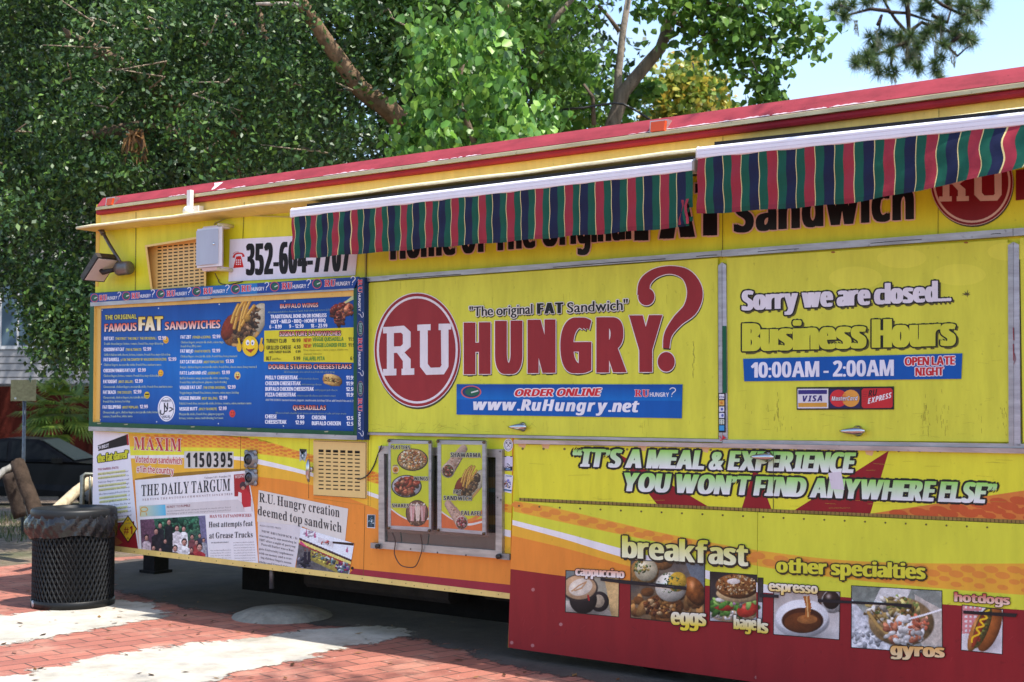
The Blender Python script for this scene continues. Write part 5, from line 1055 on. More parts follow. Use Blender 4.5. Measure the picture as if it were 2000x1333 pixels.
def drawA(e):
    sweep(e, 204, 558, 730)
    for cx, cy, rx, ry in ((408, 278, 144, 105), (352, 525, 142, 106), (450, 774, 106, 122)): e.ell(cx, cy, rx, ry, (56, 44, 36), 1, 36)
    c = Cv(box4(264, 172, 552, 384), 72, 54, 31); c.ell(408, 277, 140, 101, (190, 146, 96), 0, .3, .3, 16); c.bits(408, 278, 122, 84, [(210, 150, 80), (230, 204, 160), (190, 116, 66), (150, 100, 60), (236, 224, 200), (200, 90, 48)], 190, 12, 0, .6, 2); c.put(e, 1.4)
    c = Cv(box4(208, 416, 496, 634), 72, 54, 32); c.ell(352, 524, 137, 101, (200, 196, 204), 0, .3); wings_paint(c, 350, 524, 106, 74, 90, 25); c.put(e, 1.4)
    c = Cv(box4(342, 650, 558, 898), 56, 60, 33); c.ell(450, 772, 102, 118, (126, 92, 76), 0, .4, .3, 20)
    for x, k in ((404, (216, 160, 158)), (456, (234, 208, 192)), (504, (196, 140, 138))): c.poly([(x-27, 702), (x+27, 702), (x+14, 850), (x-14, 850)], k, .1, 8); c.line([(x-10, 706), (x-6, 842)], 7, (244, 224, 220)); c.bits(x, 698, 24, 10, [(240, 228, 216), (222, 190, 170)], 10, 9)
    c.bits(450, 868, 66, 18, [(130, 100, 76), (170, 140, 106), (96, 76, 60)], 30, 9); c.put(e, 1.4)
    e.ell(250, 365, 33, 42, (226, 206, 160), 1, 22); e.ell(250, 370, 25, 26, (216, 130, 40), 1.3, 18); e.ell(250, 376, 12, 10, (130, 60, 24), 1.6, 12); e.text('SHAKE', 226, 336, 274, 336, 11, st='b', fill=(90, 60, 50), l=1.6, res=1); e.text('FRIES', 230, 410, 270, 412, 11, st='b', fill=(90, 60, 50), l=1.6, res=1)
    for t, x0, x1, y in (('PLATTERS', 205, 384, 180), ('WINGS', 420, 552, 470), ('SHAKES', 217, 372, 722)): e.text(t, x0, y-2, x1, y+2, 34, 36, 'b', BKT, (226, 222, 200), 2.6, 1.2, l=6.2, res=3, track=.16)
def wrap(c, x0, y0, x1, y1, w_, pal):
    a = math.atan2(y1-y0, x1-x0)
    for t in np.linspace(0, 1, 16): c.ell(x0+(x1-x0)*t, y0+(y1-y0)*t, w_*(.3+.2*t), w_*(.3+.2*t), (218, 182, 162), 0, .55, .1, 14)
    c.line([(x0+w_*.22*math.sin(a), y0-w_*.2*math.cos(a)), (x1+w_*.3*math.sin(a), y1-w_*.3*math.cos(a))], w_*.12, (176, 140, 120), .2)
    c.bits((x0+x1)/2, (y0+y1)/2, w_*.3, w_*.6, [(206, 166, 140), (226, 196, 178), (180, 132, 104)], 30, 8, a-1.57, .3)
    c.ell(x1, y1, w_*.5, w_*.55, (230, 204, 188), 0, .4); c.ell(x1, y1+3, w_*.42, w_*.46, (80, 50, 40), 0, .5); c.bits(x1, y1+3, w_*.36, w_*.4, pal, 70, 9, 0, .6, 1.8, .15)
def drawB(e):
    sweep(e, 676, 1055, 760)
    c = Cv(box4(674, 140, 1054, 938), 84, 150, 41); VG = [(96, 116, 60), (190, 56, 44), (126, 90, 64), (210, 180, 150), (70, 46, 40), (166, 64, 50)]
    wrap(c, 880, 176, 738, 378, 128, VG); sandwich_paint(c, lambda x, y: (800+x*262, 330+y*310), 265); wrap(c, 740, 690, 864, 862, 122, [(150, 30, 46), (180, 54, 70), (210, 156, 164), (120, 30, 40), (106, 120, 70)]); c.put(e, 1)
    for t, x0, x1, y, h in (('SHAWARMA', 762, 1042, 256, 42), ('FAT', 790, 860, 598, 40), ('SANDWICH', 697, 956, 656, 40), ('FALAFEL', 862, 1052, 796, 40)): e.text(t, x0, y-3, x1, y+2, h, h, 'b', BKT, (226, 222, 200), 2.8, 1.4, l=7, res=3, track=.14)
poster([(165, 74), (608, 92), (606, 976), (160, 946)], [(184, 92), (582, 106), (580, 946), (180, 920)], [(204, 130), (556, 131), (560, 906), (206, 890)], 'clear framed poster of platters, wings and shakes on the service window', drawA, .085)
poster([(626, 84), (1106, 80), (1110, 1000), (620, 972)], [(640, 96), (1086, 106), (1086, 976), (640, 940)], [(672, 134), (1056, 138), (1056, 942), (676, 912)], 'clear framed poster of wraps and a fat sandwich on the service window', drawB, .10)
cable('poster_cable', [P(*SJ(220, 955), .06), P(*SJ(248, 1040), .05), P(*SJ(240, 1150), .045), P(*SJ(290, 1250), .045), P(*SJ(370, 1278), .045), P(*SJ(440, 1262), .045), P(*SJ(490, 1140), .045), P(*SJ(496, 1060), .05), P(*SJ(484, 975), .06)], .0035, (60, 40, 36), 'thin dark cable looping below the two posters', 40)
cable('vent_cable', [P(*SC(1000, 108), .05), P(*SC(975, 170), .03), P(*SC(945, 250), .012), P(*SC(905, 310), .026), P(*SC(862, 335), .026), P(*SC(835, 337), .022)], .0045, (40, 36, 34), 'black cable from the service window to the lower vent door', 30)
# stickers
def sticker(q, d, col, label, draw=None, sp=SJ):
    b = MB(); b.slab([sp(*p) for p in q], d, .002, lin(col), 'print'); e = Dec(b, d, sp)
    if draw: draw(e)
    return tag(b.obj('sticker'), label, 'sticker', 'small stickers on the side')
b = MB(); e = Dec(b, .007, SJ); e.ell(1298, 141, 44, 60, (232, 228, 232), 1, 36); e.ring(1298, 141, 37, 50, 3, (60, 66, 96), 1.3, 26); e.ring(1298, 141, 28, 38, 1.5, (60, 66, 96), 1.3, 24)
for a in range(24): e.ell(1298+33*math.cos(a*.2618), 141+44*math.sin(a*.2618), 2, 2.4, (90, 96, 120), 1.3, 6)
e.line([(1282, 122), (1312, 160)], 4, (40, 40, 56), 1.5); e.line([(1314, 124), (1284, 160)], 4, (40, 40, 56), 1.8); e.line([(1308, 116), (1322, 128)], 9, (40, 40, 56), 2); e.line([(1276, 126), (1288, 116)], 8, (40, 40, 56), 2)
tag(b.obj('sticker'), 'round white sticker with crossed tools right of the service window', 'sticker', 'small stickers on the side')
def s2(e):
    e.rect(1260, 244, 1280, 252, (40, 40, 46), .5); e.rect(1316, 244, 1336, 252, (40, 40, 46), .5); e.poly([(1260, 350), (1336, 340), (1336, 380), (1260, 380)], (44, 46, 60), .5); e.blobs(1300, 335, 30, 24, [(90, 80, 110), (226, 226, 236), (60, 50, 60)], 20, 7, .8); e.rect(1272, 360, 1318, 370, (120, 160, 200), 1.6)
sticker([(1258, 244), (1338, 246), (1336, 383), (1260, 381)], .009, (216, 212, 230), 'white photo sticker under the round sticker with crossed tools', s2)
def s3(e):
    e.text('POSTER', 1276, 434, 1330, 438, 12, st='b', fill=(60, 110, 150), l=.6, res=1); e.blobs(1292, 500, 34, 42, [(130, 60, 50), (120, 120, 190), (190, 170, 120), (70, 110, 70), (206, 206, 216), (70, 90, 130)], 40, 8, .6); e.poly([(1254, 548), (1328, 560), (1326, 574), (1252, 562)], (60, 110, 150), 2)
sticker([(1262, 410), (1342, 426), (1328, 590), (1236, 570)], .009, (226, 224, 232), 'tilted colourful flyer sticker, lowest of three right of the window', s3)
def s4(e):
    e.poly([(906, 584), (954, 584), (952, 668), (904, 666)], (40, 60, 76), .5); e.blobs(929, 625, 16, 30, [(110, 150, 170), (70, 100, 120), (190, 200, 206), (30, 40, 50)], 26, 6, .8)
sticker([(902, 580), (957, 582), (955, 675), (901, 670)], .009, (206, 210, 216), 'blue and black portrait sticker on the orange panel left of the window', s4, SC)
def s5(e):
    e.poly([(440, 132), (486, 134), (484, 150), (440, 148)], (50, 50, 56), .5); e.blobs(461, 180, 14, 28, [(110, 120, 130), (60, 66, 76), (200, 204, 210), (90, 130, 140)], 22, 6, .7)
sticker([(438, 130), (486, 133), (488, 170), (474, 222), (440, 218)], .009, (170, 176, 182), 'small grey torn sticker left of the lower vent door', s5, SC)
# ---------------------------------------------------------------- ground
def ground_z(x, y):
    dz = (Vector((x, y, 0))-CAM).dot(Vector((-sy_, cy_, 0))); return -.047*max(0, dz-15)
def shader_ground(name, kind, ang=0):
    m, t, bs = newmat(name); N, L = t.nodes, t.links
    tc = N.new('ShaderNodeTexCoord'); mp = N.new('ShaderNodeMapping'); mp.inputs['Rotation'].default_value = (0, 0, -ang); L.new(tc.outputs['Object'], mp.inputs[0])
    def noise(sc_, det=6, ro=.6, src=None):
        n = N.new('ShaderNodeTexNoise'); n.inputs['Scale'].default_value = sc_; n.inputs['Detail'].default_value = det; n.inputs['Roughness'].default_value = ro; L.new(src or tc.outputs['Object'], n.inputs[0]); return n.outputs[0]
    def ramp(src, stops):
        r = N.new('ShaderNodeValToRGB'); el = r.color_ramp.elements
        while len(el) < len(stops): el.new(.5)
        for q, (p, c) in zip(el, stops): q.position = p; q.color = (*c, 1)
        L.new(src, r.inputs[0]); return r.outputs[0]
    def mix(a, b_, f, bt='MIX'):
        x = N.new('ShaderNodeMix'); x.data_type = 'RGBA'; x.blend_type = bt
        for s, v in ((x.inputs[6], a), (x.inputs[7], b_), (x.inputs[0], f)):
            if hasattr(v, 'links'): L.new(v, s)
            else: s.default_value = (*v, 1) if isinstance(v, tuple) else v
        return x.outputs[2]
    hgt = None
    if kind == 'brick':
        br = N.new('ShaderNodeTexBrick'); L.new(mp.outputs[0], br.inputs[0]); br.inputs['Scale'].default_value = 1
        br.inputs['Brick Width'].default_value = .30; br.inputs['Row Height'].default_value = .15; br.inputs['Mortar Size'].default_value = .007; br.inputs['Mortar Smooth'].default_value = .3
        br.inputs['Color1'].default_value = (.37, .135, .095, 1); br.inputs['Color2'].default_value = (.27, .095, .07, 1); br.inputs['Mortar'].default_value = (.07, .04, .03, 1); br.inputs['Bias'].default_value = .1
        c = mix(br.outputs[0], (.50, .30, .22), ramp(noise(2.2, 9, .7), [(.50, (0, 0, 0)), (.75, (.6, .6, .6))]))
        c = mix(c, (.12, .06, .05), ramp(noise(5, 8, .7), [(.55, (0, 0, 0)), (.8, (.7, .7, .7))]))
        c = mix(c, (.6, .52, .46), ramp(noise(26, 5, .6), [(.66, (0, 0, 0)), (.72, (.5, .5, .5))]))
        hgt = br.outputs[1]; bs.inputs['Roughness'].default_value = .6
    elif kind == 'truck_shade':
        c = ramp(noise(2.6, 10, .7), [(.35, (.035, .03, .027)), (.6, (.075, .062, .053)), (.8, (.14, .12, .105))]); bs.inputs['Roughness'].default_value = .8  # near-black tones stand for the shade under the truck
    elif kind == 'concrete':
        c = ramp(noise(3, 10, .7), [(.3, (.25, .235, .2)), (.52, (.40, .37, .32)), (.75, (.50, .47, .42))])
        c = mix(c, (.2, .18, .14), ramp(noise(1.1, 8, .65), [(.58, (0, 0, 0)), (.7, (.75, .75, .75))])); bs.inputs['Roughness'].default_value = .85
    else:
        c = ramp(noise(3, 10, .75), [(.3, (.05, .035, .022)), (.5, (.13, .09, .06)), (.62, (.24, .19, .14)), (.75, (.34, .28, .2))])
        c = mix(c, (.05, .07, .02), ramp(noise(.5, 6), [(.5, (0, 0, 0)), (.65, (.8, .8, .8))])); bs.inputs['Roughness'].default_value = .95
    L.new(c, bs.inputs['Base Color'])
    bp = N.new('ShaderNodeBump'); bp.inputs['Strength'].default_value = .5; bp.inputs['Distance'].default_value = .012
    nn = noise(34, 6); 
    if hgt is not None:
        s = N.new('ShaderNodeMath'); s.operation = 'MULTIPLY_ADD'; L.new(hgt, s.inputs[0]); s.inputs[1].default_value = -1.0; L.new(nn, s.inputs[2]); nn = s.outputs[0]
    L.new(nn, bp.inputs['Height']); L.new(bp.outputs[0], bs.inputs['Normal'])
    if kind in ('concrete', 'truck_shade'):
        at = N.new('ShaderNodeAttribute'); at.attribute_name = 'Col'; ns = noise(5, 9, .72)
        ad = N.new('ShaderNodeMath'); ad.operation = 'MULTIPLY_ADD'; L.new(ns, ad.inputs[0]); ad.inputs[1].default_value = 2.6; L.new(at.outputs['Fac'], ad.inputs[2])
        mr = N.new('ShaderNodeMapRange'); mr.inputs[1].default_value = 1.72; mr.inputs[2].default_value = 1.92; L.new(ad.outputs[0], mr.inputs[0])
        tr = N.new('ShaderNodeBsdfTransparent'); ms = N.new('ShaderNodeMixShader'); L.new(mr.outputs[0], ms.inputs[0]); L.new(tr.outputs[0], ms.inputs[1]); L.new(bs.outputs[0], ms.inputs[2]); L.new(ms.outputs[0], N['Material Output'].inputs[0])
    return m
sa, sb = G(275, 1280), G(610, 1236); ANG = math.atan2(sb.y-sa.y, sb.x-sa.x)
M['soil'] = shader_ground('leaf littered soil', 'soil'); M['brick'] = shader_ground('worn brick pavers', 'brick', ANG); M['concrete'] = shader_ground('patched concrete', 'concrete'); M['truck_shade'] = shader_ground('paving with painted shade', 'truck_shade')
b = MB(); n = 70; V = []
for i in range(n+1):
    for j in range(n+1):
        x = -150+300*(i/n); y = -60+260*(j/n)
        u, v = (i/n-.5)*2, j/n
        x = -4+260*u*abs(u); y = -10+300*v*v; V.append((x, y, max(-7, ground_z(x, y))-.004))
b.mesh(V, [(i*(n+1)+j, (i+1)*(n+1)+j, (i+1)*(n+1)+j+1, i*(n+1)+j+1) for i in range(n) for j in range(n)], (.1, .07, .05), 'soil'); tag(b.obj('ground'), kind='structure')
def sheet(name, pts, z, mat, worn=0):  # worn: width of the ragged skirt, for concrete and painted shade alike
    b = MB(); b.face([(p.x, p.y, z) for p in pts], (1, 1, 1), mat)
    if worn:                                       # a ragged skirt round concrete patches and the painted shade, broken up by the material
        n = len(pts); out = []
        for i, p in enumerate(pts):
            t = pts[(i+2) % n]-pts[i-2]; nr = Vector((t.y, -t.x, 0)).normalized(); out.append(p+nr*worn)
        for i in range(n):
            j = (i+1) % n; b.face([(pts[i].x, pts[i].y, z), (out[i].x, out[i].y, z), (out[j].x, out[j].y, z), (pts[j].x, pts[j].y, z)], [(1, 1, 1), (0, 0, 0), (0, 0, 0), (1, 1, 1)], mat)
    return tag(b.obj(name), kind='structure')
far = [G(-420, 1145), G(-100, 1120), G(0, 1108), G(110, 1096), G(300, 1086)]
sheet('brick_paving', [Vector((-9, -9.5, 0)), Vector((13, -9.5, 0)), Vector((13, 2.6, 0)), Vector((.5, 2.6, 0))]+far[::-1], .004, 'brick')
rg = random.Random(21)
def rag(pts, a=4.5):
    out = []
    for i, p in enumerate(pts):
        q = pts[(i+1) % len(pts)]; n = max(1, int(math.hypot(q[0]-p[0], q[1]-p[1])/9))
        for k in range(n): t = k/n; out.append((p[0]+(q[0]-p[0])*t+rg.uniform(-a, a), p[1]+(q[1]-p[1])*t+rg.uniform(-a, a)*.4))
    return out
s2 = [(-160, 1362), (22, 1330), (275, 1279), (352, 1268), (420, 1262), (539, 1250), (610, 1237), (700, 1230), (775, 1234), (781, 1240), (715, 1253), (610, 1270), (583, 1284), (434, 1312), (385, 1330), (250, 1372), (60, 1440), (-260, 1440)]
s1 = [(-330, 1290), (-160, 1246), (0, 1210), (60, 1202), (120, 1196), (230, 1178), (270, 1183), (300, 1206), (214, 1220), (110, 1238), (0, 1257), (-170, 1300), (-330, 1350)]
s3 = [(690, 1246), (760, 1228), (960, 1248), (980, 1262), (880, 1262), (790, 1250)]
for s_ in (s2, s1): sheet('concrete_strip', [G(x, y) for x, y in rag(s_, 2)][::-1], .008, 'concrete', .22)
sheet('truck_shade_sheet', [G(x, y) for x, y in rag([(236, 1100), (330, 1092), (600, 1110), (1000, 1190), (1500, 1240), (1700, 1420), (1040, 1300), (980, 1278), (860, 1246), (700, 1222), (560, 1205), (420, 1190), (330, 1170), (250, 1150)], 2)][::-1], .006, 'truck_shade', .3)  # dark sheet paints the truck's shadow onto the paving
b = MB(); c = G(552, 1205); pr = [(.36, -.01), (.34, .02), (.25, .055), (.12, .075), (.001, .08)]
b.lathe((c.x, c.y, 0), [(r*1.05, h) for r, h in pr], lin((140, 136, 126)), 'rough', 26); tag(b.obj('concrete_mound'), 'low grey concrete mound on the bricks at the edge of the shade under the truck', 'concrete mound')
b = MB(); c = G(584, 1212); b.mesh([(c.x-.03, c.y, .012), (c.x+.03, c.y-.01, .012), (c.x+.02, c.y, .06), (c.x-.01, c.y+.02, .055), (c.x+.05, c.y+.05, .015), (c.x-.03, c.y+.05, .014)], [(0, 1, 2, 3), (3, 2, 4, 5), (0, 3, 5), (1, 4, 2)], lin((240, 238, 238)), 'paper', False); tag(b.obj('paper_scrap'), 'crumpled white paper scrap beside the concrete mound', 'litter')
rg = random.Random(63); lv, lf, lc = [], [], []
for k in range(260):
    x, y = rg.uniform(-40, 1500), rg.choice((rg.uniform(1150, 1333), rg.uniform(1100, 1240))); p = G(x, y); a = rg.uniform(0, 6.28); L_ = rg.uniform(.012, .035); u = Vector((math.cos(a), math.sin(a), 0))*L_; v = Vector((-math.sin(a), math.cos(a), 0))*L_*.45; i = len(lv); zz = Vector((0, 0, .012))
    if p.y > -.1 and rg.random() < .7: continue
    lv += [p-u+zz, p-v+zz*1.1, p+u+zz*1.5, p+v+zz*1.2]; lf.append((i, i+1, i+2, i+3)); lc.append(lin(rg.choice(((120, 84, 48), (90, 62, 38), (150, 116, 70), (70, 54, 38)))))
b = MB(); b.mesh(lv, lf, lc, 'leaf', False); tag(b.obj('leaf_litter'), kind='stuff')
q = G(856, 1196); q.y += .35; b = MB(); b.mesh([(q.x-.16, q.y, .01), (q.x+.16, q.y, .01), (q.x+.16, q.y+.16, .01), (q.x-.16, q.y+.16, .01), (q.x-.15, q.y+.01, .03), (q.x+.15, q.y+.01, .13), (q.x+.15, q.y+.15, .13), (q.x-.15, q.y+.15, .03)], [(3, 2, 1, 0), (4, 5, 6, 7), (0, 1, 5, 4), (1, 2, 6, 5), (2, 3, 7, 6), (3, 0, 4, 7)], lin((206, 170, 30)), 'plastic', False); tag(b.obj('wheel_chock'), 'yellow wedge lying in the dark under the truck near the red skirt', 'wheel chock')
# ---------------------------------------------------------------- litter bin
c = G(142.5, 1183); BR = .305
tb = thing('trash_can', (c.x, c.y, .01), 'black mesh litter bin with a bulging bin liner under its lid beside the truck', 'litter bin')
o = Vector((c.x, c.y, .01)); nh, nv = 52, 13; z0, z1 = .055, .56; bl = lin((17, 18, 20))
b = MB(); V = {}; VV, FF = [], []
def cyl(a, z, r): return (o.x+math.cos(a)*r, o.y+math.sin(a)*r, o.z+z)
for j in range(nv):
    for i in range(nh):
        a = 2*math.pi*(i+.5*(j % 2))/nh; da = 2*math.pi/nh; h = (z1-z0)/nv; z = z0+(j+.5)*h
        out = [(a-da/2, z), (a, z+h), (a+da/2, z), (a, z-h)]; k = .56
        inn = [(a-da/2*k, z), (a, z+h*k), (a+da/2*k, z), (a, z-h*k)]
        for q in range(4):
            p, r = q, (q+1) % 4; i0 = len(VV)
            VV += [cyl(*out[p], BR), cyl(*out[r], BR), cyl(*inn[r], BR-.006), cyl(*inn[p], BR-.006)]; FF.append((i0, i0+1, i0+2, i0+3))
b.mesh(VV, FF, bl, 'black', False); b.obj('mesh_body', tb)
b = MB(); b.lathe(o, [(BR-.02, 0), (BR+.006, 0), (BR+.008, .05), (BR-.002, .056), (BR-.01, .05)], bl, 'black', 48); b.lathe(o, [(.001, .01), (BR-.02, .01)], bl, 'black', 48)
b.lathe(o+Vector((-.08-.0, -BR+.005, .028)), [(.001, .004), (.026, .002), (.028, -.004)], lin((190, 184, 186)), 'alu', 14, (-.25, -1, 0)); b.obj('base_ring', tb)
b = MB(); b.lathe(o, [(BR-.02, .02), (BR-.02, .66)], lin((20, 20, 22)), 'rough', 40); b.lathe(o, [(.001, .03), (BR-.03, .03)], lin((20, 20, 22)), 'rough', 30); b.obj('inner_liner', tb)
b = MB(); NA, NZ = 120, 9; V = []
rg = random.Random(2); ph = [rg.uniform(0, 6.3) for _ in range(8)]
for j in range(NZ+1):
    v = j/NZ
    for i in range(NA):
        a = 2*math.pi*i/NA
        f = .5+.6*math.sin(a*2+ph[0])+.25*math.sin(a*5+ph[1]+v)
        r = BR+.010+.020*math.sin(math.pi*min(1, v*1.05))*(.7+.5*math.sin(a*5+ph[2]))+.006*math.sin(a*19+ph[3]+v*7+2*math.sin(a*3))+.004*math.sin(a*37-v*11+ph[4]+3*math.sin(a*2))+.03*max(0, math.cos(a-3.9))**4*math.sin(math.pi*v)
        V.append((o.x+math.cos(a)*r, o.y+math.sin(a)*r, o.z+.70-v*(.155+.03*f)))
b.mesh(V, [(j*NA+i, (j+1)*NA+i, (j+1)*NA+(i+1) % NA, j*NA+(i+1) % NA) for j in range(NZ) for i in range(NA)], lin((20, 20, 23)), 'bag'); b.obj('bin_liner', tb)
b = MB(); b.lathe(o, [(BR-.02, .675), (BR+.012, .675), (BR+.016, .68), (BR+.016, .725), (BR+.006, .74), (BR-.02, .744), (.17, .75), (.16, .744), (.16, .66)], lin((26, 28, 30)), 'black', 56); b.obj('lid', tb)
for k, (x, y) in enumerate(((122, 1190), (158, 1189), (132, 1193))):
    q = G(x, y); q.y -= .03; b = MB(); b.mesh([(q.x-.03, q.y, .012), (q.x, q.y-.014, .02), (q.x+.035, q.y+.004, .014), (q.x, q.y+.014, .024)], [(0, 1, 2, 3)], lin((146, 96, 50)), 'leaf', False)
    tag(b.obj('dead_leaf'), 'curled brown dead leaf on the concrete at the foot of the mesh litter bin', 'leaf', 'dead leaves by the bin')
# ---------------------------------------------------------------- background left
def gat(px, Z):
    p = AT(px, 777, Z); return Vector((p.x, p.y, ground_z(p.x, p.y)))
hs = thing('house', gat(60, 40), 'pale house with horizontal siding half hidden behind the oak leaves', 'house')
hr = Vector((cy_, sy_, 0)); hf = Vector((sy_, -cy_, 0)); hc = gat(60, 40)
def hbx(mb, u0, u1, w0, w1, z0, z1, col, mat):
    V = [hc+hr*u+hf*w_+Vector((0, 0, z-hc.z)) for z in (z0, z1) for u, w_ in ((u0, w0), (u1, w0), (u1, w1), (u0, w1))]
    mb.mesh(V, [(3, 2, 1, 0), (4, 5, 6, 7), (0, 1, 5, 4), (1, 2, 6, 5), (2, 3, 7, 6), (3, 0, 4, 7)], col, mat, False)
b = MB(); sd_ = lin((168, 166, 170))
hbx(b, -6, 5, -6, 0, 1.95, 9, lin((110, 108, 112)), 'plastic')  # backing coloured dark to paint the shade under each board
for k in range(34): z = 2.0+k*.2; hbx(b, -6, 5, 0, .04, z, z+.165, sd_, 'plastic')
b.obj('wall', hs)
b = MB(); hbx(b, -6.4, 5.4, -6.4, .4, 9, 9.3, lin((90, 84, 80)), 'rough'); b.obj('roof', hs)
for u0, u1 in ((-.85, .1), (-3.4, -2.4)):
    b = MB(); hbx(b, u0-.1, u1+.1, .018, .07, 3.0, 5.1, lin((222, 222, 226)), 'plastic'); wn = b.obj('window', hs)
    b = MB(); hbx(b, u0, (u0+u1)/2-.03, .07, .075, 3.1, 5.0, lin((84, 104, 122)), 'car'); hbx(b, (u0+u1)/2+.03, u1, .07, .075, 3.1, 5.0, lin((84, 104, 122)), 'car'); b.obj('pane', wn)
b = MB(); hbx(b, -8, 8, .3, .4, hc.z-.3, 1.92, lin((84, 30, 20)), 'rough')
for k in range(12): hbx(b, -8+k*1.4, -7.9+k*1.4, .4, .46, hc.z-.3, 1.93, lin((70, 26, 18)), 'rough')
tag(b.obj('board_fence'), 'tall dark red board wall behind the parked car', 'fence')
# car
cc = gat(78, 30); car = thing('parked_car', cc, 'dark parked sedan seen from the side behind the wooden barrier', 'car')
def cpt(u, w_, z): return cc+hr*u+hf*w_+Vector((0, 0, z))
def carloft(prof, ws, col, mat, mb):
    n = len(prof); V = [cpt(u, w_*k, z) for w_, sc_ in ws for (u, z, k) in prof]
    m = len(ws); F_ = [(i*n+j, i*n+(j+1) % n, (i+1)*n+(j+1) % n, (i+1)*n+j) for i in range(m-1) for j in range(n)]
    F_ += [tuple(range(n-1, -1, -1)), tuple(range((m-1)*n, m*n))]; mb.mesh(V, F_, col, mat, False)
b = MB(); low = [(-2.3, .25, 1), (-2.35, .6, 1), (-2.25, .92, .96), (-1.6, .98, .95), (1.0, .95, .95), (1.9, .86, .92), (2.25, .7, .9), (2.3, .4, .95), (2.2, .22, 1)]
carloft(low, [(-.88, 1), (-.8, 1), (.8, 1), (.88, 1)], lin((6, 7, 11)), 'car', b)
up = [(-1.75, .97, 1), (-1.15, 1.36, .78), (-.5, 1.45, .74), (.2, 1.42, .76), (1.0, .95, 1)]
carloft(up, [(-.8, 1), (.8, 1)], lin((6, 7, 11)), 'car', b); b.obj('body', car)
for pts, nm in (([(-1.45, 1.0), (-1.02, 1.3), (-.45, 1.38), (-.42, 1.0)], 'side_window'), ([(-.34, 1.0), (-.36, 1.38), (.14, 1.36), (.78, 1.0)], 'side_window')):
    b = MB(); k = lambda z: .8*(1-(z-.97)/.48*.25)+.012
    b.face([cpt(u, k(z), z) for u, z in pts], lin((12, 15, 18)), 'car'); b.face([cpt(u, k(z)-.004, z) for u, z in pts[::-1]], lin((12, 15, 18)), 'car'); b.obj(nm, car)
b = MB(); b.face([cpt(.99, .72, .98), cpt(.24, .56, 1.4), cpt(.24, -.56, 1.4), cpt(.99, -.72, .98)], lin((30, 40, 42)), 'car'); b.face([cpt(.995+.01, -.72, .985), cpt(.25, -.56, 1.41), cpt(.25, .56, 1.41), cpt(1.0, .72, .985)], lin((30, 40, 42)), 'car'); b.obj('windscreen', car)
b = MB(); b.box(cpt(.7, .95, .98)-Vector((.08, .08, .05)), cpt(.7, .95, .98)+Vector((.08, .08, .06)), lin((6, 7, 11)), 'car'); b.obj('wing_mirror', car)
for u in (-1.4, 1.4):
    b = MB(); b.lathe(cpt(u, .8, .32), [(.2, -.1), (.32, -.1), (.33, .0), (.32, .1), (.2, .1)], lin((18, 18, 18)), 'rough', 24, hf); wh = b.obj('wheel', car)
    b = MB(); b.lathe(cpt(u, .86, .32), [(.21, 0), (.1, .03), (.001, .03)], lin((120, 120, 124)), 'alu', 16, hf); b.obj('rim', wh)
# sign seen from behind, barrier, rail
p = AT(48, 763, 17); st = thing('road_sign', (p.x, p.y, ground_z(p.x, p.y)), 'square sign on a thin grey post seen from behind beside the palm', 'sign')
b = MB(); b.tube([(p.x, p.y, ground_z(p.x, p.y)-.1), (p.x, p.y, p.z+.12)], .021, lin((110, 116, 124)), 'alu', 8); b.obj('post', st)
b = MB(); V = [p+hr*u+hf*w_+Vector((0, 0, z)) for z in (-.13, .13) for u, w_ in ((-.16, .03), (.15, .03), (.15, .024), (-.16, .024))]
b.mesh(V, [(3, 2, 1, 0), (4, 5, 6, 7), (0, 1, 5, 4), (1, 2, 6, 5), (2, 3, 7, 6), (3, 0, 4, 7)], lin((136, 134, 104)), 'alu', False)
b.lathe(p+hr*-.1+Vector((0, 0, -.1))+hf*.03, [(.014, 0), (.001, .006)], lin((220, 220, 216)), 'alu', 8, hf); b.obj('plate', st)
wd = lin((150, 134, 110))
def pole(px0, py0, Z0, px1, py1, Z1, r, col, name, label, cat, grp=None, mat='bark'):
    A, B_ = AT(px0, py0, Z0), AT(px1, py1, Z1); b = MB(); k = 6
    b.tube([A.lerp(B_, t/k)+Vector((0, 0, .01*math.sin(t*2))) for t in range(k+1)], [r*(1+.06*math.sin(t*3)) for t in range(k+1)], col, mat, 10); return tag(b.obj(name), label, cat, grp)
pole(-30, 948, 13.5, 27, 908, 13.8, .035, lin((140, 138, 134)), 'barrier_pole', 'thin silvery pole leaning in from the left edge in front of the dark car', 'pole')
pole(34, 905, 13.8, 76, 1015, 13.4, .075, lin((62, 50, 41)), 'timber_post', 'thick dark timber leaning below the square sign', 'timber')
pole(16, 925, 14, 40, 1010, 14, .07, lin((60, 50, 44)), 'timber_post', 'short dark timber stub behind the leaning timber', 'timber')
pole(60, 1036, 12.6, 190, 928, 13.4, .052, lin((190, 174, 146)), 'fallen_log', 'pale sunlit log slanting up behind the litter bin', 'log')
rl = thing('hand_rail', gat(168, 12.6), 'grey tubular rail beside the pale log at the left end of the truck', 'rail')
b = MB(); a_ = AT(161, 930, 12.6); b.tube([(a_.x, a_.y, 0), a_, AT(166, 927.5, 12.6), AT(200, 928, 12.7), AT(230, 929, 12.7)], .022, lin((120, 122, 116)), 'alu', 8); b.tube([AT(176, 930, 12.62), AT(176, 985, 12.62)*1], .012, lin((110, 112, 106)), 'alu', 6); b.obj('tube', rl)
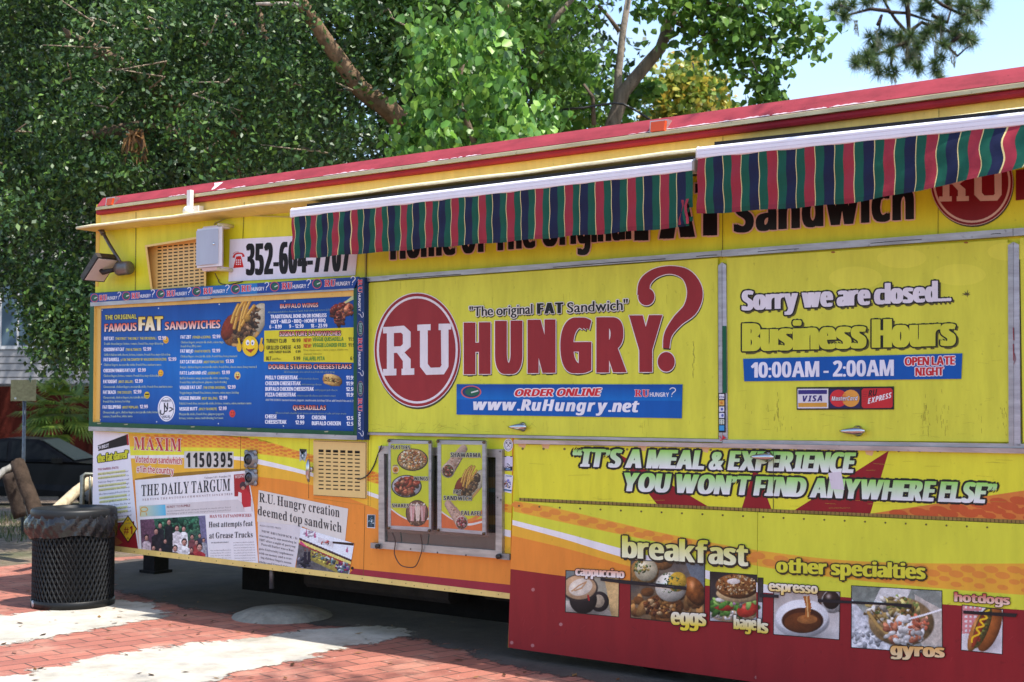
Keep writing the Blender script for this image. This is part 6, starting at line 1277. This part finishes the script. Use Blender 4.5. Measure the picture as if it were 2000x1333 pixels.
# ---------------------------------------------------------------- leaves
OVAL = ([(0, 0, 0), (-.27, .45, .07), (0, 1, -.04), (.27, .45, .07)], [(0, 1, 2, 3)])
HEART = ([(0, 0, 0), (-.44, .22, .08), (-.34, .6, .06), (0, 1, -.08), (.34, .6, .06), (.44, .22, .08)], [(0, 3, 2, 1), (0, 5, 4, 3)])
def leafmesh(name, C_, D_, size, shape, pal, mat, parent, droop=0., jit=.35, up=.5, rs=1):
    """C_ leaf bases (n,3), D_ preferred directions or None"""
    rgn = np.random.RandomState(rs); n = len(C_); T = rgn.normal(size=(n, 3)); T /= np.linalg.norm(T, axis=1)[:, None]
    T[:, 2] -= droop; T /= np.linalg.norm(T, axis=1)[:, None]
    Nn = rgn.normal(size=(n, 3))*.8; Nn[:, 2] += up; S = np.cross(T, Nn); S /= np.linalg.norm(S, axis=1)[:, None]+1e-9; Nn = np.cross(S, T)
    s = size*rgn.uniform(1-jit, 1+jit, n); sv, sf = shape; k = len(sv)
    V = np.zeros((n, k, 3))
    for i, (x, y, z) in enumerate(sv): V[:, i] = C_+(S*x+T*y+Nn*z)*s[:, None]
    Fi = np.concatenate([np.arange(n)[:, None]*k+np.array(f)[None] for f in sf], 1).reshape(-1); nf = n*len(sf); fl = len(sf[0])
    me = bpy.data.meshes.new(name); me.vertices.add(n*k); me.vertices.foreach_set('co', (V-np.array(ABS[parent.name])).astype(np.float32).ravel())
    me.loops.add(nf*fl); me.loops.foreach_set('vertex_index', Fi.astype(np.int32)); me.polygons.add(nf)
    me.polygons.foreach_set('loop_start', np.arange(nf, dtype=np.int32)*fl); me.polygons.foreach_set('loop_total', np.full(nf, fl, np.int32)); me.update(calc_edges=True)
    P_ = np.array([lin(c) for c in pal]); cl = P_[rgn.randint(0, len(P_), n)]*rgn.uniform(.75, 1.25, (n, 1))
    a = me.color_attributes.new('Col', 'FLOAT_COLOR', 'CORNER'); cc_ = np.ones((nf*fl, 4), np.float32); cc_[:, :3] = np.repeat(cl, len(sf)*fl, 0); a.data.foreach_set('color', cc_.ravel())
    me.materials.append(M[mat]); o = bpy.data.objects.new(name, me); COL.objects.link(o); o.parent = parent; ABS[o.name] = ABS[parent.name]; return o
def inpoly(x, y, pg):
    r = False; j = len(pg)-1
    for i in range(len(pg)):
        if (pg[i][1] > y) != (pg[j][1] > y) and x < (pg[j][0]-pg[i][0])*(y-pg[i][1])/(pg[j][1]-pg[i][1])+pg[i][0]: r = not r
        j = i
    return r
def clumps(pg, z0, z1, n, per, rad, seed, sq=.75):
    rgn = np.random.RandomState(seed); out = []; xs = [p[0] for p in pg]; ys = [p[1] for p in pg]; k = 0
    while k < n:
        x, y = rgn.uniform(min(xs), max(xs)), rgn.uniform(min(ys), max(ys))
        if not inpoly(x, y, pg): continue
        c = np.array(AT(x, y, rgn.uniform(z0, z1))); r = rad*rgn.uniform(.5, 1.3); m = int(per*rgn.uniform(.5, 1.4))
        q = rgn.normal(size=(m, 3)); q = q/np.linalg.norm(q, axis=1)[:, None]*(rgn.uniform(0, 1, (m, 1))**.45)*r; q[:, 2] *= sq; out.append(c+q); k += 1
    return np.concatenate(out)
def tree(name, base, label): 
    return thing(name, base, label, 'tree')
def limb(mb, pts, r0, r1, col=(112, 88, 68), n=9):
    m = len(pts); mb.tube(pts, [r0+(r1-r0)*i/(m-1) for i in range(m)], lin(col), 'bark', n)
GRN = [(50, 80, 38), (64, 96, 42), (40, 66, 36), (84, 114, 48), (52, 80, 44)]
# big oak on the left
tr = tree('oak_tree', gat(470, 17), 'large dark oak with small glossy leaves filling the upper left behind the truck')
b = MB(); bs_ = gat(470, 17)
limb(b, [bs_-Vector((0, 0, .2)), AT(470, 600, 17), AT(480, 420, 17), AT(430, 310, 16.6)], .3, .2); limb(b, [AT(480, 420, 17), AT(380, 270, 16), AT(280, 250, 15.5), AT(160, 265, 15)], .17, .06, (96, 82, 68)); limb(b, [AT(430, 310, 16.6), AT(370, 230, 16), AT(250, 130, 15.6), AT(120, 60, 15)], .13, .04, (130, 110, 92))
limb(b, [AT(430, 310, 16.6), AT(500, 150, 16.5), AT(520, 90, 16), AT(505, 20, 16)], .09, .04, (130, 110, 92)); limb(b, [AT(500, 150, 16.5), AT(470, 60, 16), AT(440, 30, 16)], .04, .015, (160, 140, 120)); limb(b, [AT(380, 270, 15.4), AT(390, 240, 15.3), AT(410, 225, 15.2), AT(440, 235, 15)], .03, .012, (170, 150, 130))
b.obj('trunk', tr); b = MB()
for k in range(26):
    x, y = random.uniform(0, 760), random.uniform(20, 360); limb(b, [AT(x, y, 14.5), AT(x+random.uniform(-60, 60), y+random.uniform(-30, 20), 14.2), AT(x+random.uniform(-110, 110), y+random.uniform(-50, 40), 14)], .014, .005, (166, 150, 130), 5)
tag(b.obj('twigs', tr), kind='stuff')
pgA = [(-220, -260), (830, -260), (800, 60), (740, 240), (600, 345), (330, 395), (190, 430), (190, 640), (120, 700), (90, 640), (30, 560), (-60, 600), (-220, 560)]
leafmesh('crown', np.concatenate([clumps(pgA, 13.6, 17.5, 400, 270, .55, 3), clumps([(50, 540), (195, 540), (195, 640), (150, 715), (95, 690)], 14, 16, 26, 240, .4, 4)]), None, .066, OVAL, GRN, 'leaf_gloss', tr, droop=.25, rs=5)
# second oak behind it: leaf colours darkened to stand for deep shade
t2 = tree('oak_tree', gat(250, 24), 'oak with shade-darkened leaves behind the big oak, showing only through its gaps')
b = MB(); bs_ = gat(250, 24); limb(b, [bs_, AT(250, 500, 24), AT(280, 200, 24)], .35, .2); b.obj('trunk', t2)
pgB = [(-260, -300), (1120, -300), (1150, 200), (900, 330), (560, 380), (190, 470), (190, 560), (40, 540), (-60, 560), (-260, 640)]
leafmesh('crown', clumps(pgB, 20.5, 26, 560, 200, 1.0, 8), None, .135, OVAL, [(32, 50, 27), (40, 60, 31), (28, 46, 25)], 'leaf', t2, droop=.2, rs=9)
# tree with the long leaning limb
t3 = tree('leaning_tree', gat(960, 15), 'tree with a thick brown limb leaning up to the left over the truck roof')
b = MB(); bs_ = gat(960, 15); limb(b, [bs_, AT(930, 420, 15), AT(850, 300, 14.8), AT(760, 215, 14.5), AT(705, 175, 14.3), AT(672, 130, 14.2), AT(630, 70, 14), AT(588, 5, 13.8), AT(540, -70, 13.6)], .135, .055, (132, 108, 86), 12); limb(b, [AT(596, 12, 13.8), AT(560, 8, 13.7), AT(500, 8, 13.6)], .03, .015, (170, 160, 150)); b.obj('trunk', t3)
pgC = [(690, -200), (1010, -200), (1010, 40), (800, 170), (740, 150), (720, 40)]
leafmesh('crown', clumps(pgC, 14.4, 16, 60, 46, .5, 12), None, .12, HEART, [(78, 112, 48), (90, 126, 52), (66, 98, 44)], 'leaf', t3, droop=.6, rs=13)
# bright tallow
t4 = tree('broadleaf_tree', gat(930, 12.6), 'bright green young tree with large drooping leaves just above the truck roof')
b = MB(); bs_ = gat(930, 12.9); limb(b, [bs_, AT(930, 420, 12.9), AT(935, 300, 12.9), AT(890, 180, 12.9), AT(905, 120, 12.8)], .05, .02, (120, 104, 90))
limb(b, [AT(876, 190, 12.6), AT(885, 150, 12.6), AT(906, 120, 12.6), AT(926, 122, 12.6), AT(940, 160, 12.6)], .02, .012, (176, 160, 140)); limb(b, [AT(876, 190, 12.6), AT(895, 205, 12.6)], .014, .006, (176, 160, 140)); limb(b, [AT(935, 300, 12.9), AT(990, 270, 12.7), AT(1015, 258, 12.7)], .014, .006, (176, 160, 140))
b.obj('trunk', t4)
pgD = [(800, 60), (870, 50), (890, 90), (920, 20), (990, 40), (1010, 150), (1050, 170), (1100, 200), (1090, 240), (1110, 280), (990, 300), (860, 320), (775, 330), (762, 255), (820, 215), (780, 195), (830, 130)]
leafmesh('crown', clumps(pgD, 12.2, 14.2, 150, 36, .22, 22, 1.2), None, .076, HEART, [(86, 130, 54), (108, 152, 60), (62, 100, 44), (128, 166, 70), (74, 114, 48)], 'leaf', t4, jit=.55, droop=1.3, up=.2, rs=23)
# forked cottonwood
t5 = tree('forked_tree', gat(1190, 17), 'tall tree with a forked grey brown trunk rising behind the orange roof light')
b = MB(); bs_ = gat(1120, 17); limb(b, [bs_, AT(1150, 420, 17), AT(1196, 245, 17), AT(1218, 180, 17), AT(1258, 132, 17), AT(1290, 95, 17), AT(1305, 50, 17), AT(1325, -10, 17), AT(1345, -90, 17)], .105, .05, (122, 110, 98), 12)
limb(b, [AT(1205, 215, 17.1), AT(1208, 140, 17.2), AT(1217, 60, 17.2), AT(1232, -30, 17.2)], .055, .035, (150, 138, 126)); limb(b, [AT(1160, 245, 16.8), AT(1158, 190, 16.8), AT(1140, 165, 16.8)], .03, .015, (110, 96, 84)); limb(b, [AT(1210, 62, 17.2), AT(1190, 35, 17.2), AT(1168, 10, 17.2)], .03, .02, (120, 106, 94))
limb(b, [AT(1055, 105, 17), AT(1062, 60, 17), AT(1095, 25, 17), AT(1125, -10, 17)], .045, .03, (140, 126, 112)); limb(b, [AT(990, 60, 17), AT(985, -20, 17)], .045, .04, (140, 118, 98)); limb(b, [AT(870, 65, 18), AT(872, -20, 18)], .05, .04, (140, 124, 108))
tips = [[(1325, -10), (1400, 10), (1480, 20), (1560, 50), (1610, 68)], [(1340, 20), (1420, 50), (1480, 70), (1545, 95)], [(1310, 40), (1400, 80), (1440, 110), (1500, 150), (1490, 165)], [(1340, -30), (1420, -20), (1500, -10), (1560, 15)]]
for tp in tips: limb(b, [AT(x, y, 16.6) for x, y in tp], .028, .006, (100, 90, 80), 6)
b.obj('trunk', t5)
Lc = []
rgn = np.random.RandomState(31)
for tp in tips:
    Cv = curve(tp, 22)
    for i, (x, y) in enumerate(Cv):
        m = int(26-i*.4); q = rgn.normal(size=(m, 3))*(.12+.06*(1-i/22)); Lc.append(np.array(AT(x, y+6, 16.6))+q)
Lc.append(clumps([(1100, -220), (1400, -220), (1330, -20), (1300, 20), (1250, 40), (1230, 120), (1250, 30), (1180, 100), (1120, 160), (1050, 170), (1020, 60)], 16, 18.4, 46, 44, .36, 32))
Lc.append(clumps([(1020, 110), (1190, 110), (1200, 290), (1060, 300), (1090, 220)], 17.5, 19.5, 46, 50, .45, 34)); Lc.append(clumps([(760, -240), (1060, -240), (1060, 100), (900, 90), (780, 60)], 17, 20, 80, 54, .6, 35))
Lc.append(clumps([(1225, 200), (1262, 150), (1275, 170), (1250, 230), (1240, 260), (1215, 260)], 17, 18, 8, 36, .22, 36))
leafmesh('crown', np.concatenate(Lc), None, .098, HEART, [(80, 118, 46), (96, 134, 54), (66, 100, 42), (110, 142, 60)], 'leaf', t5, droop=.8, rs=37)
# hanging spray
t6 = tree('hanging_branch', AT(1480, 150, 16.5), 'thin bare twig ending in a small spray of leaves against the sky above the roof'); t6['category'] = 'branch'
b = MB(); limb(b, [AT(1462, 108, 16.5), AT(1474, 130, 16.5), AT(1484, 152, 16.5), AT(1492, 180, 16.5), AT(1510, 196, 16.5)], .008, .005, (120, 110, 100), 5); b.obj('twig', t6)
leafmesh('leaves', np.concatenate([np.array(AT(x, y, 16.5))+rgn.normal(size=(n, 3))*s for x, y, n, s in ((1488, 168, 14, .05), (1494, 184, 20, .07), (1508, 192, 26, .08), (1526, 188, 16, .05))]), None, .1, HEART, [(66, 98, 44), (84, 116, 52)], 'leaf', t6, droop=.8, rs=41)
# yellowing tree
t7 = tree('yellowing_tree', gat(1345, 24), 'smaller tree with yellowing leaves to the right of the forked trunk')
b = MB(); limb(b, [gat(1345, 24), AT(1345, 300, 24), AT(1345, 180, 24)], .14, .05); b.obj('trunk', t7)
pgY = [(1265, 250), (1285, 180), (1300, 135), (1345, 120), (1380, 135), (1405, 150), (1400, 190), (1375, 205), (1420, 222), (1400, 250)]
leafmesh('crown', clumps(pgY, 23, 25, 60, 60, .42, 44), None, .11, HEART, [(156, 160, 64), (170, 164, 66), (124, 144, 60), (176, 150, 58), (104, 126, 54), (112, 136, 56)], 'leaf', t7, droop=.3, rs=45)
# pine
t8 = tree('pine_tree', gat(2180, 32), 'pine with spiky needle tufts and hanging grey moss in the upper right sky'); Z = 32
b = MB(); limb(b, [gat(2180, 32), AT(2180, 300, Z), AT(2170, -320, Z)], .2, .14, (80, 66, 56)); limb(b, [AT(2175, -150, Z), AT(2000, -170, Z), AT(1860, -120, Z), AT(1768, -80, Z), AT(1772, 10, Z), AT(1776, 70, Z), AT(1770, 110, Z)], .12, .03, (72, 60, 52))
BR_ = [[(1775, 68), (1750, 40), (1738, 22), (1720, -10), (1700, -40)], [(1738, 22), (1700, 18), (1670, 26), (1650, 32)], [(1775, 66), (1776, 20), (1762, -20)], [(1738, 24), (1770, 26), (1800, 36), (1830, 46)], [(1780, 60), (1800, 44), (1840, 60), (1880, 66)], [(1775, 80), (1740, 96), (1700, 112), (1668, 122)], [(1745, 100), (1740, 125), (1748, 150)], [(1820, 30), (1850, 45), (1860, 10), (1900, 25)], [(1880, 66), (1850, 90), (1870, 110), (1890, 92)], [(1715, 48), (1722, 30), (1716, 60)], [(1800, -20), (1840, 10), (1880, 30), (1912, 20)], [(1660, 20), (1640, 10)]]
for q in BR_: limb(b, [AT(x, y, Z+random.uniform(-.5, .5)) for x, y in q], .05, .018, (66, 54, 48), 6)
b.obj('trunk', t8)
tf = [(1650, 34), (1640, 10), (1665, 10), (1690, 6), (1700, -10), (1730, -6), (1766, 0), (1800, 22), (1815, 12), (1838, 40), (1850, 0), (1880, 10), (1905, 20), (1920, 6), (1912, 36), (1890, 40), (1870, 66), (1888, 72), (1860, 62), (1900, 80), (1830, 55), (1812, 64), (1800, 80), (1780, 70), (1765, 88), (1760, 70), (1715, 84), (1706, 92), (1740, 104), (1690, 118), (1672, 124), (1712, 128), (1748, 140), (1790, 100), (1778, 112), (1824, 124), (1828, 138), (1850, 84), (1736, 70), (1790, 130), (1870, -10), (1900, -20), (1840, -30), (1700, 112)]
nv_, nf_, dr = [], [], random.Random(9)
for (x, y) in tf+[(x_+dr.uniform(-16, 16), y_+dr.uniform(-12, 12)) for x_, y_ in tf]:
    c = AT(x, y, Z+dr.uniform(-.8, .8))
    for k in range(150):
        v = Vector((dr.gauss(0, 1), dr.gauss(0, 1), dr.gauss(.15, 1))).normalized(); l = dr.uniform(.18, .36); s = v.orthogonal().normalized()*.009; a = c+v*.02; i = len(nv_)
        nv_ += [a-s, a+s, c+v*l-Vector((0, 0, .04*l))]; nf_.append((i, i+1, i+2))
b = MB(); b.mesh(nv_, nf_, [lin(dr.choice(((64, 90, 48), (78, 102, 52), (54, 78, 46), (96, 112, 60)))) for _ in nf_], 'leaf', False); b.obj('needles', t8)
b = MB()
for x, y, L_ in ((1672, 40, 30), (1712, 60, 30), (1716, 75, 34), (1778, 78, 46), (1786, 84, 40), (1794, 110, 40), (1770, 90, 30), (1830, 80, 36), (1860, 100, 36), (1824, 60, 30), (1745, 150, 16), (1664, 126, 10), (1840, 50, 40), (1900, 60, 16)):
    for k in range(9):
        p = AT(x+dr.uniform(-5, 5), y, Z+dr.uniform(-.3, .3)); ln = L_*Z/F*dr.uniform(.5, 1.1); s = Vector((.009, .004, 0)); pts = [p+Vector((dr.uniform(-.03, .03), 0, -ln*q/3)) for q in range(4)]
        for u, v in zip(pts, pts[1:]): b.face([u-s, u+s, v+s*.6, v-s*.6], lin((126, 124, 104)), 'leaf')
tag(b.obj('moss', t8), kind='stuff')
# palm
pb = gat(128, 34); pm = thing('palm_shrub', pb, 'low fan palm with bright yellow green fronds beside the menu cabinet', 'palm')
b = MB(); b.tube([pb-Vector((0, 0, .2)), pb+Vector((0, 0, .7)), AT(132, 800, 34)], [.14, .12, .08], lin((60, 48, 38)), 'bark', 9); b.obj('trunk', pm)
b = MB(); top_ = AT(128, 796, 34); dr = random.Random(5)
for k in range(44):
    a = dr.uniform(0, 6.28); el = dr.uniform(-.9, 1.0); dv = Vector((math.cos(a)*math.cos(el), math.sin(a)*math.cos(el), math.sin(el))); L_ = dr.uniform(.35, .85)
    hub = top_+dv*L_+Vector((0, 0, -.1)); b.tube([top_, top_+dv*L_*.5+Vector((0, 0, .03)), hub], .008, lin((120, 140, 60)), 'leaf', 5)
    sd2 = dv.cross(Vector((0, 0, 1))).normalized(); upn = sd2.cross(dv)
    for q in range(17):
        t = (q-8)/8*1.5; v = (dv*math.cos(t)+sd2*math.sin(t)).normalized(); ln = .62*(1-.25*abs(t)/1.5); w_ = sd2*math.cos(t)*.03-dv*math.sin(t)*.03
        m1 = hub+v*ln*.55; e1 = hub+v*ln+Vector((0, 0, -.14)); c_ = lin(dr.choice(((112, 136, 56), (134, 152, 66), (88, 118, 52))))
        b.face([hub, m1-w_+upn*.01, e1, m1+w_+upn*.01], c_, 'leaf')
b.obj('fronds', pm)
b = MB(); dr = random.Random(14)
for k in range(46):
    p = AT(262+dr.uniform(-12, 16), 258+dr.uniform(-6, 10), 14.2); q = AT(258+dr.uniform(-24, 34), 318+dr.uniform(-16, 22), 14.2+dr.uniform(-.2, .2)); m_ = p.lerp(q, .5)+Vector((dr.uniform(-.05, .05), 0, .06)); s = Vector((.009, .005, 0))
    c_ = lin(dr.choice(((120, 86, 52), (140, 104, 66), (92, 66, 42)))); b.face([p-s, p+s, m_+s, m_-s], c_, 'leaf'); b.face([m_-s, m_+s, q], c_, 'leaf')
tag(b.obj('dead_frond'), 'dry brown palm frond hanging among the dark oak leaves', 'frond')
# utility cable tied round the forked trunk
b = MB(); b.tube([AT(x, y, 16.7) for x, y in ((1100, 214), (1140, 211), (1175, 205), (1200, 202), (1218, 204), (1245, 218), (1272, 236), (1330, 275))], .014, lin((24, 24, 26)), 'plastic', 6); tag(b.obj('utility_cable'), 'black cable slung across the forked trunk down behind the roof light', 'cable')
# grass and ground plants near the car
rgn = np.random.RandomState(77); base = []
for k in range(2200):
    x = rgn.uniform(-260, 215); Zg = rgn.uniform(15.5, 24); p = gat(x, Zg); base.append((p.x, p.y, p.z))
gr_ = thing('grass_root', (0, 0, 0), None, None); me_ob = leafmesh('grass', np.array(base), None, .11, ([(-.06, 0, 0), (.06, 0, 0), (.03, .6, .05), (0, 1, .12)], [(0, 1, 2, 3)]), [(66, 80, 40), (56, 70, 36), (96, 90, 56)], 'leaf', gr_, droop=-2.2, rs=3)
me_ob.parent = None; bpy.data.objects.remove(gr_); tag(me_ob, kind='stuff')
# oak beyond the right end of the truck, out of the picture: its shade dapples the roof edge and the right hatch
t10 = tree('oak_tree', (17, 5, 0), 'broad unseen oak beyond the right end of the truck, shading its roof')
b = MB(); limb(b, [Vector((17, 5, -.1)), Vector((16.6, 4, 3)), Vector((15, 2.5, 6)), Vector((13, 1, 9))], .4, .2); limb(b, [Vector((15, 2.5, 6)), Vector((12.5, -.5, 8)), Vector((10.5, -1.5, 9.5))], .2, .08); b.obj('trunk', t10)
rgn = np.random.RandomState(90); q = []
for k in range(150):
    c_ = np.array([rgn.uniform(8.6, 16), rgn.uniform(-3.2, 5), rgn.uniform(8.2, 11.5)]); v = rgn.normal(size=(60, 3)); q.append(c_+v/np.linalg.norm(v, axis=1)[:, None]*rgn.uniform(0, 1, (60, 1))**.45*rgn.uniform(.3, .7))
leafmesh('crown', np.concatenate(q), None, .12, OVAL, GRN, 'leaf_gloss', t10, rs=91)
t11 = tree('added_shade_tree', gat(330, 36), 'tall tree added to shade the pale house, hidden behind the oaks')  # unseen tree added so its crown shades the house and car
b = MB(); limb(b, [gat(330, 36), AT(330, 500, 36), AT(300, 200, 36)], .35, .2); b.obj('trunk', t11)
leafmesh('crown', clumps([(-300, -250), (640, -250), (640, 330), (300, 420), (-300, 400)], 30, 38, 300, 100, 1.5, 95), None, .28, OVAL, [(50, 76, 38), (60, 88, 44)], 'leaf', t11, rs=96)
# more distant trees to close the view on the left
t9 = tree('distant_tree', gat(-40, 46), 'distant tree mass behind the pale house'); b = MB(); limb(b, [gat(-40, 46), AT(-40, 500, 46)], .4, .25); b.obj('trunk', t9)
leafmesh('crown', clumps([(-500, -200), (420, -200), (420, 640), (200, 700), (-500, 700)], 47, 54, 170, 60, 2.0, 50), None, .5, OVAL, [(50, 76, 38), (60, 88, 44)], 'leaf', t9, rs=51)
